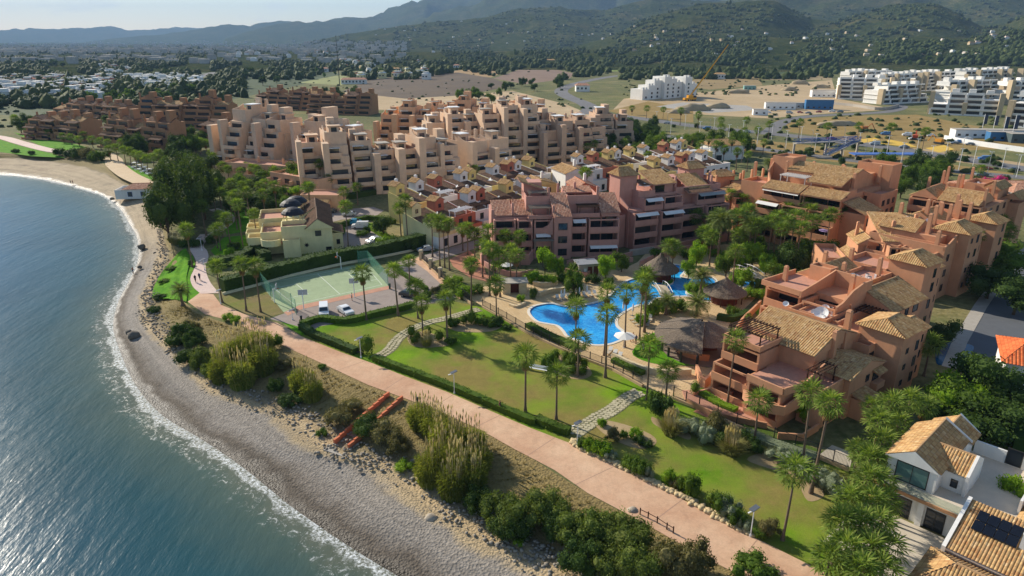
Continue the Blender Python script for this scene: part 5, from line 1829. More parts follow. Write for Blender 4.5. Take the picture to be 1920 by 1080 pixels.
# ---------------------------------------------------------------- terraced town houses
HOUSE_N = 0
def town_house(O, rz, wall, label, front, W=6.2, D=10, H=6.4, seed=0, group='coloured town houses'):
 rng = random.Random(seed)
 b = Bd('town_house', label, O, rz, wall, group, 'house', near=False)
 b.box(.02, W - .02, 0, D, 0, H)
 # sloped party wall and tiled slope, its shade put into the darker tiles
 z1 = H + 2.3
 for x in (.02, W - .22):
  b.put('gable_wall', MB().add([(x, 2.6, H), (x, D, H), (x, D, z1), (x, 3.6, H + .5), (x + .2, 2.6, H), (x + .2, D, H), (x + .2, D, z1), (x + .2, 3.6, H + .5)],
          [(0, 3, 2, 1), (4, 5, 6, 7), (0, 4, 7, 3), (3, 7, 6, 2), (2, 6, 5, 1)]))
 b.shed(.5, W - .5, 3.2, D - .2, H + .15, z1 - .25, 'f', .05, T_BROWN, pitch=.5)
 # pavilion with little tiled roof
 px = rng.choice((.3, W - 3.6))
 b.box(px, px + 3.2, D - 3.4, D - .2, H + .3, H + 4.0, 'roof_pavilion')
 b.gable(px, px + 3.2, D - 3.4, D - .2, H + 4.02, 1.0, 'y', .3, T_TAN, pitch=.5)
 b.win('f', D - 3.4, px + 1.6, H + 2.3, .8, .9)
 c = b.chimney(px + 2.4, D - .8, H + 3.6, 2.0, .9, W_WHITE if rng.random() < .7 else wall)
 # front terrace
 b.flat(.02, W - .02, 0, 3.0, H, 1.0, sides='lrf')
 b.box(.3, W - .3, -2.6, -.003, 0, 3.1, 'porch', front); b.flat(.3, W - .3, -2.6, -.003, 3.1, 1.0, sides='lrf')
 for x in (W * .3, W * .72):
  b.win('f', 0, x, 4.0, 1.2, 1.5); b.win('f', -2.6, x, .6, 1.2, 1.8)
 if rng.random() < .6:
  b.pergola(.8, W - 1.0, .4, 2.6, H + .05, 2.0, 'y', rng.choice((WOOD_D, WHITE_P)), .6)
 if rng.random() < .5:
  b.dish(W - 1, D * .5, H + 1.0, .45, R(220) - rz)
 if rng.random() < .35:
  b.put('solar_heater', MB().box(px - .2 if px > 1 else px + 3.4, px + 1.2 if px > 1 else px + 4.6, 4.0, 5.2, H + 1.6, H + 1.75), WHITE_P)
 return b

# ---------------------------------------------------------------- white modern blocks
def modern(O, O2, lev, label, seed, dep=14, group='white modern apartment blocks'):
 rng = random.Random(seed)
 d = Vector((O2[0] - O[0], O2[1] - O[1], 0))
 W, rz = d.length, math.atan2(d.y, d.x)
 b = Bd('apartment_building', label, O, rz, W_WHITE, group, near=False)
 n = max(3, int(W / 9))
 bw = W / n
 for k in range(lev):
  z, y = k * 3.5, k * 1.5
  i0, i1 = (0, n) if k < lev - 2 else (rng.randint(0, 1), n - rng.randint(0, 1))
  b.box(i0 * bw, i1 * bw, y + 2.2, dep + 6, z + .302, z + 3.5, 'wall')
  b.box(i0 * bw - .6, i1 * bw + .6, y - .4, dep + 6.4, z, z + .3, 'floor_slab')
  for i in range(i0, i1):
   b.put('balcony', MB().box(i * bw + .3, (i + 1) * bw - .9, y - .3, y - .1, z + .302, z + 1.2))
   b.win('f', y + 2.2, (i + .5) * bw, z + .4, bw * .78, 2.5, GLASS, FRAME_D, 4)
   if rng.random() < .3:
    b.box(i * bw - .4, i * bw + .5, y + .2, y + 2.19, z + .302, z + 3.49, 'pier')
 for i in range(0, n + 1, 2):
  hh = (lev - rng.choice((0, 0, 1, 2))) * 3.5 + 1.6
  b.box(i * bw - 1.6, i * bw + 1.4, -1.2 + rng.uniform(0, 3), 5, 0, hh, 'stone_tower', W_TAN)
 for i in range(n):
  zt = lev * 3.5
  if rng.random() < .8:
   b.box(i * bw + 1, i * bw + rng.uniform(4, 6), lev * 1.5 + 3, lev * 1.5 + 8, zt + .003, zt + rng.uniform(2.2, 3.4), 'roof_pavilion')
  b.box(i * bw + .2, (i + 1) * bw - .2, lev * 1.5 + .8, lev * 1.5 + 1.0, zt, zt + 1.1, 'parapet')
 return b
# ================================================================== buildings in place
block_a(); block_b(); block_c(); block_c_wing(); block_c2(); block_d(); block_d2(); poolside_block(); poolside_block2()

beige((-121, 277), (-92, 262), 4, 7, 'beige stepped block with rounded balconies at the seaward end of the complex', 3)
beige((-90, 268), (-64, 250), 4, 6, 'beige stepped block behind the peach terraces, second from the sea', 8)
beige((-69, 224), (-46, 233), 3, 6, 'beige stepped block with planted upper terraces above the yellow villa', 14)
beige((-45, 231), (-17, 246), 4, 5, 'beige stepped block with tall fin towers behind the coloured town houses', 21)
beige((-14, 252), (2, 266), 2, 5, 'small beige block with low balconies at the middle of the complex', 30)
beige((-10, 283), (22, 296), 4, 7, 'beige stepped block with tall square lift towers near the roadside trees', 33)
beige((14, 286), (44, 300), 4, 5, 'beige block with plain tall piers at the inland end of the complex', 41, wall=wall_mat('dusky_beige_render', 'c9aa90'))
beige((-62, 318), (-30, 312), 4, 6, 'peach stepped block in the rear row, beside the brown hillside flats', 52, wall=W_BEIGE2)
beige((-33, 282), (-10, 290), 3, 6, 'beige rear block with a curved white parapet in the middle of the complex', 57)
beige((-48, 360), (-14, 352), 4, 6, 'peach block in the farthest row of the complex with clustered lift towers', 61, wall=W_BEIGE2)
beige((-8, 345), (14, 340), 3, 6, 'peach block in the farthest row near the green trees', 66, wall=W_BEIGE2)
beige((30, 318), (58, 322), 3, 5, 'dusky beige rear block by the roadside trees', 71, wall=wall_mat('dusky_beige_render', 'c9aa90'))

def podium(O, O2, lv, label, seed):
 rng = random.Random(seed)
 d = Vector((O2[0] - O[0], O2[1] - O[1], 0))
 W, rz = d.length, math.atan2(d.y, d.x)
 b = Bd('terrace_building', label, O, rz, W_BEIGE2, 'peach terraces', near=False)
 n = int(W / 6)
 for k in range(lv):
  b.box(0, W, k * 4.0, 14, k * 3.1, k * 3.1 + 3.1 - (.002 if k < lv - 1 else 0))
  b.flat(0, W, k * 4.0, k * 4 + 4 if k < lv - 1 else 14, k * 3.1 + 3.1, .9)
  for i in range(n):
   b.win('f', k * 4.0, (i + .5) * W / n, k * 3.1 + .5, 2.4, 1.9)
   b.box(i * W / n - .2, i * W / n + .2, k * 4.0 - 1.6, k * 4.0 - .003, 0 if k == 0 else k * 3.1 + .05, k * 3.1 + 2.2, 'fin_wall')
   if rng.random() < .6:
    b.chimney(rng.uniform(.5, W - .5), k * 4 + rng.uniform(4.5, 10), k * 3.1 + 3.1, rng.uniform(1.6, 3.2), .8)
 return b
podium((-110, 252), (-62, 236), 2, 'low peach terraces with small piers below the beige balconies', 1)
podium((-86, 232), (-66, 218), 2, 'low peach terraces stepping down to the round blue pool', 2)

# brown hillside flats by the beach
def brown(O, O2, lev, label, seed):
 rng = random.Random(seed)
 d = Vector((O2[0] - O[0], O2[1] - O[1], 0))
 W, rz = d.length, math.atan2(d.y, d.x)
 b = Bd('apartment_building', label, O, rz, W_BROWN, 'brown apartment blocks', near=False)
 n = max(2, int(W / 9))
 bw = W / n
 for i in range(n):
  m = max(2, lev - rng.choice((0, 0, 1)))
  y = rng.uniform(0, 4)
  for k in range(m):
   b.box(i * bw, (i + 1) * bw - .05, y + k * 1.8, 18, k * 3.3, k * 3.3 + 3.3 - (.002 if k < m - 1 else 0))
   b.put('balcony', MB().box(i * bw + .3, (i + 1) * bw - .6, y + k * 1.8 - 2.0, y + k * 1.8 - 1.8, k * 3.3 - .2, k * 3.3 + 1.0).box(i * bw + .3, (i + 1) * bw - .6, y + k * 1.8 - 1.8, y + k * 1.8 - .003, k * 3.3 - .2, k * 3.3 + .02))
   b.win('f', y + k * 1.8, (i + .5) * bw, k * 3.3 + .3, bw * .7, 2.1, GLASS, FRAME_D, 3)
   if rng.random() < .45:
    b.shed(i * bw + .4, (i + 1) * bw - .6, y + k * 1.8 - 2.2, y + k * 1.8 + .5, k * 3.3 + 2.6, k * 3.3 + 3.4, 'f', .1, T_BROWN, pitch=.8)
  z = m * 3.3
  b.gable(i * bw + .5, (i + 1) * bw - .5, y + m * 1.8, 16, z + .01, 1.8, rng.choice('xy'), .4, T_BROWN if rng.random() < .5 else T_TAN, pitch=.8)
  b.box(i * bw + bw * .6, i * bw + bw * .6 + 3, 11, 14.5, z, z + rng.uniform(3, 5.5), 'lift_tower')
  b.chimney(i * bw + 1.2, 9, z, 3.2, .9)
 return b
brown((-205, 340), (-165, 318), 4, 'brown flats with deep balconies above the beach promenade', 1)
brown((-262, 372), (-226, 356), 3, 'brown flats among palms at the far end of the seafront', 2)
brown((-228, 420), (-170, 412), 5, 'long brown block with lift towers in front of the white village', 3)
brown((-160, 350), (-136, 338), 3, 'small brown block beside the seaward beige block', 4)
brown((-310, 470), (-250, 440), 3, 'reddish brown flats half hidden in palms in front of the white village', 5)
brown((-200, 540), (-150, 520), 4, 'dark ochre flats behind the beige complex', 6)
brown((-148, 500), (-100, 490), 4, 'ochre flats with clustered towers behind the beige complex', 7)

# coloured town houses in stepped rows
CN = {'W': ('white', W_WHITE), 'Y': ('yellow', W_YELLOW), 'R': ('brick red', W_RED), 'C': ('cream', W_CREAM)}
ORD = ['first', 'second', 'third', 'fourth', 'fifth', 'sixth', 'seventh', 'eighth', 'ninth', 'tenth']
def row(apex0, step, cols, D, H, where, seed):
 W, rz = math.hypot(*step), math.atan2(step[1], step[0])
 yx, yy = -math.sin(rz), math.cos(rz)
 for i, c in enumerate(cols):
  ax, ay = apex0[0] + step[0] * i, apex0[1] + step[1] * i
  O = (ax - yx * (D - 2), ay - yy * (D - 2))
  n, m = CN[c]
  town_house(O, rz, m, '%s town house, %s from the sea in the %s' % (n, ORD[i], where), random.Random(seed + i).choice((W_WHITE, m)), W, D, H, seed + i)
row((-34.5, 194), (4.9, 5.7), 'YWRWYWRWY', 13.5, 6.3, 'upper row below the beige blocks', 100)
row((-27.0, 172.5), (5.3, 6.5), 'CRWRYW', 10.5, 5.4, 'lower row above the hedge', 200)
row((19, 244), (6.2, 4.9), 'WRYWYWRWY', 13, 6.3, 'row nearest the coast road', 300)
row((46, 240), (6.0, 4.4), 'YWRWW', 11, 6.0, 'front row beside the pink block', 400)
# big plain houses between the rows
def big_house(O, rz, W, D, H, wall, label, roof=T_TAN):
 b = Bd('house', label, O, rz, wall, None, 'house', near=False)
 b.box(0, W, 0, D, 0, H); b.gable(0, W, 0, D, H + .01, 1.6, 'y', .3, roof, off=.4, pitch=.5)
 for z in (1.0, 4.2):
  for x in (W * .3, W * .7):
   b.win('f', 0, x, z, 1.0, 1.3)
  b.win('l', 0, D * .4, z, 1.0, 1.3)
 b.chimney(W * .7, D * .7, H + 1, 2.0, .9, W_WHITE)
 b.flat(W, W + 2.6, 0, D, 3.0, 1.0); b.box(W + .003, W + 2.6, 0, D, 0, 3.0)
 return b
big_house((17.5, 222), R(20), 10, 12, 8.6, W_WHITE, 'tall plain white house between the town house rows beside two fan palms')
big_house((19, 201), R(12), 7, 10, 8.2, W_RED, 'pink and red house with stacked balconies behind the pink poolside block', T_RED)
big_house((6, 214), R(20), 9, 9, 6.4, W_YELLOW, 'yellow house with arched roof terrace below the tall white house')

# white modern flats beyond the coast road
def P2(u, v):
 p = G(u, v)
 return (p.x, p.y)
modern(P2(1572, 186), P2(1668, 188), 5, 'white modern flats beside the construction ground, at the row\'s seaward end', 1)
modern(P2(1655, 196), P2(1742, 192), 4, 'white modern flats with tan stone towers, second in the row', 2)
modern(P2(1742, 214), P2(1872, 220), 4, 'long low white modern block in front of the others by the flagpoles', 3)
modern(P2(1712, 172), P2(1800, 168), 5, 'white modern block in the rear row, second from the site', 4)
modern(P2(1812, 178), P2(1910, 172), 6, 'tall white modern block in the rear row above the long low block', 5)
modern(P2(1885, 238), P2(1990, 246), 5, 'white modern block cut by the picture edge beyond the flagpoles', 6)
modern(P2(1892, 196), P2(1990, 196), 5, 'white modern block behind the one cut by the picture edge', 7)
modern(P2(1600, 168), P2(1680, 165), 5, 'white modern block with tan towers in the rear row nearest the hills', 8)
modern(P2(1660, 178), P2(1725, 174), 5, 'white modern block squeezed between two others in the rear row', 9)
modern(P2(1790, 196), P2(1880, 192), 5, 'white modern block just behind the long low block', 10)
def white_shell():
 O, O2 = P2(1204, 188), P2(1308, 182)
 d = Vector((O2[0] - O[0], O2[1] - O[1], 0))
 W, rz = d.length, math.atan2(d.y, d.x)
 b = Bd('apartment_building', 'plain white stepped block under construction beside the yellow crane', O, rz, W_WHITE, None, near=False)
 n = 8
 for i in range(n):
  h = [9, 12, 16, 19, 17, 14, 18, 12][i]
  b.box(i * W / n, (i + 1) * W / n - .02, (i % 3) * 2, 16, 0, h)
  for z in range(1, int(h / 3.3)):
   b.win('f', (i % 3) * 2, (i + .5) * W / n, z * 3.3 - 2, 1.6, 1.6)
  for q in (.1, .5):
   b.box((i + q) * W / n, (i + q + .25) * W / n, (i % 3) * 2 + 1, (i % 3) * 2 + 4, h + .003, h + 1.6, 'parapet')
 return b
white_shell()

# ---------------------------------------------------------------- yellow seafront villa
def yellow_villa():
 O, rz = (-61.0, 159.5), R(16)
 b = Bd('villa', 'pale yellow villa with stepped terraces and black domed canopies behind the sports court hedge', O, rz, W_CREAM, None, 'house')
 b.box(5, 17, 0, 12, 0, 6.2); b.box(0, 4.998, 2, 12, 0, 4.6); b.box(6, 17, 12.002, 24, 0, 6.4); b.box(-1, 5.998, 13, 24, 0, 5.4)
 for i, (x, y) in enumerate(((-3.2, 3), (-4.0, 8), (-4.2, 14), (-4.0, 19))):
  b.box(x, 0 if i < 2 else -1.003, y, y + 4.2, 0, 3.2); b.flat(x, 0 if i < 2 else -1.003, y, y + 4.2, 3.2, 1.0, sides='lfb')
 b.put('balcony', MB().strip(arc(2.6, 1.6, 2.6, 160, 320, 10), .25, 2.6, 4.2)); b.put('terrace', MB().prism(arc(2.6, 1.6, 2.5, 0, 360, 15)[:-1], 2.6, 3.2), TERR_FLOOR)
 b.flat(0, 5, 2, 12, 4.6, 1.0, sides='lfb'); b.flat(5, 11, 0, 6, 6.2, 1.0, sides='lfb'); b.flat(-1, 6, 13, 24, 5.4, 1.0, sides='lfb')
 b.gable(11, 17, -.1, 13, 6.22, 2.4, 'y', .4, T_BROWN, off=.45); b.gable(10, 17, 13.4, 24, 6.42, 2.2, 'y', .4, T_BROWN)
 b.put('gable_wall', MB().add([(11, -.02, 6.2), (17, -.02, 6.2), (13.7, -.02, 8.4), (11, .2, 6.2), (17, .2, 6.2), (13.7, .2, 8.4)], [(0, 1, 2), (5, 4, 3)]))
 for cx, cy, z in ((7.8, 8.8, 6.3), (7.2, 17.5, 6.5), (8.6, 21.5, 6.5)):
  m = MB()
  for k in range(8):
   a = math.pi * 2 * k / 8
   m.box(cx + 2.3 * math.cos(a) - .12, cx + 2.3 * math.cos(a) + .12, cy + 2.3 * math.sin(a) - .12, cy + 2.3 * math.sin(a) + .12, z, z + 2.0)
  b.put('column_ring', m)
  b.put('dome', MB().lathe([(2.9, 2.0 + z), (2.8, 2.35 + z), (2.3, 2.9 + z), (1.5, 3.4 + z), (.6, 3.65 + z), (.1, 3.7 + z)], 14, 0, (cx, cy, 0)), M('black_fabric', '2b2d33', .6, .15, 2))
 b.win('f', 0, 13.6, 4.4, 1.3, 1.2, split=2); b.win('f', 0, 15.8, .5, 1.2, .8); b.win('f', 0, 7.6, 1.0, 1.0, 1.2)
 b.put('sun_emblem', MB().add([(10.6 + (.7 if k % 2 else .32) * math.cos(k * math.pi / 8), -.04, 2.2 + (.7 if k % 2 else .32) * math.sin(k * math.pi / 8)) for k in range(16)], [tuple(range(16))]), M('iron_black', '22252a', .6))
 b.box(17.002, 19.5, 2, 9, 0, 4.2); b.shed(17.002, 19.5, 2, 9, 4.22, 5.2, 'r', .3, T_BROWN); b.win('f', 2, 18.3, 1.4, .7, 1.1)
 b.box(5.2, 9.2, -2.4, -.003, 0, 3.4); b.flat(5.2, 9.2, -2.4, -.003, 3.4, 1.0, sides='lfr')
 return b
yellow_villa()
def small_flat_house(u, v, W, D, H, rz, label, wall=W_BEIGE2):
 p = G(u, v)
 b = Bd('pump_house', label, (p.x, p.y), rz, wall, None, 'house', near=False)
 b.box(0, W, 0, D, 0, H); b.flat(0, W, 0, D, H, .5); b.box(W * .2, W * .8, -2.5, -.003, 0, H * .7); b.gable(W * .2, W * .8, -2.5, -.1, H * .7 + .01, .6, 'x', .2, T_TAN, pitch=.5)
 b.win('f', -2.5, W * .35, .6, 1.0, 1.4, frame=FRAME_W); b.win('f', -2.5, W * .65, .6, 1.0, 1.4, frame=FRAME_W)
small_flat_house(565, 394, 12, 8, 4.4, R(-4), 'flat roofed peach service building behind the upper car park')

# ---------------------------------------------------------------- white villa by the promenade
def white_villa():
 O, rz = (42.5, 65.9), R(-47.5)
 b = Bd('villa', 'white villa with tan tiled gables and glazed upper balcony beside the screen of palms', O, rz, W_WHITE, None, 'house')
 z1 = 3.4
 b.box(0, 5.0, 0, 9.4, z1 + .002, 6.0)
 b.put('gable_wall', MB().add([(0, 0, 6.0), (5, 0, 6.0), (2.5, 0, 7.6), (0, .25, 6.0), (5, .25, 6.0), (2.5, .25, 7.6)], [(0, 1, 2), (5, 4, 3)]))
 b.gable(0, 5, .1, 9.4, 6.02, 1.65, 'y', .3, pitch=.3)
 b.win('f', 0, 2.6, z1 + .2, 3.1, 2.2, CURT, FRAME_D, 2)
 b.box(1.2, 5.2, 9.402, 12.6, z1, 5.7); b.gable(1.0, 5.4, 9.8, 12.6, 5.72, 1.5, 'y', .3, pitch=.3)
 for y, za, zb in ((9.72, 5.9, 7.75), (12.95, 5.6, 7.3)):
  b.put('verge', MB().strip([(5.6, y), (3.2 if y > 10 else 2.5, y)], .24, [za, zb - .1], [za + .3, zb + .3]), W_WHITE)
 # cross wing with its own tiled slope
 b.box(5.002, 7.2, 2.2, 7.0, z1, 5.6); b.gable(3.6, 7.1, 2.2, 7.0, 5.62, 1.5, 'x', .2, pitch=.3)
 b.put('verge', MB().strip([(7.3, 1.9), (7.3, 4.6), (7.3, 7.3)], .3, [z1] * 3, [5.9, 7.4, 5.9]), W_WHITE)
 b.win('f', 2.2, 6.2, z1 + .6, .5, .8)
 # ground floor, terrace, balustrade
 b.box(-.2, 12, -1.4, 12.6, 0, z1 - .3); b.box(-.4, 12.2, -1.9, 12.8, z1 - .298, z1, 'floor_slab', M('pale_terrace_stone', 'cfc0ab', .8, .1, .8))
 b.put('coping', MB().box(-.4, 8.6, -2.1, -1.903, z1 - .3, z1 + .06), M('terracotta_coping', 'b98a62', .8, .2, 2))
 b.put('balustrade', MB().box(-.3, 8.4, -1.8, -1.77, z1 + .05, z1 + .95), glass_clear())
 b.win('f', -1.4, 1.9, .1, 3.2, 2.3, GLASS, FRAME_D, 2); b.win('f', -1.4, 6.0, .1, 1.7, 2.3, GLASS, FRAME_D, 2)
 b.box(4.3, 4.9, -1.9, -1.403, 0, z1 - .31, 'pier')
 b.put('parapet', MB().strip([(5.4, 12.7), (12.1, 12.7), (12.1, 3.0)], .25, z1 + .002, z1 + 1.6), W_WHITE)
 b.win('f', 12.58, 9.4, z1 + .2, 1.4, 1.9)
 b.put('patio', MB().prism([(-1.2, -1.95), (-1.2, -12), (8.5, -13), (8.5, -1.95)], 0, .12), M('patio_stone', 'c3b8a6', .8, .1, .7))
 for x, y in ((.6, -7.5), (3.0, -6.0), (5.6, -8.4)):
  b.put('paving_joint', MB().box(x, x + .06, y - 4, y + 3, .121, .126), CONC)
 # arched gallery
 b.box(12.202, 16, -1, 12, 0, 3.4); b.gable(12.6, 16, -1, 12, 3.6, 1.3, 'y', .3, pitch=.3)
 for y in (1.5, 4.5, 7.5):
  m = MB().add([(12.19, y + 1.0 * math.cos(R(a)), 1.6 + 1.0 * math.sin(R(a))) for a in range(0, 181, 20)] + [(12.19, y - 1.0, 0.1), (12.19, y + 1.0, .1)], [tuple(range(12))])
  b.put('arch_window', m, GLASS)
 # lower wing with solar panels
 b.box(8.7, 17, -8.2, -2.3, 0, 3.6)
 b.put('gable_wall', MB().add([(8.7, -8.2, 3.6), (8.7, -2.3, 3.6), (8.7, -2.3, 5.6), (8.9, -8.2, 3.6), (8.9, -2.3, 3.6), (8.9, -2.3, 5.6)], [(2, 1, 0), (3, 4, 5)]))
 b.shed(8.8, 17, -8.4, -2.2, 3.65, 5.75, 'f', .3, pitch=.3)
 b.put('verge', MB().strip([(8.6, -8.8), (8.6, -1.9)], .35, [2.6, 2.6], [3.9, 6.1]), W_WHITE)
 b.win('l', 8.7, -5.4, .5, 1.8, 2.0, GLASS, FRAME_D, 2)
 s = Vector((0, 6.2, 2.1)).normalized()
 for i in range(4):
  for j in range(2):
   o = Vector((9.8 + i * .95, -5.6, 4.92)) + s * (j * 1.35)
   u = Vector((.9, 0, 0))
   n = u.cross(s).normalized() * .05
   v = s * 1.28
   b.put('solar_panel', MB().add([o, o + u, o + u + v, o + v, o + n, o + u + n, o + u + v + n, o + v + n], [(3, 2, 1, 0), (4, 5, 6, 7), (0, 1, 5, 4), (1, 2, 6, 5), (2, 3, 7, 6), (3, 0, 4, 7)]), M('solar_cells', '10131c', .15, .1, 1, spec=.6))
 b.box(8, 17, -15, -8.6, 0, 2.8); b.gable(8, 17, -15, -8.7, 2.82, 1.9, 'x', .4, hip=2.8, pitch=.3)
 b.chimney(14, -5, 4.6, 1.8, .6)
 b.path_wall([(-1.4, 13), (1, 13.2), (5, 13.4)], .25, 0, 2.6, 'garden_wall')
 return b
def glass_clear():
 if 'balustrade_glass' in MATS:
  return MATS['balustrade_glass']
 t = NT('balustrade_glass')
 tr = t.new('BsdfTransparent'); tr.inputs[0].default_value = (.86, .93, .9, 1)
 gl = t.new('BsdfGlossy', Roughness=.04)
 mx = t.new('MixShader'); mx.inputs[0].default_value = .12
 t.link(tr.outputs[0], mx.inputs[1]); t.link(gl.outputs[0], mx.inputs[2]); t.link(mx.outputs[0], t.out.inputs['Surface'])
 return t.m
white_villa()

# red-roofed villas behind
def red_villa(u, v, W, D, H, rz, label, roof=T_ORANGE, wall=W_WHITE):
 p = G(u, v)
 b = Bd('villa', label, (p.x, p.y), rz, wall, None, 'house', near=False)
 b.box(0, W, 0, D, 0, H); b.gable(0, W, 0, D, H + .01, 2.2, 'x', .6, roof, hip=min(W, D) * .35, pitch=.45)
 b.box(-2.5, W * .7, -2.4, -.003, 0, H * .5); b.put('balustrade', MB().box(-2.5, W * .7, -2.4, -2.25, H * .5 + .7, H * .5 + .85).box(-2.5, W * .7, -2.4, -2.25, H * .5, H * .5 + .1))
 bal = MB()
 k = 0
 while k * .55 < W * .7 + 2.5:
  bal.box(-2.45 + k * .55, -2.3 + k * .55, -2.38, -2.27, H * .5 + .1, H * .5 + .7); k += 1
 b.put('baluster_row', bal)
 for x in (W * .2, W * .5, W * .8):
  b.win('f', 0, x, H * .55, 1.2, 1.5)
 b.win('f', -2.4, W * .2, .3, 2.4, 2.0, split=2)
 return b
red_villa(1868, 748, 14, 10, 6, R(-30), 'white villa with an orange tiled hip roof and balustrade behind the dark trees')
red_villa(1800, 385, 30, 12, 5, R(-8), 'long low house with orange roofs behind the bougainvillea', T_RED, W_TERRA)
red_villa(1895, 392, 16, 10, 5, R(-8), 'low house with an orange roof near the coast road at the picture edge', T_RED, W_WHITE)
red_villa(1330, 300, 16, 10, 6, R(10), 'pale house under palms behind the terracotta blocks', T_TAN, W_WHITE)
# beach hut
def beach_hut():
 p = G(230, 372, -1.3)
 b = Bd('beach_hut', 'small white beach hut with a red tiled hip roof on the sand', (p.x, p.y, -1.6), R(8), W_WHITE, None, 'hut', near=False)
 b.box(0, 10.5, 0, 8, 0, 3.2); b.gable(0.4, 11, 0, 8, 3.22, 1.3, 'x', .3, T_RED, hip=2.6, pitch=.5); b.flat(-2.2, .4, 0, 8, 2.6, .6, floor=None); b.box(-2.2, -.003, 0, 8, 0, 2.6)
 b.win('f', 0, 6.8, .9, 1.3, 1.5, frame=M('blue_frame', '2f5f9a', .6)); b.win('f', 0, 2.6, .9, 1.3, 1.5, frame=M('blue_frame', '2f5f9a'))
beach_hut()
for i, (u, v, W, D, H, lab) in enumerate(((1340, 148, 14, 10, 6, 'white two storey house among trees behind the crane'), (1080, 172, 14, 10, 6, 'white house beside the curved road'), (640, 158, 30, 12, 5, 'long low white shed with a salmon roof in the fields'),
           (1140, 118, 26, 14, 8, 'unfinished pink house on the wooded rise'), (1020, 120, 24, 14, 8, 'large ochre house on the wooded rise'), (590, 135, 22, 12, 5, 'white farmhouse beside the pale field'), (720, 135, 26, 12, 5, 'white farmhouse with sheds in the fields'), (850, 128, 18, 12, 5, 'pale farmhouse below the dark cypresses'))):
 p = G(u, v)
 b = Bd('house', lab, (p.x, p.y), R(10 * (i % 3) - 8), W_WHITE if 'pink' not in lab and 'ochre' not in lab else W_TAN, None, 'house', near=False)
 b.box(0, W, 0, D, 0, H); b.gable(0, W, 0, D, H + .01, 2, 'x', .5, T_RED if 'salmon' in lab or i % 2 else T_TAN, hip=3, pitch=1.0)
 for x in np.arange(2, W - 1, 4):
  b.win('f', 0, float(x), H * .4, 1.6, 1.8)
# ================================================================== planting in place
PG = 'fan palms of the park and pool'
# base pixel, row of the crown's centre, what sets it apart
PALMS = [
 (985, 773, 668, 'slender fan palm standing alone on the lawn above the promenade hedge'),
 (1043, 787, 706, 'fan palm with a white painted trunk foot beside the dark promenade bench'),
 (1083, 706, 640, 'fan palm rising from the clipped ball shrubs near the white lawn bench'),
 (1135, 708, 592, 'tall fan palm on the lawn just outside the pool fence below the white parasol'),
 (1078, 664, 578, 'fan palm at the pool edge in front of the deep blue water'),
 (1133, 667, 552, 'tall slender fan palm at the near lip of the pool, behind another palm'),
 (1171, 651, 551, 'fan palm in a round stone ring beside the white pool parasol'),
 (1199, 637, 530, 'tall fan palm beside the sun loungers, nearer of a close pair'),
 (1208, 623, 519, 'tall fan palm beside the sun loungers, farther of a close pair'),
 (1213, 750, 650, 'fan palm on the lawn at the top of the stepping stone path'),
 (1247, 761, 698, 'short fan palm beside the pool fence below the bar lawn'),
 (1370, 563, 473, 'tall fan palm beside the thatched hut with dark red walls'),
 (1364, 757, 640, 'tall fan palm in front of the closest terracotta balconies'),
 (1415, 828, 756, 'fan palm inside the iron fence below the terracotta terrace'),
 (1505, 868, 742, 'thin tall fan palm at the iron fence, left of a leaning pair'),
 (1520, 925, 758, 'thick tall fan palm rising from grey shrubs by the iron fence'),
 (1467, 1013, 888, 'lone fan palm on the lawn beside the solar lamp near the stone edging'),
 (1248, 527, 462, 'thin palm on the pool islet, one of two'),
 (1256, 524, 466, 'thin palm on the pool islet next to its twin'),
 (687, 600, 514, 'fan palm between the parked white car and the clipped hedge'),
 (747, 592, 508, 'fan palm at the edge of the car park beside the hedge end'),
 (768, 535, 490, 'fan palm in the car park near the service road'),
 (784, 597, 538, 'fan palm behind another at the corner of the car park lawn'),
 (793, 630, 570, 'fan palm in the round shrub bed on the dry lawn'),
 (845, 600, 538, 'fan palm behind the lawn shrub bed close to the stone path'),
 (839, 642, 562, 'fan palm with a small tag at the right end of the shrub bed'),
 (884, 586, 496, 'slender fan palm at the corner of the pool wall'),
 (931, 600, 535, 'fan palm on the pool terrace beside the curved bench'),
 (462, 583, 497, 'fan palm on the bare lawn beside the court net, seaward one'),
 (489, 585, 499, 'fan palm on the bare lawn beside the court net, inland one'),
 (417, 567, 499, 'fan palm with long trunk at the end of the tall hedge by the path'),
 (361, 501, 432, 'fan palm on the bright seaside lawn next to the pale path'),
 (753, 458, 393, 'fan palm in front of the cream town house, left of a pair'),
 (765, 458, 378, 'fan palm in front of the cream town house, right of a pair'),
 (654, 471, 388, 'very slender fan palm at the edge of the upper car park'),
 (1810, 530, 445, 'slanting fan palm against the shaded end wall of the long terracotta block'),
 (1732, 705, 648, 'fan palm against the shaded tower of the closest terracotta block'),
 (585, 408, 352, 'slender fan palm beside the flat roofed service building'),
 (811, 482, 414, 'fan palm with a brown leaf skirt in the entrance row, first'),
]
for u, v, vc, lab in PALMS:
 palm_px(u, v, vc, lab, PG, fronds=(v > 640))
def palms(lst, label, group, **kw):
 for i, q in enumerate(sorted(lst)):
  palm_px(q[0], q[1], q[2], '%s, %s from the sea' % (label, nth(i)), group, **kw)
palms([(825, 499, 417), (834, 502, 420), (843, 507, 420)], 'fan palm in the entrance row beside the iron railing', 'entrance row palms', skirt=1.0)
palms([(877, 478, 428), (890, 482, 440), (915, 495, 434), (905, 520, 462), (918, 555, 468), (938, 557, 485), (969, 541, 480), (948, 500, 443), (975, 502, 445), (926, 530, 470), (957, 520, 470), (868, 470, 430)],
  'fan palm in the grove beside the pink block', 'grove beside the pink block')
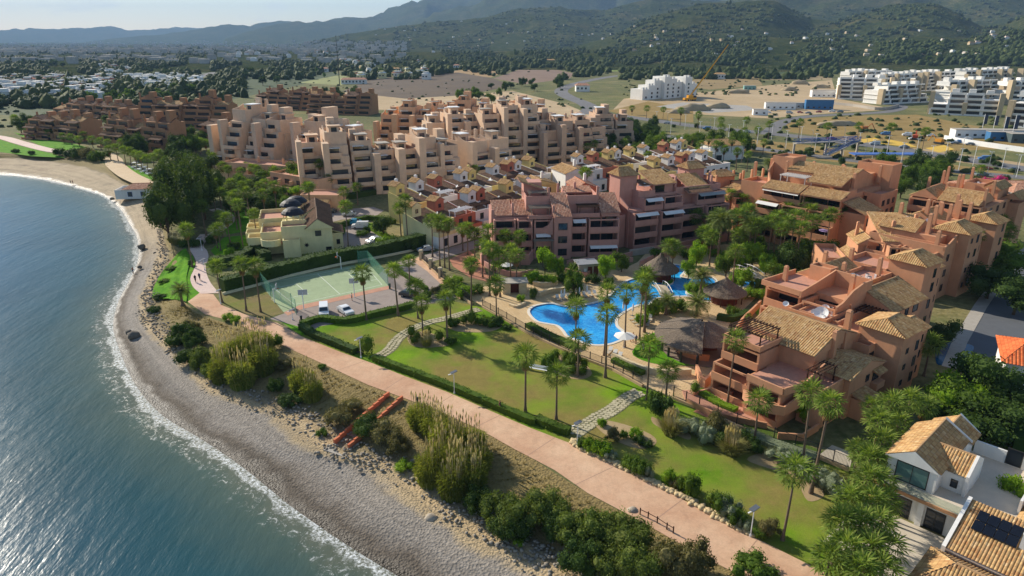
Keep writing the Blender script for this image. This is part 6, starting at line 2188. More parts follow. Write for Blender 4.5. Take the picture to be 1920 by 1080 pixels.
palms([(457, 472, 384), (484, 455, 402), (387, 442, 388), (414, 470, 430), (408, 465, 433), (445, 430, 372), (452, 425, 365), (436, 418, 372), (425, 408, 360), (418, 445, 405), (432, 455, 410), (470, 420, 362), (462, 405, 350),
  (440, 395, 345), (498, 412, 365), (405, 400, 350), (415, 388, 345), (520, 402, 350)], 'fan palm between the pines and the yellow villa', 'villa garden palms')
palms([(440, 322, 288), (404, 325, 294), (487, 316, 284), (521, 318, 292), (519, 356, 321), (603, 368, 308), (620, 370, 334), (657, 342, 303), (716, 352, 308), (582, 405, 352), (671, 384, 352), (646, 395, 360), (466, 340, 312),
  (476, 345, 316), (486, 350, 320), (455, 350, 322), (500, 372, 345), (490, 378, 350), (472, 372, 345), (430, 345, 318), (420, 340, 312), (605, 345, 315), (590, 360, 330)],
  'fan palm among the terraces in front of the beige blocks', 'palms below the beige blocks')
palms([(1145, 280, 252), (1160, 285, 258), (1175, 290, 262), (1190, 280, 250), (1205, 285, 256), (1100, 310, 276), (1112, 305, 270), (1150, 305, 275), (1168, 300, 268), (1185, 305, 280), (1045, 295, 262), (1060, 300, 268), (1125, 320, 295),
  (1095, 335, 305), (1215, 300, 275), (905, 330, 300), (890, 345, 318), (820, 345, 318), (825, 270, 250), (860, 300, 280), (1230, 300, 262), (1240, 295, 255)], 'fan palm beside the inland end of the beige complex', 'palms at the inland end')
palms([(1092, 385, 322), (1096, 388, 325), (1160, 385, 345), (1213, 330, 292), (1165, 360, 322), (985, 400, 378), (890, 425, 398), (970, 395, 380), (1150, 330, 300)], 'fan palm among the coloured town houses', 'town house palms')
palms([(1308, 241, 216), (1350, 244, 226), (1398, 243, 226), (1440, 261, 234), (1497, 259, 230), (1548, 269, 237), (1607, 263, 237), (1663, 286, 240), (1728, 286, 247), (1243, 222, 206), (1275, 235, 208), (1212, 222, 204), (1185, 215, 203),
  (1350, 262, 240), (1395, 258, 246), (1420, 256, 245)], 'tall fan palm in the row along the coast road', 'coast road palms', rad=1.35)
palms([(1270, 300, 262), (1285, 300, 260), (1295, 298, 258), (1310, 305, 270), (1325, 303, 262), (1340, 308, 272), (1355, 310, 280), (1370, 300, 265), (1380, 318, 285), (1390, 305, 268), (1400, 322, 290), (1345, 290, 262), (1430, 290, 268), (1305, 320, 285)],
  'fan palm in the roadside garden above the terracotta blocks', 'garden palms by the road')
palms([(1362, 425, 367), (1385, 428, 377), (1418, 415, 376), (1392, 472, 395), (1450, 472, 408), (1467, 482, 420), (1482, 477, 408), (1503, 455, 385), (1528, 452, 391), (1540, 457, 384), (1512, 462, 398), (1552, 440, 398), (1430, 460, 420), (1342, 460, 404)],
  'tall fan palm in the shady inner garden', 'inner garden palms', rad=1.3)
palms([(1865, 470, 418), (1850, 500, 430), (1835, 335, 318), (1880, 480, 435), (1900, 440, 395)], 'fan palm behind the long terracotta block', 'back street palms', rad=1.2)
palms([(208, 300, 280), (222, 302, 278), (236, 310, 282), (246, 312, 285), (258, 318, 290), (268, 322, 292), (278, 325, 298), (205, 285, 268), (150, 275, 262), (120, 268, 256), (95, 262, 250), (72, 258, 247), (55, 252, 243), (175, 278, 262), (190, 282, 265), (290, 318, 296),
  (300, 305, 288), (230, 285, 268), (40, 250, 240), (135, 272, 258), (160, 268, 254), (255, 300, 285)], 'small fan palm along the beach promenade', 'beach promenade palms', rad=1.2)
palms([(30 + 17 * k, 232 + (k * 37) % 23, 222 + (k * 37) % 23) for k in range(12)], 'fan palm in the grove in front of the brown flats', 'brown flats palms', rad=1.5)
# feather palms
for u, v, vc, r_, lab in ((1311, 558, 519, 1.0, 'date palm on the planted pool islet with brown hanging fronds'), (1305, 592, 570, 1.0, 'short date palm beside the thatched bar roof'), (1344, 493, 414, 1.25, 'large grey green date palm in front of the pink block'),
       (1402, 487, 421, 1.1, 'date palm behind the pool footbridge'), (1248, 590, 565, .75, 'small feathery palm on the planted strip behind the loungers'), (343, 572, 545, .75, 'small dark date palm at the seaward corner of the promenade'),
       (970, 398, 384, 1.0, 'feather palm filling the gap behind the striped tile roofs'), (1215, 395, 382, .8, 'feather palm at the corner of the tall pink house'), (1505, 545, 520, .7, 'young feather palm beside the stepped garden wall'),
       (1475, 335, 318, .9, 'feather palm behind the chimneys of the low terracotta wing'), (1440, 320, 305, .9, 'feather palm in the garden behind the low terracotta wing'), (1210, 590, 560, .8, 'brownish feather palm leaning over the loungers')):
 palm_px(u, v, vc, lab, 'date palms', kind='date', rad=r_)
# screen of palms beside the white villa
k = 0
for u, v, vc, r_ in ((1655, 835, 758, 1.1), (1690, 825, 752, 1.1), (1720, 815, 762, 1.0), (1632, 870, 792, 1.1), (1668, 860, 795, 1.0), (1640, 900, 832, 1.1), (1615, 930, 860, 1.1), (1648, 925, 868, 1.0), (1610, 975, 900, 1.1), (1640, 965, 905, 1.0),
      (1580, 1010, 940, 1.1), (1618, 1010, 942, 1.1), (1648, 1000, 945, 1.0), (1560, 1060, 985, 1.15), (1598, 1055, 985, 1.1), (1632, 1050, 985, 1.1), (1570, 1110, 1035, 1.15), (1612, 1100, 1030, 1.1), (1650, 1090, 1030, 1.0), (1540, 1120, 1050, 1.1), (1590, 1150, 1070, 1.1), (1640, 1140, 1075, 1.1), (1600, 890, 845, .9), (1625, 815, 765, .9)):
 palm_px(u, v, vc, 'fan palm in the villa palm screen, %s counted from the terracotta block' % nth(k), 'palm screen of the white villa', rad=r_, fronds=True, skirt=.2)
 k += 1
# pines by the beach
for i, (u, v, h, w) in enumerate(((318, 452, 15, 13), (345, 440, 17, 14), (330, 420, 17, 14), (365, 425, 18, 14), (350, 400, 18, 15), (385, 412, 16, 12), (325, 398, 15, 12), (375, 395, 16, 13), (335, 378, 15, 13), (360, 372, 15, 13), (395, 385, 13, 11))):
 tree(G(u, v), h, w, 'tall dark pine in the dense clump beside the beach, %s counted from the lawn' % nth(i), 'pine clump by the beach', 'pine', 'pine_tree')
# single trees
palms([(1335, 470, 412), (1375, 478, 405), (1412, 492, 425), (1437, 486, 415), (1458, 500, 432), (1490, 505, 430), (1515, 492, 418), (1545, 480, 405), (1330, 500, 445), (1425, 440, 385), (1470, 452, 395), (1565, 468, 402), (1398, 455, 398)],
  'big crowned palm in the thick planting above the small pool', 'inner garden big palms', rad=1.25)
for u, v, h, w, kd, lab in ((1022, 520, 7.5, 5.5, 'lime', 'bright green tree beside the small changing hut'), (1048, 522, 5, 3, 'lime', 'thin yellow green tree at the corner of the pink block'), (1075, 555, 6, 5, 'tree', 'leafy tree on the round bed beside the pool'),
       (1135, 523, 5.5, 5, 'lime', 'round tree beside the grey hut door'), (1165, 510, 5, 5, 'tree', 'grey green tree behind the pool thatched roof'), (1290, 525, 5, 4, 'lime', 'small lime tree on the pool islet'), (1360, 525, 7, 6, 'tree', 'bushy tree behind the red walled hut'),
       (1305, 500, 6, 5, 'lime', 'lime green tree behind the water slide'), (1330, 470, 5, 6, 'lime', 'lime tree by the upper pool wall'), (1410, 500, 6, 7, 'lime', 'bright spreading tree in the inner garden'), (1390, 545, 5, 6, 'lime', 'leafy bush tree beside the footbridge end'),
       (1435, 515, 5, 5, 'lime', 'bright tree at the inner garden steps'), (1480, 520, 8, 8, 'dark', 'round dark tree beside the stepped terracotta wall'), (1460, 540, 6, 7, 'tree', 'green tree below the stepped terracotta wall'), (1520, 495, 6, 8, 'tree', 'green tree at the foot of the long balconies'),
       (1560, 500, 6, 8, 'dark', 'dark tree by the terrace with a purple parasol'), (1745, 345, 9, 10, 'tree', 'round green tree beside the tall terracotta end wall'), (1722, 335, 10, 9, 'dark', 'dark tree behind the tall terracotta end wall'), (1420, 480, 5, 5, 'tree', 'low tree in the middle of the inner garden'),
       (1870, 520, 8, 14, 'tree', 'broad bright tree on the back street corner'), (1850, 560, 7, 12, 'dark', 'dark spreading tree over the back street wall'), (1900, 590, 7, 11, 'dark', 'dark tree overhanging the back street'), (1830, 755, 9, 11, 'dark', 'dark grey tree beside the orange roofed villa'),
       (1800, 800, 6, 10, 'tree', 'bright bush tree behind the white villa roofs'), (1850, 830, 6, 12, 'dark', 'dark clipped tree beside the white villa garden wall'), (1780, 780, 6, 9, 'lime', 'lime green bush tree behind the white villa gable'), (1905, 800, 6, 10, 'dark', 'dark tree near the orange roofed villa steps'),
       (720, 445, 6, 7, 'dark', 'dark round tree in front of the yellow town house wall'), (610, 445, 5, 5, 'lime', 'bright tree at the corner of the yellow villa'), (520, 380, 5, 8, 'tree', 'low spreading tree above the yellow villa'), (560, 375, 5, 9, 'lime', 'bright tree in front of the peach terraces'), (545, 368, 5, 8, 'tree', 'green tree at the foot of the peach terraces'),
       (1890, 960, 5, 5, 'lime', 'small lime tree in the white villa courtyard'), (1505, 790, 4, 3.5, 'lime', 'small bright tree at the corner of the closest terracotta block'),
       (1760, 660, 6, 6, 'dark', 'dark tree beside the back garden pool'), (1698, 352, 8, 9, 'tree', 'green tree in the gap behind the long terracotta block'), (1712, 332, 8, 10, 'dark', 'dark tree in the gap by the tall end wall'), (1762, 338, 8, 10, 'tree', 'green tree at the corner of the orange roofs'), (1735, 365, 7, 9, 'dark', 'dark tree beside the paired chimneys'), (1688, 372, 7, 9, 'tree', 'low tree behind the tan hip roof'), (1770, 320, 8, 10, 'dark', 'dark tree beside the coast road bend'), (1660, 320, 7, 9, 'tree', 'tree behind the tall terracotta tower')):
 tree(G(u, v), h, w, lab, 'garden trees', kd)
# roadside wood behind the beige blocks
i = 0
for cx, cy, n, sx, sy, kd, lab in ((1160, 268, 50, 70, 24, 'dark', 'dark tree in the wood between the beige complex and the coast road'), (985, 165, 14, 70, 8, 'dark', 'round tree behind the farthest peach block'), (900, 185, 10, 45, 10, 'tree', 'olive green tree behind the farthest peach block'),
         (640, 190, 16, 40, 12, 'dark', 'dark tree behind the beige seaward block'), (380, 280, 10, 45, 12, 'tree', 'green tree between the brown flats and the beige block'), (290, 290, 10, 50, 14, 'dark', 'bush like tree below the brown flats'), (1340, 292, 14, 60, 14, 'tree', 'garden tree between the coast road and the terracotta wing'),
         (1230, 300, 12, 40, 12, 'tree', 'garden tree behind the town house row'), (150, 245, 14, 110, 10, 'dark', 'tree among the palms of the brown flats'), (540, 345, 10, 50, 14, 'tree', 'garden tree among the peach terraces')):
 for _ in range(n):
  rng = random.Random(i)
  i += 1
  p = G(cx + rng.uniform(-sx, sx), cy + rng.uniform(-sy, sy))
  if _ % 6 != 5:
   tree(p, rng.uniform(6, 10), rng.uniform(7, 11), lab, lab.split(' ', 1)[1][:40], kd, 'roadside_tree' if cx == 1160 else 'broadleaf_tree')

palms([(300 + 11 * k, 312 - (k * 29) % 30, 290 - (k * 29) % 30) for k in range(10)], 'fan palm between the beach pines and the brown flats', 'palms behind the pines', rad=1.3)
palms([(1300 + 16 * k, 452 + (k * 31) % 40, 408 + (k * 31) % 40) for k in range(8)], 'fan palm on the slope above the upper pool', 'upper pool palms', rad=1.3)
for k, (u, v, h, w, kd) in enumerate(((395, 330, 8, 10, 'dark'), (370, 322, 8, 10, 'tree'), (345, 318, 8, 10, 'dark'), (410, 312, 8, 9, 'tree'), (330, 300, 8, 10, 'dark'), (310, 330, 7, 9, 'tree'), (470, 395, 6, 9, 'dark'), (500, 400, 6, 9, 'dark'), (540, 398, 5, 8, 'tree'), (445, 410, 6, 9, 'dark'), (430, 375, 7, 10, 'dark'), (455, 365, 7, 10, 'tree'), (480, 362, 6, 9, 'dark'))):
 tree(G(u, v), h, w, 'dense garden tree behind the beach pines, %s in the grove' % nth(k), 'grove behind the pines', kd, 'garden_tree')

# hedges
hedge(cr(GP([(418, 548), (480, 532), (560, 510), (640, 492), (700, 482), (770, 465), (835, 452), (880, 440)]), 3), 3.4, 3.4, 'tall dark clipped hedge running behind the sports court up to the town houses', L_DARK, .4, 5)
hedge(cr(GP([(395, 500), (440, 495), (480, 475), (500, 490)]), 3), 3.0, 2.4, 'dark hedge around the seaward corner of the yellow villa garden', L_DARK, .4, 5)
hedge(cr(GP([(566, 614), (600, 602), (650, 606), (700, 594), (760, 580), (775, 575)]), 3), 1.5, 1.2, 'clipped hedge between the car park and the dry lawn', L_TREE, .28, 9)
hedge(cr(GP([(566, 616), (590, 632), (630, 648), (668, 664)]), 3), 1.6, 1.2, 'clipped hedge along the promenade beside the ball shaped tree', L_DARK, .28, 9)
hedge(cr(GP([(702, 676), (760, 698), (840, 728), (920, 762), (985, 790), (1005, 795)]), 3), 1.3, 1.1, 'low clipped hedge edging the lawn along the promenade', L_TREE, .26, 10)
hedge(cr(GP([(1005, 790), (1035, 805), (1068, 815)]), 3), 1.5, 1.1, 'short clipped hedge behind the dark promenade bench', L_TREE, .26, 10)
hedge(cr(GP([(630, 430), (690, 412), (740, 420)]), 3), 1.6, 1.4, 'hedge round the upper car park', L_TREE, .35, 5)
hedge(cr(GP([(690, 425), (720, 445), (755, 470)]), 3), 2.0, 1.3, 'pale green hedge beside the parked cars below the cream house', L_LIME, .35, 5)
hedge(cr(GP([(1395, 812), (1450, 836), (1530, 862)]), 3), 2.2, .7, 'low silvery ground hedge behind the iron fence', L_GREY, .2, 10)
hedge(cr(GP([(1345, 598), (1372, 602), (1402, 590)]), 3), 1.6, 1.2, 'dark clipped hedge in front of the red walled hut', L_DARK, .25, 9)
hedge(cr(GP([(990, 612), (1020, 628), (1050, 642), (1080, 655)]), 3), 1.8, .9, 'leafy strip between the pool edge and the lawn fence', L_TREE, .3, 8)
hedge(cr(GP([(1150, 678), (1180, 692), (1205, 704)]), 3), 1.6, .8, 'leafy strip below the white pool parasol', L_TREE, .3, 8)
hedge(cr(GP([(1310, 738), (1345, 760), (1380, 775)]), 3), 1.5, .9, 'bright clipped hedge along the red terrace walk', L_LIME, .25, 9)
hedge(cr(GP([(740, 505), (800, 545)]), 2), .01 + 1.2, .8, 'low planting beside the entrance walk', L_TREE, .3, 7)
hedge(cr(GP([(1860, 760), (1890, 800), (1915, 850)]), 3), 2.6, 2.4, 'dark hedge between the white villa and the orange roofed villa', L_DARK, .35, 5)
hedge(cr(GP([(600, 375), (660, 372), (760, 352), (850, 345), (900, 340)]), 3), 3.0, 1.8, 'dark hedge at the foot of the beige balconies', L_DARK, .5, 3)
hedge(cr(GP([(1360, 282), (1250, 280), (1290, 285)]), 3), 3.0, 2.0, 'dark roadside hedge behind the town house row', L_DARK, .6, 3)
# shrub beds on the lawn
def bed(px, label):
 sheet('planting_bed', cr(GP(px), 4, True), 0.055, SANDBED)
bed([(772, 648), (765, 630), (790, 622), (830, 632), (850, 645), (810, 652)], '')
bed([(838, 610), (880, 600), (940, 608), (920, 622), (860, 622)], '')
bed([(1018, 682), (1040, 665), (1085, 675), (1110, 700), (1085, 712), (1040, 700)], '')
bed([(1118, 800), (1128, 788), (1170, 796), (1220, 815), (1230, 832), (1200, 842), (1150, 825)], '')
bed([(1222, 782), (1240, 790), (1290, 812), (1290, 825), (1250, 808), (1225, 795)], '')
bed([(1400, 862), (1450, 850), (1540, 885), (1570, 905), (1540, 912), (1460, 885)], '')
bed([(1500, 905), (1530, 905), (1545, 930), (1515, 940)], '')
def shrubs(lst, label, group):
 for i, (u, v, w, h, kd) in enumerate(sorted(lst)):
  shrub(G(u, v) + Vector((0, 0, .02)), w, h, '%s, %s from the sea' % (label, nth(i)), group, kd)
shrubs([(772, 632, 3.2, 2.6, 'ball'), (783, 640, 2.8, 2.2, 'ball'), (776, 645, 2.6, 1.6, 'ball'), (802, 628, 2.8, 2.0, 'ball'), (824, 640, 3.2, 2.4, 'ball'), (845, 645, 3.0, 1.4, 'green')], 'round clipped shrub in the palm bed on the dry lawn', 'clipped shrubs in the palm bed')
shrubs([(852, 612, 3, 1.8, 'green'), (870, 608, 3, 2.2, 'ball'), (884, 608, 4, 3.2, 'ball'), (905, 610, 3.4, 2, 'green'), (920, 612, 3, 1.6, 'green'), (933, 610, 3.4, 2, 'dark'), (950, 618, 2, 1, 'dark')], 'rounded shrub in the bed beside the upper stone path', 'long bed shrubs')
shrubs([(1030, 688, 3.4, 2.6, 'green'), (1042, 675, 2.6, 2.2, 'ball'), (1060, 680, 2.6, 2.6, 'ball'), (1058, 698, 2.4, 2.2, 'ball'), (1072, 690, 3.2, 3, 'green'), (1095, 692, 2.6, 2.2, 'ball'), (1092, 704, 2.6, 2, 'ball'), (1073, 702, 2.4, 1.8, 'ball')], 'ball shaped shrub in the bed behind the white lawn bench', 'ball shrubs behind the bench')
shrub(G(688, 664), 4.6, 4.0, 'large ball shaped tree beside the promenade lamp', None, 'ball', 'clipped_tree', 'tree')
shrubs([(1128, 798, 1.6, 1.2, 'lime'), (1148, 826, 2.6, 1.6, 'dry'), (1170, 822, 1.4, 1.2, 'green'), (1192, 820, 2.2, 1.6, 'lime'), (1200, 832, 2.0, 1.2, 'dark'), (1212, 838, 1.8, 1.0, 'dark')], 'small shrub in the sandy bed beside the stepping stone path', 'sandy bed shrubs')
shrubs([(1092, 838, 2.0, 1.4, 'green'), (1108, 845, 2.6, 2.0, 'lime'), (1125, 852, 3.0, 2.2, 'lime'), (1145, 862, 2.0, 1.4, 'grey'), (1180, 878, 2.6, 1.8, 'green'), (1200, 886, 3.0, 2.2, 'green'), (1215, 895, 1.8, 1.6, 'grey'), (1252, 905, 2.2, 2.0, 'lime'), (1268, 912, 2.0, 1.4, 'dry'), (1292, 925, 3.2, 3.0, 'green'),
  (1345, 955, 3.4, 2.6, 'green'), (1365, 965, 3.4, 2.4, 'grey'), (1380, 980, 2.6, 2.2, 'green'), (1395, 992, 1.8, 1.4, 'grey'), (1440, 1005, 3.0, 2.0, 'dry'), (1425, 1008, 2.0, 1.4, 'green')], 'shrub behind the stone edging of the promenade', 'shrubs behind the stone edging')
shrubs([(1235, 778, 4.0, 3.6, 'dark'), (1228, 768, 3.0, 3.2, 'green'), (1290, 808, 4.2, 2.2, 'grey'), (1312, 818, 3.6, 2.4, 'grey'), (1325, 828, 3.4, 2.6, 'grey'), (1340, 818, 4.0, 3.2, 'dry'), (1352, 835, 3.0, 2.4, 'dark'), (1395, 835, 3.0, 2.6, 'dark'), (1410, 845, 3.0, 1.8, 'dark'),
  (1460, 862, 3.8, 1.8, 'grey'), (1480, 868, 3.8, 2.0, 'grey'), (1510, 895, 4.0, 2.4, 'grey'), (1530, 905, 3.8, 2.2, 'grey'), (1555, 918, 4.0, 2.4, 'grey'), (1572, 932, 3.4, 2.2, 'grey'), (1495, 885, 3.0, 1.8, 'grey')], 'shrub in the beds along the iron fence', 'shrubs along the iron fence')
shrubs([(1302, 742, 2.4, 2.8, 'ball'), (1402, 608, 2.6, 2.6, 'ball'), (1255, 585, 4, 3, 'lime'), (1235, 580, 3, 2.4, 'green'), (1275, 582, 4, 2.6, 'green'), (1220, 590, 4, 2.6, 'lime'), (1205, 608, 3, 2.4, 'lime'), (1372, 590, 3, 2, 'green'), (1420, 545, 4, 3, 'green'), (1400, 560, 4, 2.6, 'lime'), (1425, 560, 4, 2.4, 'lime'),
  (1312, 548, 4.6, 2.4, 'lime'), (1295, 545, 3.4, 2, 'lime'), (1340, 480, 4, 2, 'lime'), (1360, 490, 4, 2.6, 'lime'), (1455, 500, 4, 3, 'green'), (1385, 500, 4, 2.6, 'lime'), (1440, 490, 4, 3, 'green'), (1500, 500, 5, 3, 'green'), (1540, 505, 5, 3, 'green'), (1580, 500, 4, 2.6, 'green'), (1075, 562, 3, 1.8, 'green'),
  (1000, 560, 2, 2.6, 'dark'), (975, 565, 2, 1.6, 'lime'), (1140, 535, 3, 2, 'green'), (1110, 530, 4, 2.2, 'dark'), (1060, 530, 4, 2.4, 'green'), (1000, 528, 5, 2.6, 'lime'), (1030, 532, 4, 2.4, 'lime'), (1085, 510, 5, 3, 'green'), (1290, 485, 5, 3, 'green'), (1230, 485, 4, 3, 'green')],
  'garden shrub around the pool terrace', 'shrubs of the pool garden')
shrubs([(850, 545, 4, 2.4, 'green'), (870, 555, 5, 2.6, 'lime'), (838, 548, 3.4, 2.2, 'green'), (895, 548, 4, 2, 'green'), (820, 555, 4, 2, 'dry'), (800, 560, 3, 1.8, 'green'), (856, 530, 3, 1.8, 'lime'), (880, 500, 3, 2, 'dark'), (940, 510, 5, 2.4, 'lime')], 'shrub bank beside the entrance walk', 'entrance shrubs')
shrubs([(720, 462, 4, 3, 'lime'), (740, 460, 4, 3, 'green'), (752, 466, 5, 3.4, 'dark'), (688, 437, 2.4, 2.2, 'dark'), (680, 442, 4, 1.6, 'green'), (706, 456, 3, 1.8, 'green'), (640, 440, 3, 2.4, 'lime'), (770, 470, 4, 3, 'dark')], 'shrub between the parked cars and cream house', 'car park shrubs')
shrubs([(430, 600, 2.6, 1.6, 'lime'), (443, 604, 2.4, 1.4, 'lime'), (520, 650, 2.6, 2.4, 'green'), (462, 480, 3, 2, 'green'), (432, 480, 3, 2.4, 'lime'), (470, 470, 3, 2.2, 'lime'), (410, 495, 4, 2.4, 'green'), (440, 470, 4, 2.6, 'dark'), (368, 462, 4, 2.2, 'dark'), (350, 462, 4, 2.4, 'green'), (398, 455, 4, 2.6, 'green'), (358, 498, 1.6, 1.4, 'dark')],
  'low shrub beside the seaside path', 'seaside path shrubs')
shrubs([(110, 292, 6, 4, 'dark'), (135, 294, 7, 4, 'dark'), (165, 298, 8, 5, 'dry'), (180, 302, 7, 5, 'green'), (150, 296, 8, 5, 'dark'), (195, 300, 6, 4, 'green'), (30, 286, 4, 2, 'dark'), (60, 290, 4, 2, 'dark')], 'shrub on the dune beside the beach promenade', 'dune shrubs')
shrubs([(1850, 352, 7, 4, 'flower'), (1870, 350, 7, 4.5, 'flower'), (1830, 354, 6, 3.5, 'flower')], 'magenta bougainvillea over the low orange roofs', 'bougainvillea')
for u, v, sc in ((1258, 815, 1.3), (1252, 808, 1.1), (1366, 848, 1.3), (1375, 852, 1.2), (800, 648, 1.0), (330, 458, 1.0), (322, 455, .9)):
 o = link('pampas_grass', PAMPAS[int(u) % 2], None, G(u, v), u % 6)
 o.scale = (sc, sc, sc)
 tag(o, 'pampas grass with cream plumes, at %s' % ('the sandy bed by the short palm' if u < 1300 and u > 1000 else 'the bed inside the iron fence' if u > 1300 else 'the palm bed on the dry lawn' if u > 700 else 'the pines by the beach'), 'grass', 'pampas grass clumps')

# ---------------------------------------------------------------- bank above the beach
def bank_z(p):
 best, q = 1e9, None
 for i in range(len(FOOT)):
  f, t = FOOT[i], TOP[i]
  d = Vector((t.x - f.x, t.y - f.y, 0))
  s = max(0, min(1, ((p.x - f.x) * d.x + (p.y - f.y) * d.y) / d.length_squared))
  e = (Vector((f.x, f.y, 0)) + d * s - Vector((p.x, p.y, 0))).length
  if e < best:
   best, q = e, s
 return ZF * (1 - q * q * (3 - 2 * q)) - .05
def on_bank(u, v):
 p = G(u, v, -.8)
 z = bank_z(p)
 p = G(u, v, z)
 return Vector((p.x, p.y, bank_z(p)))
for i, (u, v, s_, lab) in enumerate(((430, 690, 1.25, 'tall olive reeds at the seaward corner of the bank'), (465, 680, 1.35, 'tall olive reeds at the seaward corner of the bank'), (495, 700, 1.25, 'tall olive reeds at the seaward corner of the bank'), (455, 725, 1.2, 'tall olive reeds at the seaward corner of the bank'), (420, 715, 1.1, 'tall olive reeds at the seaward corner of the bank'), (490, 665, 1.2, 'tall olive reeds at the seaward corner of the bank'),
         (570, 735, 1.05, 'lone yellowish reed clump left of the orange steps'), (585, 750, .9, 'low reeds left of the orange steps'),
         (790, 800, 1.0, 'bright reeds with plumes beside the promenade'), (815, 815, 1.05, 'bright reeds with plumes beside the promenade'), (835, 840, 1.1, 'bright reeds with plumes beside the promenade'), (860, 855, 1.1, 'bright reeds with plumes beside the promenade'), (885, 850, 1.0, 'bright reeds with plumes beside the promenade'),
         (830, 885, 1.15, 'tall reeds above the stony beach edge'), (860, 900, 1.15, 'tall reeds above the stony beach edge'), (810, 905, 1.1, 'tall reeds above the stony beach edge'), (850, 930, 1.05, 'tall reeds above the stony beach edge'), (895, 885, 1.0, 'tall reeds above the stony beach edge'), (885, 915, 1.0, 'tall reeds above the stony beach edge'))):
 o = link('reed_clump', REEDS[i % 3], None, on_bank(u, v), i * 1.3)
 o.scale = (s_, s_, s_ * .95)
 tag(o, '%s, %s clump from the far end' % (lab, nth(i)), 'reeds', lab[:30])
for i, (u, v, w, h, kd, lab) in enumerate((
  (940, 985, 6, 3.6, 'olive', 'feathery green tamarisk left of the bank thicket'), (985, 985, 6.5, 4.0, 'olive', 'feathery green tamarisk beside a darker one on the bank'), (1030, 975, 5.5, 3.4, 'olive', 'feathery tamarisk near the dry grass of the bank'), (960, 1010, 5, 3, 'darkbig', 'dark bush at the foot of the tamarisks'),
  (1085, 1020, 6, 3.8, 'olive', 'broad tamarisk in the middle of the bank thicket'), (1130, 1010, 6, 3.8, 'olive', 'broad tamarisk below the low wooden rail'), (1170, 1030, 6, 4.0, 'olive', 'dense tamarisk near the rail on the bank'), (1090, 1065, 6, 3.6, 'darkbig', 'dark bush at the lower edge of the thicket'), (1145, 1070, 6, 3.6, 'olive', 'green bush at the bottom of the thicket'), (1200, 1075, 6, 4, 'olive', 'green bush beside the grey brown bush'),
  (1260, 1075, 5, 4.2, 'dry', 'grey brown bush rising in front of the promenade'), (1300, 1080, 5, 4.0, 'dry', 'grey brown bush nearest the promenade corner'), (1050, 1010, 4.5, 3, 'darkbig', 'dark bush between two tamarisks'),
  (900, 960, 5, 3, 'darkbig', 'shadowy bush under the tall reeds'), (640, 795, 4.5, 2.6, 'dry', 'brown bush beside the orange steps'), (690, 815, 5, 3.0, 'darkbig', 'dark bush below the orange steps wall'), (720, 830, 5, 2.8, 'dry', 'brown bush between the steps and the reeds'), (745, 850, 4, 2.4, 'dry', 'low brown bush beside the reeds'), (660, 770, 3.6, 2.0, 'dry', 'brown bush growing over the orange steps'),
  (345, 635, 5, 3.4, 'dark', 'dark bush on the stony point above the shore'), (365, 655, 5, 3.4, 'darkbig', 'dark bush on the point below the promenade'), (330, 650, 4, 2.6, 'dark', 'dark bush hanging over the beach point'), (380, 685, 5, 3.2, 'olive', 'olive bush beside the large reeds'), (400, 705, 4.5, 2.8, 'olive', 'olive bush at the foot of the large reeds'), (350, 680, 4, 2.4, 'darkbig', 'dark bush at the edge of the shingle'),
  (360, 620, 3.5, 2.0, 'dry', 'brown bush on the dry point'), (530, 690, 3.5, 1.6, 'dry', 'brown bush behind the large reeds'), (545, 760, 4, 1.8, 'darkbig', 'dark bush at the foot of the lone reeds'), (520, 735, 3.5, 2.2, 'darkbig', 'dark bush in the shade of the large reeds'),
  (755, 880, 3, 1.2, 'lime', 'bright low bush on the sand below the reeds'), (605, 815, 2, 1, 'green', 'small green bush at the foot of the orange steps'), (1410, 1075, 5, 2.0, 'green', 'low clipped bush on the seaward side of the promenade'), (972, 1022, 1.6, .9, 'lime', 'small bright bush on the shingle'),
  (605, 690, 1.6, .8, 'green', 'small green tuft at the promenade edge'), (300, 560, 3.5, 1.2, 'dark', 'low bush on the seaside lawn slope'), (312, 530, 3.5, 1.2, 'green', 'low bush along the seaside lawn slope'), (322, 508, 3.0, 1.2, 'green', 'low bush at the top of the seaside slope'), (290, 585, 3, 1.4, 'dark', 'dark bush at the foot of the seaside slope'))):
 shrub(on_bank(u, v), w, h, lab, 'bushes on the bank', kd, 'bush', 'bush')
# slope lawn on the bank beside the seaside path
vs, fs = [], []
N = 14
Lb = cr([G(x, y, -1.2) for x, y in ((284, 556), (290, 532), (306, 508), (330, 486), (350, 476))], 4)
Rb = cr([G(x, y, 0) for x, y in ((350, 568), (352, 545), (350, 520), (355, 495), (352, 475))], 4)
for a, b_ in zip(Lb, Rb):
 for k in range(N + 1):
  p = a.lerp(b_, k / N)
  vs.append((p.x, p.y, bank_z(p) + .32 + .06 * noise.noise(p * .6)))
n = N + 1
fs = [(i * n + k, i * n + k + 1, (i + 1) * n + k + 1, (i + 1) * n + k) for i in range(len(Lb) - 1) for k in range(N)]
tag(link('slope_lawn', mesh('slope_lawn', vs, fs, LAWN_G, smooth=True)), kind='structure')

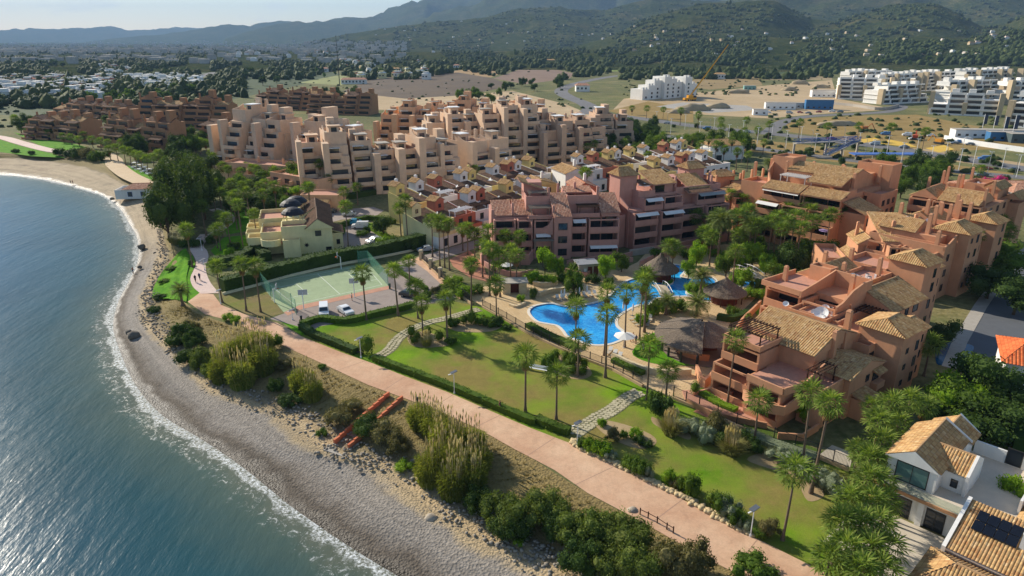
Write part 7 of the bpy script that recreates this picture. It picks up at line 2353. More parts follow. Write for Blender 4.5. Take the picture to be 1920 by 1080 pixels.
# loose dry grass on the bank, pebbles on the beach: nobody could count them
def scatter_tufts():
 pts = []
 rng = random.Random(4)
 n = len(FOOT)
 while len(pts) < 5200:
  i = rng.randrange(6, n - 100)
  f, t = FOOT[i], TOP[i]
  q = rng.random() ** .7 * .9
  p = f.lerp(t, .12 + .86 * q)
  pts.append((p.x, p.y, ZF * (1 - q * q * (3 - 2 * q)) - .02, rng.uniform(.5, 1.2)))
 vs, fs = [], []
 for x, y, z, s in pts:
  for j in range(5):
   a = rng.uniform(0, 6.28)
   dx, dy = math.cos(a) * .12 * s, math.sin(a) * .12 * s
   n0 = len(vs)
   vs += [(x - dy * .3, y + dx * .3, z), (x + dy * .3, y - dx * .3, z), (x + dx * 2.2, y + dy * 2.2, z + rng.uniform(.2, .5) * s)]
   fs.append((n0, n0 + 1, n0 + 2))
 o = link('dry_grass', mesh('dry_grass', vs, fs, leaf_mat('dry_grass_blade', '7d6c3f', '9c8a55', .3, '6a7436')))
 tag(o, 'loose dry grass tufts over the bank above the beach', 'grass', kind='stuff')
scatter_tufts()
def scatter_pebbles():
 rng = random.Random(9)
 V0, F0 = ICO1
 Vs, Fs, off = [], [], 0
 n = len(FOOT)
 for k in range(3400):
  i = rng.randrange(4, 150)
  f, t, s = FOOT[i], TOP[i], SHORE[i]
  if rng.random() < .62:
   p = f.lerp(t, rng.uniform(-.12, .22)) + Vector((rng.uniform(-1, 1), rng.uniform(-1, 1), 0))
   r = rng.uniform(.08, .30)
  else:
   p = s.lerp(f, rng.uniform(.2, 1.0))
   r = rng.uniform(.05, .13)
  V = V0 * np.array([r * rng.uniform(.7, 1.4), r * rng.uniform(.7, 1.3), r * .6]) + np.array([p.x, p.y, p.z + r * .2])
  Vs.append(V); Fs.append(F0 + off); off += len(V)
 o = link('shingle', npmesh('shingle', np.concatenate(Vs), np.concatenate(Fs), M('grey_stones', '8f877a', .9, .3, .7)))
 tag(o, 'loose grey stones along the foot of the bank', 'stones', kind='stuff')
scatter_pebbles()
for i, (u, v, r, lab) in enumerate(((266, 462, 1.1, 'dark boulder at the waterline below the seaside lawn'), (250, 628, 1.2, 'grey boulder on the shingle point'), (275, 617, .6, 'small pale boulder beside the grey one'), (290, 474, .5, 'single dark stone on the shingle'), (808, 972, .85, 'pale round rock on the sand below the reeds'), (967, 1043, .6, 'pale rock near the driftwood'), (242, 622, .7, 'flat dark rock at the wave edge'), (262, 500, .6, 'dark rock in the wash'), (1185, 957, .7, 'pale boulder at the end of the low wooden rail'), (210, 372, .8, 'dark rock beside the beach hut'), (295, 417, .5, 'dark stone near the pines'))):
 V, F = ICO2
 nn = np.array([noise.noise(Vector(x) * 1.6 + Vector((i, 0, 0))) for x in V])
 p = G(u, v, -2.2 if v > 500 or u < 300 else 0)
 if lab.startswith('pale boulder at'):
  p = G(u, v, 0)
 o = link('boulder', npmesh('boulder', V * (r * (1 + .35 * nn))[:, None] * np.array([1, .8, .7]), F, M('pale_rock', 'a89c8a', .9, .25, 1.5, .5) if 'pale' in lab else M('dark_rock', '6d665c', .9, .3, 1.5, .5)), None, p + Vector((0, 0, -.1)))
 tag(o, lab, 'rock')
# ================================================================== paths, edging, steps
FLAG = [MB().prism([(r * math.cos(a), r * math.sin(a)) for a, r in zip([k * 2 * math.pi / 7 + random.uniform(-.25, .25) for k in range(7)], [random.uniform(.26, .36) for _ in range(7)])], 0, .05).mesh('flagstone', M('flagstone', 'b3aa8c', .9, .2, .9)) for _ in range(4)]
def stone_path(px, w, n_across):
 path = cr(GP(px), 6)
 base = ribbon('stone_path', path, w + .2, 0.05, M('path_soil', '7d7a55', .95, .2, 1))
 L_ = 0.0
 rng = random.Random(3)
 pts = []
 for a, b in zip(path[:-1], path[1:]):
  d = (b - a)
  if d.length < .01:
   continue
  n = Vector((-d.y, d.x, 0)).normalized()
  s = (.68 - L_ % .68) % .68
  while s < d.length:
   for k in range(n_across):
    o = (k + .5) / n_across - .5
    pts.append(a + d.normalized() * (s + (.34 if k % 2 else 0)) + n * (o * w + rng.uniform(-.06, .06)))
   s += .68
  L_ += d.length
 for i, p in enumerate(pts[:300]):
  o = link('flagstone', FLAG[i % 4], base, (p.x, p.y, .055), rng.uniform(0, 6.28))
  sx = rng.uniform(.85, 1.2)
  o.scale = (sx, sx, 1)
 return base
stone_path([(1076, 814), (1100, 797), (1126, 781), (1152, 766), (1176, 747), (1199, 735)], 2.4, 4)
stone_path([(706, 671), (730, 656), (745, 637), (766, 621), (800, 606), (842, 596), (880, 585), (900, 580)], 2.1, 3)
# rock edging along the promenade
def edging():
 root = thing('rock_edging', 'row of pale rocks edging the shrub beds along the promenade', 'stone edging')
 V, F = ICO1
 prot = []
 for s in range(4):
  nn = np.array([noise.noise(Vector(x) * 1.5 + Vector((s * 3, 0, 0))) for x in V])
  prot.append(npmesh('rock', V * (.34 * (1 + .4 * nn))[:, None] * np.array([1.1, .9, .75]), F, M('edging_rock', 'c0ab84', .9, .25, 1.5)))
 path = cr(GP([(1076, 830), (1090, 840), (1130, 860), (1200, 894), (1280, 935), (1360, 979), (1440, 1019), (1510, 1054), (1560, 1080)]), 30)
 rng = random.Random(2)
 n = 0
 for k, p in enumerate(path):
  for j in range(2 if k % 4 else 1):
   if n >= 300:
    break
   o = link('rock', prot[n % 4], root, (p.x + rng.uniform(-.5, .3), p.y + rng.uniform(-.05, .7), .12), rng.uniform(0, 6.28))
   q = rng.uniform(.7, 1.35)
   o.scale = (q, q, q)
   n += 1
edging()
def beach_steps():
 A, B = G(742, 745, 0), G(640, 838, ZF)
 d = Vector((B.x - A.x, B.y - A.y, 0))
 L_, rz = d.length, math.atan2(d.y, d.x)
 root = thing('beach_steps', 'orange walled flight of steps from the promenade down to the beach', 'steps', (A.x, A.y, 0), rz)
 o_m = M('orange_render', 'd27a55', .9, .15, .8)
 tr = M('worn_step', 'a87f70', .9, .15, 1)
 n = 10
 w = 1.1
 for k in range(n):
  x0, x1 = L_ * k / n, L_ * (k + 1) / n
  z = -(k + 1) * 1.75 / n
  MB().box(x0, x1 - .004, -w, w, z - .8, z).build('tread', tr, root)
  for sd in (-1, 1):
   MB().box(x0, x1 - .003, sd * w + (.003 if sd > 0 else -.303), sd * w + (.303 if sd > 0 else -.003), z - .9, z + .8).build('side_wall', o_m, root)
 MB().box(L_, L_ + 1.6, -1.8, 1.6, -2.3, -1.72).build('landing', CONC, root)
beach_steps()

# ================================================================== lamps, benches, fences
def lamp(u, v, vt, label, solar=True, az=0):
 p = G(u, v)
 h = HZ(p, vt)
 root = thing('street_lamp', label, 'lamp', p, az, 'park lamps')
 MB().lathe([(.16, 0), (.14, .25), (.06, .4), (.05, h)], 8).build('pole', WHITE_P, root)
 m = MB()
 m.add([(-.5, -.3, h), (.5, -.3, h + .22), (.5, .3, h + .22), (-.5, .3, h), (-.5, -.3, h + .07), (.5, -.3, h + .29), (.5, .3, h + .29), (-.5, .3, h + .07)], [(3, 2, 1, 0), (4, 5, 6, 7), (0, 1, 5, 4), (1, 2, 6, 5), (2, 3, 7, 6), (3, 0, 4, 7)])
 m.build('solar_head', M('lamp_head', '5a5f66', .3, .1) if solar else WHITE_P, root)
 MB().box(-.9, -.2, -.07, .07, h - .15, h - .07).build('light_arm', WHITE_P, root)
for u, v, vt, lab in ((852, 738, 699, 'white solar lamp post behind the low hedge of the promenade'), (1082, 836, 794, 'white solar lamp post at the foot of the stepping stone path'), (1407, 1006, 955, 'white solar lamp post behind the rocks near the lone palm'),
      (677, 671, 635, 'white lamp post beside the ball shaped tree'), (384, 507, 487, 'slim lamp post beside the two cyclists'), (379, 470, 446, 'lamp post where the seaside path meets the pines'), (414, 570, 545, 'white lamp post at the end of the tall hedge'), (549, 600, 582, 'slim post at the car park corner')):
 lamp(u, v, vt, lab, az=R(30))
def bench(u, v, rz, label, mat, back=True, L_=1.9):
 root = thing('park_bench', label, 'bench', G(u, v) + Vector((0, 0, .05)), rz)
 for k in range(4):
  MB().box(-L_ / 2, L_ / 2, -.25 + k * .13, -.25 + k * .13 + .11, .42, .46).build('seat_slat', mat, root)
 if back:
  for k in range(3):
   MB().box(-L_ / 2, L_ / 2, .30, .34, .55 + k * .14, .66 + k * .14).build('back_slat', mat, root)
 for x in (-L_ / 2 + .25, L_ / 2 - .25):
  MB().box(x - .05, x + .05, -.25, .36, 0, .415).box(x - .04, x + .04, .345, .40, .416, .98).build('leg', STEEL_D, root)
bench(1013, 790, R(-28) + math.pi, 'dark slatted bench at the hedge beside the promenade', M('dark_bench_wood', '4b443c', .8, .2, 2))
bench(1007, 696, R(-22), 'long white bench on the lawn near the ball shrubs', WHITE_P, True, 3.4)
bench(672, 664, R(-28), 'bench beside the ball shaped tree on the promenade', M('dark_bench_wood', '4b443c'))
def post_box(u, v, h, label, mat=STEEL_D, name='litter_bin', cat='bin'):
 MB_ = MB().lathe([(.2, 0), (.24, h * .9), (.2, h)], 10)
 tag(MB_.build(name, mat, None, G(u, v)), label, cat)
post_box(782, 755, .9, 'dark litter bin at the promenade edge near the reeds'); post_box(565, 600, .9, 'dark litter bin at the car park corner'); post_box(731, 542, 1.3, 'green container beside the court corner', M('bin_green', '3d5a4a', .6)); 

def fence(px, h, label, post=2.6, bars=True, wall=0.45, z=0.0):
 root = thing('iron_fence', label, 'fence')
 path = [Vector((p.x, p.y, z)) for p in GP(px)]
 MB().strip(path, .45, z, z + wall).build('base_wall', M('fence_wall_stone', 'b89c78', .9, .2, 1.2, .3), root)
 for a, b in zip(path[:-1], path[1:]):
  d = b - a
  n = max(1, int(round(d.length / post)))
  u = d / n
  rz = math.atan2(d.y, d.x)
  for k in range(n):
   o = a + u * k
   MB().box(-.05, .05, -.05, .05, wall, wall + h + .12).build('post', STEEL_D, root, o, rz)
   m = MB()
   w = u.length
   m.box(.05, w - .05, -.02, .02, wall + .12, wall + .17); m.box(.05, w - .05, -.02, .02, wall + h - .1, wall + h - .05)
   q = .12
   while q < w - .1 and bars:
    m.box(q - .012, q + .012, -.012, .012, wall + .171, wall + h - .101)
    q += .16
   m.build('panel', STEEL_D, root, o, rz)
fence([(905, 577), (950, 602), (985, 623), (1030, 645), (1085, 670), (1150, 695), (1205, 726)], 1.3, 'thin railing on a low stone wall between the lawn and the pool', bars=True)
fence([(1262, 748), (1310, 768), (1380, 800), (1450, 828), (1530, 858), (1592, 884)], 1.6, 'dark iron fence on a low wall below the terracotta block')
fence([(790, 487), (812, 508), (835, 530), (860, 552), (885, 572)], 1.5, 'iron railing between stone pillars at the entrance')
for k, (u, v) in enumerate(((790, 487), (808, 504), (826, 521), (845, 540))):
 tag(MB().box(-.45, .45, -.45, .45, 0, 2.2).taper(-.55, .55, -.55, .55, 2.203, 2.5, .2).build('stone_pillar', STONE, None, G(u, v)), 'stone pillar of the entrance railing', 'pillar', 'entrance pillars')
def rail():
 root = thing('wooden_rail', 'low wooden rail at the seaward edge of the promenade', 'railing')
 P = GP([(1200, 965), (1215, 972), (1232, 981), (1250, 993), (1262, 1000)])
 for p in P:
  MB().box(-.06, .06, -.06, .06, 0, .9).build('post', WOOD_D, root, p)
 for a, b in zip(P[:-1], P[1:]):
  MB().tube([a + Vector((0, 0, .7)), b + Vector((0, 0, .7))], .045, 6).build('bar', WOOD_D, root)
rail()

# ================================================================== sports court
def court():
 C0, C1, C2, C3 = G(485, 529), G(690, 493), G(728, 536), G(548, 578)
 lw = M('court_line', 'd6dccc', .8, .05)
 def L(a, b, c, d):
  return C0.lerp(C1, a).lerp(C3.lerp(C2, a), b), C0.lerp(C1, c).lerp(C3.lerp(C2, c), d)
 root = tag(ribbon('court_lines', [*L(.05, .08, .95, .08)], .12, .05, lw), kind='structure')
 for q in ((.05, .92, .95, .92), (.05, .08, .05, .92), (.95, .08, .95, .92), (.5, .08, .5, .92), (.05, .3, .25, .3), (.05, .7, .25, .7), (.25, .3, .25, .7), (.75, .3, .95, .3), (.75, .7, .95, .7), (.75, .3, .75, .7)):
  ribbon('line', [*L(*q)], .12, .052, lw, parent=root)
 net = NT('green_netting')
 tr = net.new('BsdfTransparent')
 mx = net.new('MixShader')
 ck = net.new('TexWave', Scale=6.0, bands_direction='DIAGONAL')
 net.link(net.pos(), ck.inputs['Vector'])
 mx.inputs[0].default_value = .42
 net.base('5c9a84')
 net.link(tr.outputs[0], mx.inputs[1]); net.link(net.p.outputs[0], mx.inputs[2]); net.link(mx.outputs[0], net.out.inputs['Surface'])
 for pts, lab in (((C0, G(508, 556), C3, G(556, 590)), 'green netting fence at the seaward end of the sports court'), ((G(672, 494), C1, C2), 'green netting fence at the inland end of the sports court')):
  r_ = thing('net_fence', lab, 'fence')
  for p in pts:
   MB().tube([p, p + Vector((0, 0, 3.2))], .05, 6).build('post', M('green_post', '4f8f7c', .6), r_)
  for a, b in zip(pts[:-1], pts[1:]):
   d = Vector((0, 0, 3.1))
   MB().add([a, b, b + d, a + d], [(0, 1, 2, 3)]).build('netting', net.m, r_)
 for i, (u, v, ang, lab) in enumerate(((570, 581, 100, 'basketball hoop at the front edge of the court'), (665, 558, 100, 'basketball hoop behind the car park palm'), (515, 568, 10, 'basketball hoop beside the goal frame'), (640, 505, 190, 'basketball hoop on the shaded side of the court'))):
  r_ = thing('basketball_hoop', lab, 'hoop', G(u, v), R(ang))
  MB().tube([(0, 0, 0), (0, 0, 3.0), (.6, 0, 3.4)], .09, 8).build('pole', WHITE_P, r_)
  MB().box(.62, .68, -.9, .9, 2.9, 4.0).build('backboard', M('board_grey', 'b5b8ba', .6), r_)
  MB().lathe([(.24, 0), (.24, .03)], 12, 0, (.95, 0, 3.05)).build('ring', M('hoop_orange', 'c65a2a', .6), r_)
 g = thing('goal_frame', 'white goal frame at the seaward end of the court', 'goal', G(522, 562), R(40))
 MB().tube([(0, -1.5, 0), (0, -1.5, 2), (0, 1.5, 2), (0, 1.5, 0)], .05, 6).build('frame', WHITE_P, g)
 MB().tube([(0, -1.5, 0), (-1.0, -1.5, 0), (-1.0, 1.5, 0), (0, 1.5, 0)], .03, 5).build('back_frame', WHITE_P, g)
 wl_ = MB().strip(cr(GP([(418, 553), (480, 537), (540, 520), (640, 497), (690, 488), (760, 474), (840, 456)]), 4), .35, 0, .55)
 tag(wl_.build('low_wall', M('cream_wall', 'd8cfae', .9, .1, .8)), 'low cream wall along the foot of the tall hedge', 'wall')
court()

# ================================================================== vehicles
TYRE = M('tyre_rubber', '1d1d1e', .8, .1)
CARGLASS = glass_mat('car_glass', (.02, .03, .04), .05)
def car_mat(n, c):
 if n not in MATS:
  t = NT(n); t.base(lin(c)); t.p.inputs['Roughness'].default_value = .3; t.p.inputs['Coat Weight'].default_value = .6
 return MATS[n]
PAINT = {'white': 'e4e4e2', 'silver': 'a5abb0', 'blue': '2b6da8', 'dark': '2c3036', 'red': '9c2f2a', 'grey': '6c7176', 'turquoise': '2a86a8'}
CARP = {}
def car_proto(kind):
 L_, W, H = {'car': (4.2, 1.75, 1.45), 'van': (4.7, 1.85, 2.0), 'suv': (4.5, 1.85, 1.7)}[kind]
 if kind == 'van':
  prof = [(0, .35), (0, 1.05), (.25, 1.15), (.95, 1.25), (1.45, 1.95), (1.7, 2.0), (4.6, 2.0), (4.7, 1.8), (4.7, .35)]
  gl = [(1.02, 1.28), (1.48, 1.88), (2.5, 1.88), (2.5, 1.28)]
 else:
  k = H / 1.45
  prof = [(0, .32), (0, .72 * k), (.15, .82 * k), (1.1, .95 * k), (1.75, 1.38 * k), (2.1, 1.45 * k), (3.2, 1.43 * k), (3.95, 1.0 * k), (L_ - .02, .92 * k), (L_, .35)]
  gl = [(1.25, .98 * k), (1.82, 1.34 * k), (3.15, 1.34 * k), (3.75, .98 * k)]
 body = MB()
 n = len(prof)
 vs = []
 for s, ins in ((-1, 0), (1, 0)):
  for x, z in prof:
   t = .13 if z > H * .72 else 0
   vs.append((x - L_ / 2, s * (W / 2 - t), z))
 body.add(vs, [(k, (k + 1) % n, n + (k + 1) % n, n + k) for k in range(n)] + [tuple(range(n - 1, -1, -1)), tuple(n + k for k in range(n))])
 glass = MB()
 for s in (-1, 1):
  glass.add([(x - L_ / 2, s * (W / 2 - (.07 if z < H * .8 else .12) + .012), z) for x, z in gl], [(0, 1, 2, 3) if s < 0 else (3, 2, 1, 0)])
 def pane(i):
  (xa, za), (xb, zb) = prof[i], prof[i + 1]
  d = Vector((xb - xa, 0, zb - za)).normalized()
  nn = Vector((-d.z, 0, d.x)) * .012
  return [Vector((xa - L_ / 2, 0, za)) + nn + d * .06, Vector((xb - L_ / 2, 0, zb)) + nn - d * .06]
 for i in ((3,) if kind == 'van' else (3, 6)):
  a, b = pane(i)
  w0, w1 = W / 2 - .14, W / 2 - .22
  glass.add([(a.x, -w0, a.z), (a.x, w0, a.z), (b.x, w1, b.z), (b.x, -w1, b.z)], [(0, 1, 2, 3)])
 wheel = MB().tube([(0, -.11, 0), (0, .11, 0)], .32, 12)
 rim = MB().tube([(0, -.115, 0), (0, .115, 0)], .19, 10)
 lamp_ = MB().box(-.03, .03, -.16, .16, -.08, .08)
 return dict(body=body, glass=glass.mesh('glazing', CARGLASS), wheel=wheel.mesh('wheel', TYRE), rim=rim.mesh('rim', METAL), lamp=lamp_, L=L_, W=W, H=H)
LAMPM = M('lamp_glass', 'd8d8d0', .2); TAILM = M('tail_lamp', '8a1f1c', .3)
def car(p, rz, kind, col, label, group='vehicles'):
 if kind not in CARP:
  CARP[kind] = car_proto(kind)
  CARP[kind]['hl'] = CARP[kind]['lamp'].mesh('headlight', LAMPM); CARP[kind]['tl'] = CARP[kind]['lamp'].mesh('tail_light', TAILM)
 P = CARP[kind]
 key = (kind, col)
 if key not in CARP:
  CARP[key] = P['body'].mesh('body', car_mat('paint_' + col, PAINT[col]))
 root = thing('parked_car' if kind != 'van' else 'parked_van', label, 'car' if kind != 'van' else 'van', (p[0], p[1], p[2] if len(p) > 2 else .03), rz, group)
 link('body', CARP[key], root); link('glazing', P['glass'], root)
 for x in (-P['L'] * .31, P['L'] * .30):
  for s in (-1, 1):
   w = link('wheel', P['wheel'], root, (x, s * (P['W'] / 2 - .1), .32)); link('rim', P['rim'], w)
 for s in (-1, 1):
  link('headlight', P['hl'], root, (-P['L'] / 2, s * .62, .68)); link('tail_light', P['tl'], root, (P['L'] / 2, s * .65, .8))
for u, v, a, kd, c, lab in ((608, 590, 105, 'van', 'white', 'white van parked in front of the sports court'), (648, 587, 130, 'car', 'white', 'white hatchback parked beside the white van'), (663, 421, 5, 'suv', 'turquoise', 'turquoise car in the upper car park'), (676, 428, 5, 'van', 'white', 'white van beside the turquoise car'),
       (631, 443, 100, 'car', 'white', 'white car beside the yellow villa wall'), (704, 455, 40, 'suv', 'silver', 'silver car under the clipped bush'), (719, 459, 35, 'car', 'white', 'white car next to the silver one by the hedge'), (598, 403, 10, 'van', 'white', 'white van behind the yellow villa'), (619, 399, 15, 'car', 'dark', 'dark car in front of the flat roofed service building'),
       (798, 471, 20, 'car', 'silver', 'silver car on the shaded road below the town houses'), (768, 556, 160, 'car', 'dark', 'dark car half hidden by the car park palms'), (655, 405, 10, 'car', 'silver', 'silver car at the back of the upper car park')):
 car(G(u, v), R(a), kd, c, lab)
rngc = random.Random(5)
for i, (u, v) in enumerate(((1325, 243), (1480, 213), (1500, 212), (1515, 213), (1535, 211), (1560, 210), (1575, 211), (1660, 253), (1700, 255), (1712, 262), (1745, 256), (1788, 262), (1800, 268), (1815, 262), (1790, 270), (1818, 272), (1695, 278), (1640, 272), (1850, 318), (1760, 335), (1900, 320), (1250, 232), (1440, 212), (1450, 208), (1845, 300), (1560, 262), (1400, 249), (1840, 330))):
 c = rngc.choice(('white', 'white', 'silver', 'dark', 'blue', 'red', 'grey'))
 car(G(u, v), R(rngc.choice((-14, -10, 168))), rngc.choice(('car', 'suv', 'van')), c, '%s car on the coast road or the site ground beyond the terracotta blocks' % c, '%s cars by the coast road' % c)

# ================================================================== people
def person_mesh(pose):
 me = bpy.data.meshes.new('person')
 h = 1.75
 J = {'pelvis': (0, 0, .95), 'chest': (0.02, 0, 1.3), 'neck': (0.02, 0, 1.5), 'head': (.04, 0, 1.6), 'top': (.04, 0, 1.72)}
 for s, n in ((-1, 'r'), (1, 'l')):
  st = (.22 * s) if pose == 'walk' else .03 * s
  if pose == 'bike':
   J.update({'hip' + n: (0, .1 * s, .93), 'knee' + n: (.32 + .08 * s, .1 * s, .75 - .1 * s), 'foot' + n: (.16, .1 * s, .38 - .12 * s), 'toe' + n: (.30, .1 * s, .34 - .12 * s),
      'sh' + n: (.18, .18 * s, 1.38), 'el' + n: (.38, .22 * s, 1.18), 'ha' + n: (.58, .2 * s, 1.05)})
  else:
   J.update({'hip' + n: (0, .1 * s, .9), 'knee' + n: (st * .6 + .04, .1 * s, .5), 'foot' + n: (st, .1 * s, .07), 'toe' + n: (st + .15, .11 * s, .04),
      'sh' + n: (0.02, .19 * s, 1.42), 'el' + n: (-st * .5, .25 * s, 1.14), 'ha' + n: (-st * .9 + .06, .24 * s, .90)})
 if pose == 'bike':
  J.update({'chest': (.14, 0, 1.26), 'neck': (.24, 0, 1.46), 'head': (.30, 0, 1.57), 'top': (.31, 0, 1.69)})
 keys = list(J)
 E = [('pelvis', 'chest'), ('chest', 'neck'), ('neck', 'head'), ('head', 'top')]
 for n in 'rl':
  E += [('pelvis', 'hip' + n), ('hip' + n, 'knee' + n), ('knee' + n, 'foot' + n), ('foot' + n, 'toe' + n), ('chest', 'sh' + n), ('sh' + n, 'el' + n), ('el' + n, 'ha' + n)]
 me.from_pydata([J[k] for k in keys], [(keys.index(a), keys.index(b)) for a, b in E], [])
 o = bpy.data.objects.new('person_rig', me)
 COL.objects.link(o)
 sk = o.modifiers.new('skin', 'SKIN')
 rad = {'pelvis': .15, 'chest': .17, 'neck': .06, 'head': .105, 'top': .08, 'hip': .1, 'knee': .07, 'foot': .05, 'toe': .045, 'sh': .075, 'el': .05, 'ha': .045}
 for i, k in enumerate(keys):
  r = rad.get(k) or rad.get(k[:-1])
  me.skin_vertices[0].data[i].radius = (r, r)
 me.skin_vertices[0].data[0].use_root = True
 ss = o.modifiers.new('sub', 'SUBSURF'); ss.levels = 1; ss.render_levels = 1
 dg = bpy.context.evaluated_depsgraph_get()
 out = bpy.data.meshes.new_from_object(o.evaluated_get(dg))
 bpy.data.objects.remove(o)
 out.name = 'person'
 return out
PM = {k: person_mesh(k) for k in ('walk', 'stand', 'bike')}
CLOTH = {'skin': M('skin', 'b07c5e', .7, .08), 'dark': M('dark_clothes', '2a2c33', .9, .1), 'blue': M('blue_clothes', '2f4a78', .9, .1), 'red': M('red_clothes', '8a3a34', .9, .1), 'white': M('white_clothes', 'cfccc4', .9, .1), 'hair': M('dark_hair', '2a211b', .8, .1)}
PCOP = {}
def person(p, rz, pose, top, legs, label):
 key = (pose, top, legs)
 if key not in PCOP:
  me = PM[pose].copy()
  me.materials.clear()
  for c in ('skin', top, legs, 'hair'):
   me.materials.append(CLOTH[c])
  for f in me.polygons:
   z, y = f.center.z, abs(f.center.y)
   f.material_index = 3 if z > 1.63 else 0 if z > 1.46 else (1 if z > .95 and y < .235 else (2 if z > .5 and y < .2 else 0))
  PCOP[key] = me
 o = link('person', PCOP[key], None, p, rz)
 return tag(o, label, 'person')
def bicycle(p, rz, label):
 root = thing('bicycle', label, 'bicycle', p, rz)
 for x in (-.52, .55):
  m = MB()
  m.tube([(x + .33 * math.cos(a), 0, .34 + .33 * math.sin(a)) for a in np.linspace(0, 2 * math.pi, 17)], .025, 5, cap=False)
  for a in np.linspace(0, math.pi, 7)[:-1]:
   m.tube([(x + .32 * math.cos(a), 0, .34 + .32 * math.sin(a)), (x - .32 * math.cos(a), 0, .34 - .32 * math.sin(a))], .006, 3)
  m.build('wheel', TYRE, root)
 MB().tube([(-.52, 0, .34), (-.1, 0, .35), (.45, 0, .85), (-.2, 0, .85), (-.52, 0, .34)], .025, 5).tube([(-.1, 0, .35), (-.22, 0, .95)], .025, 5).tube([(.55, 0, .34), (.45, 0, 1.0)], .025, 5).build('frame', STEEL_D, root)
 MB().tube([(.5, -.25, 1.02), (.45, 0, 1.0), (.5, .25, 1.02)], .02, 5).build('handlebar', STEEL_D, root)
 MB().box(-.35, -.1, -.08, .08, .95, 1.0).build('saddle', TYRE, root)
for u, v, lab, c in ((367, 530, 'nearer', 'dark'), (375, 526, 'farther', 'blue')):
 p = G(u, v) + Vector((0, 0, .08))
 rz = math.atan2(-1, .55)
 bicycle(p, rz, 'dark bicycle ridden along the pale path, %s of the two' % lab)
 person(p + Vector((-.2 * math.cos(rz), -.2 * math.sin(rz), .06)), rz, 'bike', c, 'dark', 'person in %s clothes cycling on the pale path, %s of two riders' % (c, lab))
person(G(937, 771) + Vector((0, 0, .05)), R(-30), 'walk', 'dark', 'dark', 'person in dark clothes walking beside the low promenade hedge')
person(G(660, 564) + Vector((0, 0, .05)), R(30), 'stand', 'white', 'dark', 'person in a white top standing on the sports court')
person(G(250, 513, -3.3), R(70), 'stand', 'skin', 'blue', 'bather in blue trunks standing in the wash')
person(G(133, 345, -3.0), R(200), 'walk', 'dark', 'dark', 'person walking along the beach at the waterline, dark clothes')
person(G(137, 345, -3.0), R(200), 'walk', 'red', 'dark', 'person in a red top walking beside another at the waterline')
for i, (u, v, a, t_, l_, lab) in enumerate(((1182, 641, 10, 'skin', 'dark', 'bather standing at the pool edge near the parasol'), (1187, 640, 200, 'skin', 'blue', 'bather in blue trunks beside the pool loungers'), (1192, 645, 90, 'blue', 'dark', 'person in blue by the pool loungers'), (1205, 660, 40, 'white', 'white', 'person in white walking beside the bar lawn'))):
 person(G(u, v) + Vector((0, 0, .04)), R(a), 'stand', t_, l_, lab)

# ================================================================== pool terrace furniture and huts
THATCH = NT('thatch')
_b = THATCH.noise(1.0, 5, .7, THATCH.mapping(THATCH.pos(), (5, 5, 1.2)))
THATCH.base(THATCH.ramp(_b, [(.3, '4a4036'), (.5, '6d6052'), (.7, '8b7d6b')]))
THATCH.p.inputs['Roughness'].default_value = 1.0
THATCH.bump(_b, .9, .15)
THATCH = THATCH.m
REDW = M('dark_red_timber', '5e3024', .8, .2, 2)
def thatch_hut(u, v, r, wall_h, roof_h, label):
 p = G(u, v)
 root = thing('thatched_hut', label, 'hut', p, .3, 'thatched pool huts')
 MB().lathe([(r * .62, 0), (r * .62, wall_h)], 14).build('wall', REDW, root)
 for k in range(8):
  a = k * math.pi / 4
  MB().tube([(r * .8 * math.cos(a), r * .8 * math.sin(a), 0), (r * .8 * math.cos(a), r * .8 * math.sin(a), wall_h + .2)], .1, 6).build('post', WOOD_D, root)
 z = wall_h
 n = 28
 # overlapping courses of thatch with ragged lower edges
 N = 5
 for k in range(N):
  q0, q1 = k / N, min(1, (k + 1.25) / N)
  ra, rb = r * (1 - q0) + .05, max(.05, r * (1 - q1))
  za, zb = z + roof_h * q0 - .1, z + roof_h * q1
  vs = []
  for j in range(n):
   a = 2 * math.pi * j / n
   jj = random.uniform(-.12, .12)
   vs.append(((ra + jj) * math.cos(a), (ra + jj) * math.sin(a), za + random.uniform(-.08, .05) + .06 * (N - k) / N))
  vs += [(rb * math.cos(2 * math.pi * j / n), rb * math.sin(2 * math.pi * j / n), zb) for j in range(n)]
  vs += [(ra * .97 * math.cos(2 * math.pi * j / n), ra * .97 * math.sin(2 * math.pi * j / n), za - .18) for j in range(n)]
  fs = [(j, (j + 1) % n, n + (j + 1) % n, n + j) for j in range(n)] + [(2 * n + j, 2 * n + (j + 1) % n, (j + 1) % n, j) for j in range(n)]
  mesh_o = link('thatch_course', mesh('thatch_course', vs, fs, THATCH), root)
 MB().lathe([(.35, 0), (.25, .3), (.05, .55)], 10, 0, (0, 0, z + roof_h - .25)).build('thatch_cap', THATCH, root)
thatch_hut(1236, 523, 4.2, 2.4, 3.4, 'round thatched hut with dark red walls at the far end of the pool')
thatch_hut(1357, 566, 4.3, 2.3, 2.9, 'round thatched hut with dark red walls beside the small pool')
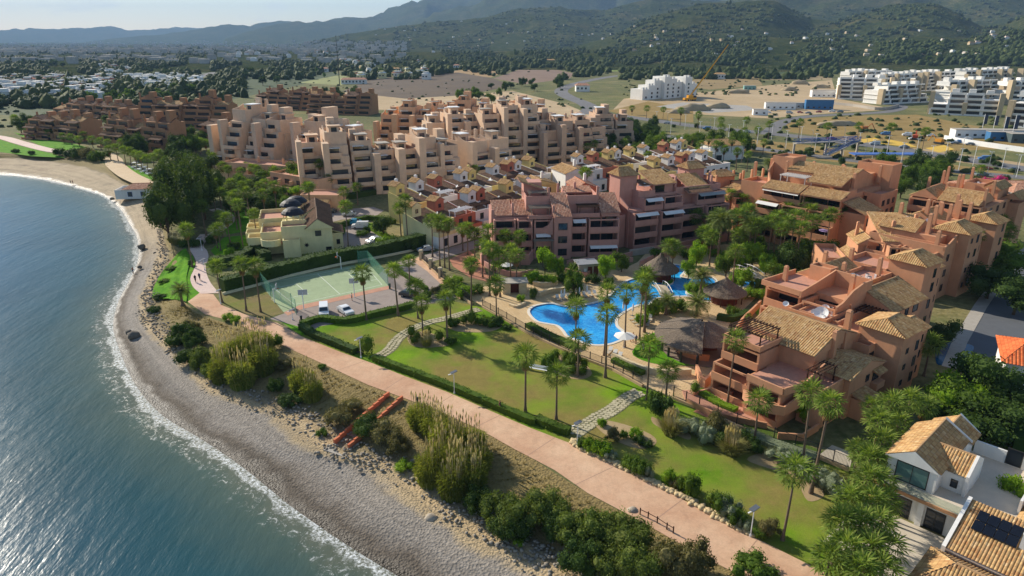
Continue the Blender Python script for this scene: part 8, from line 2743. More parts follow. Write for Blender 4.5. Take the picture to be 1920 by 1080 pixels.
def pool_bar():
 p = G(1292, 668)
 root = thing('thatched_bar', 'large fan shaped thatched bar roof on dark posts above the curved lawn', 'bar', p, R(10))
 # roof: a quarter fan falling towards the pool
 n, m = 14, 6
 vs = []
 for i in range(n + 1):
  a = R(95 + 150 * i / n)
  for j in range(m + 1):
   q = j / m
   rr = .6 + 7.6 * q
   vs.append((3.2 + rr * math.cos(a) * 1.0, 2.0 + rr * math.sin(a) * .95, 5.4 - 2.5 * q ** 1.1 + random.uniform(-.06, .06)))
 k = len(vs)
 vs += [(x, y, z - .35) for x, y, z in vs]
 w = m + 1
 fs = [(i * w + j, i * w + j + 1, (i + 1) * w + j + 1, (i + 1) * w + j) for i in range(n) for j in range(m)]
 fs = [f[::-1] for f in fs] + [tuple(k + q for q in f) for f in fs]
 fs += [(i * w + m, (i + 1) * w + m, k + (i + 1) * w + m, k + i * w + m) for i in range(n)]
 fs += [(j, j + 1, k + j + 1, k + j) for j in range(m)] + [(n * w + j + 1, n * w + j, k + n * w + j, k + n * w + j + 1) for j in range(m)]
 link('thatch_roof', mesh('thatch_roof', vs, fs, THATCH), root)
 # back slope
 vs = []
 for i in range(9):
  a = R(245 + 130 * i / 8)
  for j in range(5):
   q = j / 4
   vs.append((3.2 + (.5 + 5.2 * q) * math.cos(a), 2.0 + (.5 + 5.2 * q) * math.sin(a), 5.38 - 2.4 * q + random.uniform(-.05, .05)))
 fs = [(i * 5 + j + 1, i * 5 + j, (i + 1) * 5 + j, (i + 1) * 5 + j + 1) for i in range(8) for j in range(4)]
 link('thatch_roof', mesh('thatch_roof', vs, fs[::1], THATCH), root)
 for i in range(7):
  a = R(100 + 140 * i / 6)
  x, y = 3.2 + 6.9 * math.cos(a), 2 + 6.5 * math.sin(a)
  MB().box(x - .16, x + .16, y - .16, y + .16, 0, 3.0).build('post', STEEL_D, root)
  MB().tube([(x, y, 2.9), (3.2 + 9.2 * math.cos(a), 2 + 8.7 * math.sin(a), 2.45)], .09, 5).build('rafter', STEEL_D, root)
 MB().strip(arc(3.2, 2, 4.4, 150, 260, 12), .5, 0, 1.15).build('counter', M('bar_render', 'c08560', .8, .1), root)
 MB().box(.6, 5.6, 1.2, 5.2, 0, 2.8).build('wall', REDW, root)
 MB().lathe([(6.8, 0), (6.8, .12)], 24, 0, (3.2, 2, 0)).build('floor_slab', M('bar_floor', '857568', .8, .1), root)
pool_bar()
def parasol(p, r, h, col, label, open_=True, group='pool parasols'):
 root = thing('parasol', label, 'parasol', p, 0, group)
 MB().tube([(0, 0, 0), (0, 0, h)], .04, 6).build('pole', WHITE_P, root)
 if open_:
  n = 8
  m = MB()
  m.add([(0, 0, h + .25)] + [(r * math.cos(2 * math.pi * k / n), r * math.sin(2 * math.pi * k / n), h - .35) for k in range(n)], [(0, 1 + k, 1 + (k + 1) % n) for k in range(n)])
  m.build('canopy', col, root)
 else:
  MB().lathe([(.10, h - 1.6), (.22, h - 1.4), (.12, h - .2), (.02, h + .1)], 8).build('canopy', col, root)
 MB().lathe([(.3, 0), (.28, .1), (.06, .14)], 10).build('base', CONC, root)
parasol(G(1170, 652), 1.9, 2.6, AWN, 'open white parasol at the near lip of the pool')
for u, v in ((1052, 565), (1058, 563), (1086, 560), (1100, 556)):
 parasol(G(u, v), 1, 2.5, AWN, 'folded white parasol on the paving behind the pool', False, 'folded parasols')
for u, v, lab in ((1186, 592, 'folded parasol beside the loungers, near one'), (1168, 587, 'folded parasol at the pool bay, far one')):
 parasol(G(u, v), 1, 2.5, AWN, lab, False)
parasol(G(950, 513), 1.5, 2.4, AWN, 'round white parasol on the shaded terrace of the pink block')
parasol(W2((30.5, 164.5), R(24), 6.5, 6.4, 12.85), 1.6, 2.5, AWN, 'white square parasol on the roof terrace of the pink block')
parasol(W2((80.0, 163.0), R(40), -1.6, 2.0, 3.65), 1.6, 2.3, M('purple_canvas', '8d7ba6', .9, .1), 'purple parasol on the terracotta balcony beside the garden palms')
LG = {}
def lounger(p, rz, label, group='pool loungers'):
 if not LG:
  LG['f'] = MB().box(-1, 1, -.33, .33, .28, .34).mesh('bed', M('lounger_frame', 'b9ab95', .7, .1)); LG['b'] = MB().add([(.3, -.33, .35), (1.0, -.33, .75), (1.0, .33, .75), (.3, .33, .35), (.3, -.33, .41), (1.0, -.33, .81), (1.0, .33, .81), (.3, .33, .41)], [(3, 2, 1, 0), (4, 5, 6, 7), (0, 1, 5, 4), (1, 2, 6, 5), (2, 3, 7, 6), (3, 0, 4, 7)]).mesh('backrest', M('lounger_cloth', 'd6d2c8', .9, .05))
  LG['l'] = MB().box(-.04, .04, -.04, .04, 0, .278).mesh('leg', METAL)
 root = thing('sun_lounger', label, 'lounger', p, rz, group)
 link('bed', LG['f'], root); link('backrest', LG['b'], root)
 for x in (-.85, .85):
  for y in (-.27, .27):
   link('leg', LG['l'], root, (x, y, 0))
for k in range(7):
 lounger(G(1188 + k * 5.2, 600 + (k % 3) * 5) + Vector((0, 0, .03)), R(20 + 10 * k), 'pale sun lounger on the paving beside the pool bay')
for k in range(8):
 lounger(G(1046 + k * 10, 562 - k * 1.2) + Vector((0, 0, .03)), R(100), 'pale sun lounger in the row behind the pool', 'lounger row')
for k in range(3):
 lounger(G(1142 + k * 9, 662 + k * 5) + Vector((0, 0, .03)), R(60), 'pale sun lounger at the corner below the white parasol', 'corner loungers')
# masonry of the terrace
def wall_thing(px, t, h, label, mat=STONE, name='stone_wall', z0=0.0, cat='wall'):
 tag(MB().strip(cr(GP(px), 3), t, z0, h).build(name, mat), label, cat)
wall_thing([(1148, 672), (1160, 678), (1185, 690), (1215, 700), (1250, 705), (1295, 703)], .5, 1.1, 'curved pale stone wall below the bar lawn')
wall_thing([(1010, 556), (1035, 548), (1065, 545), (1075, 540)], .6, .9, 'curved stone bench behind the main pool')
wall_thing([(1000, 535), (1020, 538), (1045, 534)], .5, 1.0, 'pale stone planter wall below the bright trees')
wall_thing([(955, 573), (968, 577), (985, 570)], .4, .5, 'low round planter at the corner of the pool terrace')
wall_thing([(1180, 480), (1210, 476), (1250, 470)], .4, 1.6, 'grey wall of the plunge pool behind the thatched hut', CONC)
wall_thing([(1305, 700), (1320, 728), (1352, 690), (1390, 655)], .4, 1.6, 'terracotta ramp wall beside the thatched bar', W_TERRA)
wall_thing([(1372, 640), (1390, 610), (1410, 590), (1425, 575)], .35, 1.4, 'terracotta stair wall climbing to the clipped ball shrub', W_TERRA)
wall_thing([(1300, 745), (1345, 735), (1372, 745)], .35, .9, 'low terracotta wall along the red terrace walk', W_TERRA)
wall_thing([(1408, 560), (1440, 545), (1470, 540)], .35, 1.2, 'stepped terracotta garden wall behind the small pool', W_TERRA)
wall_thing([(900, 470), (910, 500), (960, 520), (1000, 515)], .35, 1.3, 'terracotta garden wall in front of the pink block', W_PINK)
wall_thing([(1060, 512), (1100, 520), (1120, 500), (1150, 490), (1185, 480)], .3, 1.2, 'sloping terracotta garden wall below the shaded balconies', W_PINK)
wall_thing([(1200, 500), (1225, 488), (1260, 478), (1290, 470), (1340, 465)], .3, 1.4, 'terracotta garden wall below the second pink block', W_PINK)
def hut_small():
 p = G(1085, 518)
 b = Bd('changing_hut', 'small grey flat roofed hut with dark red doors beside the pool', (p.x, p.y), R(12), CONC, None, 'hut')
 b.box(0, 4.6, 0, 3.6, 0, 2.6); b.box(-.2, 4.8, -.3, 3.8, 2.603, 2.8, 'roof', M('grey_roof', '8a8c90', .7, .1))
 for x in (2.6, 4.0):
  b.box(x - .5, x + .5, -.06, -.003, .05, 2.1, 'door', REDW)
 b.box(1.2, 1.8, -.05, -.003, 1.0, 1.7, 'sign', WHITE_P)
hut_small()
p_ = G(925, 552)
b_ = Bd('changing_hut', 'pale stone flat roofed kiosk with a dark doorway on the pool terrace', (p_.x + 2, p_.y), R(5), STONE, None, 'hut')
b_.box(0, 1.6, 0, 3, 0, 2.4); b_.box(3.4, 5, 0, 3, 0, 2.4, ); b_.box(1.602, 3.398, .8, 3, 0, 2.4, 'wall', REDW); b_.box(-.3, 5.3, -.4, 3.2, 2.403, 2.6, 'roof', CONC)
def foot_bridge(a, b, w, label):
 A, B = G(*a), G(*b)
 d = B - A
 root = thing('pool_footbridge', label, 'bridge', A, math.atan2(d.y, d.x), 'pool footbridges')
 L_ = d.length
 n = 8
 vs = []
 for i in range(n + 1):
  q = i / n
  z = .12 + .55 * math.sin(math.pi * q)
  vs += [(L_ * q, -w / 2, z), (L_ * q, w / 2, z), (L_ * q, w / 2, z - .25), (L_ * q, -w / 2, z - .25)]
 fs = [(4 * i + k, 4 * i + 4 + k, 4 * i + 4 + (k + 1) % 4, 4 * i + (k + 1) % 4) for i in range(n) for k in range(4)] + [(0, 1, 2, 3), (4 * n + 3, 4 * n + 2, 4 * n + 1, 4 * n)]
 link('deck', mesh('deck', vs, fs, M('bridge_deck', 'b3a58c', .8, .1)), root)
 for s in (-1, 1):
  MB().tube([(L_ * i / n, s * w / 2, .95 + .55 * math.sin(math.pi * i / n)) for i in range(n + 1)], .06, 6).build('handrail', WHITE_P, root)
  for i in range(0, n + 1, 2):
   MB().tube([(L_ * i / n, s * w / 2, .1 + .55 * math.sin(math.pi * i / n)), (L_ * i / n, s * w / 2, .93 + .55 * math.sin(math.pi * i / n))], .04, 5).build('baluster', WHITE_P, root)
foot_bridge((1232, 534), (1250, 556), 2.4, 'flat footbridge across the neck of the main pool')
foot_bridge((1383, 502), (1425, 522), 2.2, 'arched footbridge with white rails beside the inner garden')
for px, lab, m in (([(1240, 533), (1250, 525), (1262, 524), (1262, 531), (1250, 536)], 'grassy islet with two thin palms in the pool', LAWN_G), ([(1285, 548), (1295, 540), (1318, 540), (1327, 548), (1312, 556), (1295, 555)], 'planted islet with a date palm in the pool', LAWN_G), ([(1283, 515), (1290, 510), (1305, 511), (1310, 518), (1295, 521)], 'pale round fountain islet in the pool', DECK)):
 P = cr(GP(px), 4, True)
 root = thing('pool_islet', lab, 'islet')
 MB().prism([(q.x, q.y) for q in P], -1.5, .18).build('bank', M('white_coping', 'd9d2c4'), root)
 c = sum(P, Vector()) / len(P)
 MB().prism([(c.x + (q.x - c.x) * .86, c.y + (q.y - c.y) * .86) for q in P], .181, .26).build('planting_ground', m, root)

# ================================================================== beyond the coast road
def crane():
 p = G(1293, 189)
 root = thing('mobile_crane', 'yellow mobile crane with a long raised boom beside the white shell building', 'crane', p, R(20))
 Y = M('crane_yellow', 'd69a1e', .6, .1)
 MB().box(-6, 6, -1.5, 1.5, 1.0, 2.6).build('chassis', Y, root)
 MB().box(-2.5, 2.5, -1.6, 1.6, 2.61, 4.8).build('turret', Y, root)
 MB().box(3.0, 5.8, -1.3, 1.3, 2.61, 4.2).build('cab', M('crane_cab', '3a3d40', .5), root)
 for x in (-4.5, -2, 2, 4.5):
  for s in (-1, 1):
   MB().tube([(x, s * 1.5, .7), (x, s * 1.1, .7)], .7, 10).build('wheel', TYRE, root)
 tip = G(1362, 111)
 # boom rises to the right of the picture at the crane's own distance
 loc = Vector((p.x, p.y, 4.0))
 ang = R(50)
 L_ = 55.0
 e = Matrix.Rotation(-R(20), 3, 'Z') @ Vector((math.cos(ang) * .93, .25, math.sin(ang))).normalized() * L_
 for q0, q1, w in ((0, .4, .75), (.38, .7, .58), (.68, 1.0, .42)):
  MB().tube([Vector((0, 0, 4)) + e * q0, Vector((0, 0, 4)) + e * q1], w, 4).build('boom', Y, root)
 MB().tube([Vector((0, 0, 4)) + e, Vector((0, 0, 4)) + e + Vector((.4, 0, -8))], .06, 4).build('hoist_cable', STEEL_D, root)
 for s in (-1, 1):
  MB().box(-5, -4.4, s * 3.2 - .3, s * 3.2 + .3, 0, 1.3).box(-5, -4.4, min(0, s * 3.2), max(0, s * 3.2), 1.05, 1.3).build('outrigger', Y, root)
crane()
def footbridge():
 root = thing('footbridge', 'blue steel footbridge with ramps across the coast road', 'bridge')
 B = M('bridge_blue', '4a6cae', .5, .1)
 A1, A2, A3 = G(1490, 268, 6), G(1610, 262, 6.5), G(1548, 290, 1.5)
 def span(a, b, nm):
  d = b - a
  n = max(4, int(d.length / 3))
  nrm = Vector((-d.y, d.x, 0)).normalized() * 1.4
  MB().add([a + nrm, b + nrm, b - nrm, a - nrm, a + nrm - Vector((0, 0, .4)), b + nrm - Vector((0, 0, .4)), b - nrm - Vector((0, 0, .4)), a - nrm - Vector((0, 0, .4))], [(0, 1, 2, 3), (7, 6, 5, 4), (0, 4, 5, 1), (3, 2, 6, 7), (0, 3, 7, 4), (1, 5, 6, 2)]).build('deck', CONC, root)
  for s in (-1, 1):
   m = MB()
   for z in (.5, 1.5):
    m.tube([a + nrm * s + Vector((0, 0, z)), b + nrm * s + Vector((0, 0, z))], .12, 4)
   for k in range(n):
    p, q = a.lerp(b, k / n) + nrm * s, a.lerp(b, (k + 1) / n) + nrm * s
    m.tube([p, q + Vector((0, 0, 1.5))] if k % 2 else [p + Vector((0, 0, 1.5)), q], .08, 4)
   m.build(nm, B, root)
 span(A1, A2, 'truss'); span(A2, A3, 'truss')
 for p in (A1, A1.lerp(A2, .5), A2, A2.lerp(A3, .5)):
  MB().box(p.x - .4, p.x + .4, p.y - .4, p.y + .4, 0, p.z - .42).build('pier', CONC, root)
 q = G(1655, 300, 0)
 MB().box(q.x - 14, q.x + 14, q.y - 3, q.y + 3, 2.5, 2.9).build('ramp_deck', B, root)
 for x in (-12, 0, 12):
  MB().box(q.x + x - .3, q.x + x + .3, q.y - .3, q.y + .3, 0, 2.49).build('pier', CONC, root)
footbridge()
for k, (u, v, vt) in enumerate(((1840, 248, 214), (1860, 251, 216), (1878, 260, 218), (1895, 264, 215))):
 p = G(u, v)
 h = HZ(p, vt)
 root = thing('flagpole', 'tall flagpole with a dark banner in front of the white flats, %s of four' % ORD[k], 'flagpole', p, 0, 'flagpoles')
 MB().tube([(0, 0, 0), (0, 0, h)], .14, 6).build('pole', WHITE_P, root)
 MB().box(.15, 2.0, -.03, .03, h * .45, h - .3).build('banner', M('dark_banner', '3a4152', .8, .1), root)
def cabin(u, v, L_, W, H, col, label, group='site cabins'):
 p = G(u, v)
 root = thing('site_cabin', label, 'cabin', p, R(-8), group)
 MB().box(0, L_, 0, W, 0, H).build('wall', col, root)
 MB().box(-.2, L_ + .2, -.2, W + .2, H + .003, H + .2).build('roof', CONC, root)
 n = max(1, int(L_ / 4))
 for k in range(n):
  MB().box((k + .3) * L_ / n, (k + .3) * L_ / n + 1.5, -.05, -.003, 1.0, 2.1).build('window', GLASS, root)
BLUEC = M('container_blue', '3d6f9c', .6, .1)
for a in ((1435, 205, 22, 6, 5, WHITE_P, 'two white stacked site cabins beside the car park of the building site'), (1470, 203, 30, 5, 4, M('cabin_grey', 'b5b8b8', .6), 'long grey site cabin beside the white ones'), (1510, 205, 20, 5, 7, BLUEC, 'tall blue container stack on the building site'), (1412, 216, 10, 5, 4, WHITE_P, 'small white kiosk at the site road'), (1522, 182, 34, 8, 6, WHITE_P, 'long white sales pavilion on the slope'),
   (1790, 258, 44, 7, 4.2, WHITE_P, 'long white low pavilion beside the coast road'), (1855, 264, 12, 5, 4.5, BLUEC, 'blue container at the end of the white pavilion'), (1895, 268, 26, 6, 4.5, M('dark_container', '4d5a5c', .6), 'dark container row at the picture edge'), (1395, 168, 12, 6, 4, M('teal_hut', '7fa8a0', .7), 'small pale green hut on the building site'), (1668, 190, 14, 7, 5, M('teal_hut', '7fa8a0'), 'pale green gate hut at the bend of the site road')):
 cabin(*a)
wall_thing([(1770, 262), (1800, 268), (1850, 276), (1920, 286)], .6, 2.4, 'long white hoarding beside the coast road', WHITE_P)
wall_thing([(1560, 196), (1600, 200), (1640, 206), (1665, 205), (1685, 200)], .6, 2.0, 'grey retaining wall round the bend of the site road', CONC)
for k, (u, v) in enumerate(((1290, 268), (1380, 275), (1470, 288), (1250, 245), (1330, 258), (1420, 268), (1520, 282), (1620, 300), (1690, 312), (1770, 318), (1850, 330), (1900, 338), (1800, 300), (1720, 292), (1580, 275))):
 p = G(u, v)
 root = thing('street_lamp', 'grey street lamp along the coast road', 'lamp', p, R(80), 'coast road lamps')
 MB().tube([(0, 0, 0), (0, 0, 9), (1.6, 0, 9.4)], .09, 5).build('pole', METAL, root)
 MB().box(1.3, 2.3, -.15, .15, 9.3, 9.45).build('lamp_head', METAL, root)
for k, (u, v, vt) in enumerate(((637, 160, 68), (1240, 150, 110))):
 p = G(u, v)
 h = HZ(p, vt)
 root = thing('mast', 'tall thin mast rising from the fields' if k == 0 else 'thin mast behind the white shell building', 'mast', p)
 MB().lathe([(.5, 0), (.4, h * .6), (.15, h)], 6).build('pole', STEEL_D, root)
 MB().box(-2, 2, -.2, .2, h * .9, h * .9 + .5).build('crossarm', STEEL_D, root)
for i, (u, v, c, lab) in enumerate(((1620, 245, 'c0703a', 'orange excavator on the dry field'), (1715, 262, 'b84a2a', 'red site machine on the roadworks'), (1760, 270, 'c98a2a', 'yellow digger on the roadworks'))):
 root = thing('excavator', lab, 'excavator', G(u, v), i)
 MB().box(-2, 2, -1.4, 1.4, .2, 1.1).build('tracks', STEEL_D, root)
 MB().box(-1.8, 1.6, -1.2, 1.2, 1.11, 2.6).build('cab', M('machine_' + c, c, .6), root)
 MB().tube([(1.5, 0, 1.8), (4, 0, 4.2), (6, 0, 1.0)], .28, 5).build('arm', M('machine_' + c, c), root)
# café tables under the palms by the beach path
for k in range(8):
 root = thing('cafe_table', 'white table with chairs under the palms by the beach path', 'table', G(252 + (k % 4) * 9, 308 + (k // 4) * 8 + k % 4 * 4), k * .7, 'beach cafe tables')
 MB().lathe([(.9, .72), (.9, .78)], 10).build('top', WHITE_P, root)
 MB().tube([(0, 0, 0), (0, 0, .72)], .06, 6).build('leg', METAL, root)
 for a in (0, 2.1, 4.2):
  MB().box(1.2 * math.cos(a) - .25, 1.2 * math.cos(a) + .25, 1.2 * math.sin(a) - .25, 1.2 * math.sin(a) + .25, .38, .44).box(1.4 * math.cos(a) - .2, 1.4 * math.cos(a) + .2, 1.4 * math.sin(a) - .2, 1.4 * math.sin(a) + .2, .445, .9).box(1.2 * math.cos(a) - .04, 1.2 * math.cos(a) + .04, 1.2 * math.sin(a) - .04, 1.2 * math.sin(a) + .04, 0, .379).build('chair', WHITE_P, root)

# seams across the promenade
js = M('paving_seam', 'a98873', .9, .1)
PA, PB = cr(GP(prom_s), 8), cr(GP(PROM_N), 8)
jo = None
acc = 0.0
for i in range(30, len(PB) - 1):
 acc += (PB[i] - PB[i - 1]).length
 if acc > 9:
  acc = 0.0
  a = PB[i]
  b = min(PA, key=lambda q: (q - a).length)
  o = ribbon('paving_seam', [a, b], .1, .056, js, parent=jo)
  if jo is None:
   jo = o
# spoil heaps, young roadside trees and painted ground by the coast road
V, F = ICO3
for i, (u, v, sx, sy, h) in enumerate(((1300, 207, 26, 9, 5), (1345, 203, 20, 8, 4), (1385, 175, 24, 9, 4), (1500, 158, 22, 10, 5), (1480, 170, 18, 9, 4), (1540, 165, 20, 9, 4), (1570, 235, 26, 8, 3), (1270, 212, 18, 8, 3))):
 nn = np.array([noise.noise(Vector(x) * 2.0 + Vector((i * 3, 0, 0))) for x in V])
 p = G(u, v)
 o = link('spoil_heap', npmesh('spoil_heap', V * (1 + .3 * nn)[:, None] * np.array([sx * .5, sy * .5, h]), F, M('spoil_earth', 'a8977a', .95, .25, .15)), None, p)
 tag(o, 'heap of earth on the building site, %s from the crane' % nth(i), 'earth heap', 'spoil heaps')
YP = M('yellow_ground_paint', 'd2ad4a', .9, .15, .2)
for pts in ([(1640, 268), (1670, 262), (1700, 268), (1720, 276), (1690, 274)], [(1735, 278), (1770, 272), (1790, 280), (1760, 286)], [(1610, 262), (1640, 258), (1650, 262), (1620, 268)]):
 sheet('painted_ground', GP(pts), .06, YP)
rngy = random.Random(31)
for k in range(34):
 u = 1200 + k * 21 + rngy.uniform(-6, 6)
 v = 232 + (u - 1200) * .125 + rngy.choice((-4, 22, 30)) + rngy.uniform(-3, 3)
 if u > 1905:
  continue
 shrub(G(u, v), rngy.uniform(3, 5), rngy.uniform(2, 4), 'small roadside bush by the carriageways, %s from the sea' % nth(k), 'roadside bushes', 'dark', 'roadside_bush')
for k in range(26):
 u = 1230 + k * 27
 p = G(u, 236 + (u - 1230) * .125 + (12 if k % 2 else 0))
 root = thing('lamp_post', 'thin white lamp post by the coast road, %s from the sea' % nth(k), 'lamp', p, 0, 'verge lamp posts')
 MB().tube([(0, 0, 0), (0, 0, 8.5)], .1, 5).build('pole', WHITE_P, root)
 MB().box(-.9, .9, -.12, .12, 8.503, 8.65).build('lamp_head', WHITE_P, root)
# ================================================================== far houses and far trees
AVOID = [[(1080, 220), (1150, 200), (1180, 180), (1330, 168), (1440, 155), (1570, 145), (1570, 110), (2000, 110), (2000, 350), (1080, 260)],
   [(925, 147), (975, 130), (1030, 128), (1078, 138), (1068, 147), (985, 158)], [(790, 145), (860, 138), (925, 149), (930, 158), (850, 166)],
   [(1120, 130), (1150, 125), (1240, 120), (1245, 128), (1190, 133), (1140, 134)], [(1060, 150), (1180, 136), (1195, 142), (1100, 160), (1070, 170), (1110, 195), (1090, 200), (1040, 172)],
   [(380, 300), (400, 200), (640, 165), (1130, 170), (1130, 300)], [(340, 112), (420, 104), (540, 101), (500, 111), (400, 115)], [(325, 155), (390, 136), (450, 122), (460, 128), (400, 148)],
   [(560, 155), (640, 140), (665, 148), (640, 160)]]
def ok(u, v):
 return not any(in_poly((u, v), a) for a in AVOID)
def cast(u, v):
 """Ground point seen at (u, v), following the slope of the hills."""
 p = G(u, v) if v > 84 else None
 if p is not None and math.hypot(p.x, p.y) < 1150:
  return Vector((p.x, p.y, 0.0))
 a, b = (u - 960) / FPX, (540 - v) / FPX
 d = Vector((a, CP + b * SP, -SP + b * CP))
 t = 1000.0
 while t < 9000:
  q = Vector((0, 0, HC)) + d * t
  if q.z < terrain_z(q.x, q.y):
   return Vector((q.x, q.y, terrain_z(q.x, q.y)))
  t *= 1.012
 return None
rngf = random.Random(77)
# white village by the sea: each house a thing
HM = {}
def house_mesh(k):
 if k not in HM:
  rng = random.Random(k)
  W, D, H = rng.uniform(8, 14), rng.uniform(8, 12), rng.uniform(5, 8)
  wall = MB().box(-W / 2, W / 2, -D / 2, D / 2, -2, H).box(-W / 2 + 1, W / 6, -D / 2 + 2, D / 2 - .5, H + .002, H + 2.6)
  f = MB()
  f.add([(-W / 2 - .3, -D / 2 - .3, H + .01), (W / 2 + .3, -D / 2 - .3, H + .01), (W / 2 + .3, D / 2 + .3, H + .01), (-W / 2 - .3, D / 2 + .3, H + .01), (-W / 4, 0, H + 2.0), (W / 4, 0, H + 2.0)], [(0, 1, 5, 4), (1, 2, 5), (2, 3, 4, 5), (3, 0, 4)])
  win = MB().box(-1.2, 1.2, -.06, .0, 0, 1.6)
  HM[k] = (wall, f, win.mesh('window', GLASS), W, D, H)
 return HM[k]
HMESH = {}
def far_house(p, rz, k, wall, roof, label, group, win=True):
 w, f, wm, W, D, H = house_mesh(k)
 key = (k, wall.name, roof.name if roof else '')
 if key not in HMESH:
  HMESH[key] = (w.mesh('wall', wall), f.mesh('roof', roof) if roof else None)
 root = thing('house', label, 'house', p, rz, group)
 if 'hill' in group:
  root.scale = (.75, .75, .6)
 link('wall', HMESH[key][0], root)
 if roof:
  link('roof', HMESH[key][1], root)
 if win:
  for x in (-W / 4, W / 4):
   link('window', wm, root, (x, -D / 2, H * .45))
ROOF_R = M('far_red_roof', 'a8694a', .9, .2, .1); ROOF_W = M('far_white_roof', 'd8d5cd', .9, .1, .1)
n_house = 0
for u0, u1, v0, v1, n, wl_, rf, lab, grp in (
  (-10, 215, 150, 188, 70, (W_WHITE,), (ROOF_W, ROOF_W, ROOF_R), 'white village house half hidden by trees near the sea', 'white seaside village'),
  (240, 375, 150, 170, 44, (W_WHITE,), (ROOF_W,), 'bright white house in the dense terrace above the brown flats', 'white terrace village'),
  (185, 240, 128, 146, 12, (W_WHITE,), (ROOF_R, ROOF_W), 'pale house on the wooded edge behind the village', 'houses behind the village'),
  (640, 800, 118, 150, 26, (W_WHITE, W_CREAM), (ROOF_R, ROOF_W), 'farm house scattered in the fields behind the beige complex', 'field houses'),
  (1280, 1920, 60, 112, 60, (W_WHITE, W_TAN), (ROOF_R, ROOF_W), 'small white house on the lower wooded slopes', 'hillside houses'),
  (660, 1280, 40, 100, 60, (W_WHITE, W_TAN), (ROOF_R, ROOF_W), 'tiny white house on the hills behind the fields', 'distant hill houses'),
  (380, 660, 92, 118, 20, (W_WHITE,), (ROOF_R, ROOF_W), 'house on the plain beside the far motorway', 'plain houses')):
 k = tries = 0
 while k < n and tries < 2000:
  tries += 1
  u, v = rngf.uniform(u0, u1), rngf.uniform(v0, v1)
  if lab.startswith('farm') and not ok(u, v):
   continue
  p = cast(u, v)
  if p is None or p.length > 4200:
   continue
  far_house(p, rngf.uniform(-.4, .4), n_house % 7, rngf.choice(wl_), rngf.choice(rf), lab, grp, p.length < 1500)
  k += 1
  n_house += 1
# the town on the far plain: reads as one pale mass
def far_town():
 V, F, off = [], [], 0
 rng = random.Random(3)
 for _ in range(900):
  u = rng.uniform(-40, 760)
  v = rng.uniform(80, 100) if rng.random() < .75 else rng.uniform(82, 120)
  p = cast(u, v)
  if p is None or p.length < 1400:
   continue
  s = rng.uniform(5, 13)
  h = rng.uniform(5, 13)
  V += [(p.x + sx * s, p.y + sy * s * .7, p.z + z) for z in (-2, h) for sx, sy in ((-1, -1), (1, -1), (1, 1), (-1, 1))]
  F += [tuple(off + i for i in f) for f in ((4, 5, 6, 7), (0, 1, 5, 4), (1, 2, 6, 5), (2, 3, 7, 6), (3, 0, 4, 7))]
  off += 8
 tag(link('far_town', mesh('far_town', V, F, M('far_pale_walls', 'b5aea4', .9, .35, .02))), 'pale distant town spread over the plain below the hills', 'town', kind='stuff')
far_town()
# tree belts that can still be told apart
belts = ((0, 140, 112, 140, 34, 'dark', 'dark tree in the wood beside the white village', 8, 13), (780, 1080, 98, 118, 46, 'dark', 'dark tree in the cypress belt behind the ploughed field', 9, 15), (1080, 1240, 92, 118, 20, 'dark', 'dark tree beside the houses on the wooded rise', 8, 14),
   (250, 560, 130, 165, 40, 'dark', 'dark tree in the belt behind the white village', 8, 13), (560, 760, 120, 150, 26, 'tree', 'olive tree in the fields behind the beige complex', 5, 9), (1300, 1560, 108, 140, 40, 'dark', 'dark tree in the orchard belt above the building site', 6, 11),
   (60, 400, 168, 200, 46, 'tree', 'garden tree between the brown flats and the white village', 7, 11), (1560, 1920, 100, 124, 30, 'tree', 'tree on the slope behind the white flats', 6, 11))
nt = 0
for u0, u1, v0, v1, n, kd, lab, h0, h1 in belts:
 for _ in range(int(n * .5)):
  for _t in range(20):
   u, v = rngf.uniform(u0, u1), rngf.uniform(v0, v1)
   if ok(u, v) or v < 125 and u > 1280:
    break
  p = cast(u, v)
  if p is None:
   continue
  h = rngf.uniform(h0, h1)
  tree(p, h, h * (rngf.uniform(.5, .8) if 'cypress' in lab else rngf.uniform(.9, 1.3)), lab, lab[:50], 'far' if kd == 'dark' else 'farl')
  nt += 1
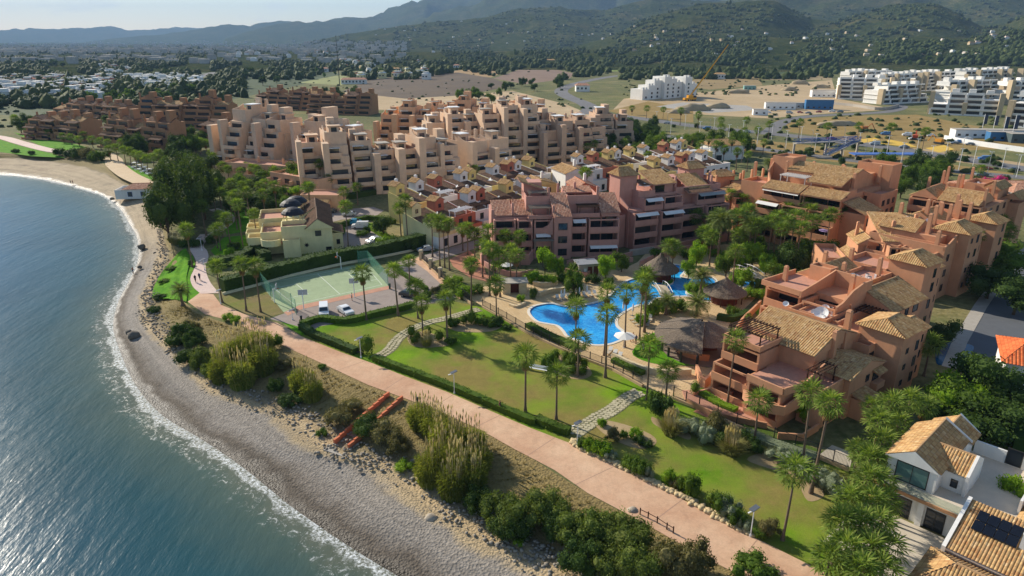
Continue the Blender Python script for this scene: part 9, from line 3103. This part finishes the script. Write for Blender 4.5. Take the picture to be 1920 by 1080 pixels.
# the rest of the woods: one mass
def far_woods():
 rng = random.Random(21)
 V0, F0 = ICO2
 V1, F1 = ICO1
 Vs, Fs, off = [], [], 0
 var = [V0 * (1 + .45 * np.array([noise.noise(Vector(x) * 2.3 + Vector((s * 5, 0, 0))) for x in V0]))[:, None] for s in range(6)]
 k = 0
 while k < 13000:
  k += 1
  r = rng.random()
  if r < .42:
   u, v = rng.uniform(-60, 1980), rng.uniform(86, 150)
  elif r < .58:
   u, v = rng.uniform(-60, 460), rng.uniform(112, 205)
  else:
   u, v = rng.uniform(560, 1980), rng.uniform(10, 118)
  if v > 95 and not ok(u, v) and not (v < 125 and u > 1280):
   continue
  if noise.noise(Vector((u * .012, v * .05, 2))) < -.18:
   continue
  p = cast(u, v)
  if p is None or p.length > 4800:
   continue
  D = p.length
  s = rng.uniform(2.2, 4.6) * (1 + D / 6000)
  near = D < 1500
  B, F = (var[k % 6], F0) if near else (V1, F1)
  h = s * rng.uniform(.8, 1.5)
  for q in range(1 if near else 3):
   ox, oy, g = (0, 0, 1) if near else (rng.uniform(-s, s), rng.uniform(-s, s), rng.uniform(.5, .85))
   W = B * np.array([s * g, s * g, h * g * rng.uniform(.7, 1.2)]) * RNG.uniform(.7, 1.3, (len(B), 1)) + np.array([p.x + ox, p.y + oy, p.z + h * .6 * g])
   Vs.append(W); Fs.append(F + off); off += len(W)
  if near:
   d = RNG.normal(size=(26, 3)); d /= np.linalg.norm(d, axis=1)[:, None]
   P = d * np.array([s, s, h]) * RNG.uniform(.85, 1.25, 26)[:, None] + np.array([p.x, p.y, p.z + h * .75])
   a = RNG.normal(size=(26, 3)) * s * .22; b = RNG.normal(size=(26, 3)) * s * .22
   T = np.stack([P, P + a, P + b], 1).reshape(-1, 3)
   Vs.append(T); Fs.append(np.arange(78).reshape(-1, 3) + off); off += 78
 for _ in range(1500):
  u, v = rng.choice(((rng.uniform(520, 1120), rng.uniform(150, 205)), (rng.uniform(1150, 1560), rng.uniform(145, 180)), (rng.uniform(1440, 1900), rng.uniform(214, 262)), (rng.uniform(1150, 1900), rng.uniform(255, 330)), (rng.uniform(-20, 420), rng.uniform(196, 240)), (rng.uniform(560, 1300), rng.uniform(96, 140))))
  if noise.noise(Vector((u * .03, v * .09, 5))) < -.05:
   continue
  p = cast(u, v)
  s = rng.uniform(.5, 1.6) * (1 + .6 * (v < 145))
  W = var[_ % 6] * np.array([s * 1.2, s * 1.2, s * .8]) * RNG.uniform(.75, 1.25, (len(V0), 1)) + np.array([p.x, p.y, p.z + s * .35])
  Vs.append(W); Fs.append(F0 + off); off += len(W)
 o = link('far_woods', npmesh('far_woods', np.concatenate(Vs), np.concatenate(Fs), leaf_mat('far_wood_leaf', '364522', '4f5c30', .15, '6e7440')))
 tag(o, 'scattered trees and scrub over the plain and lower hills', 'woods', kind='stuff')
far_woods()
haze()
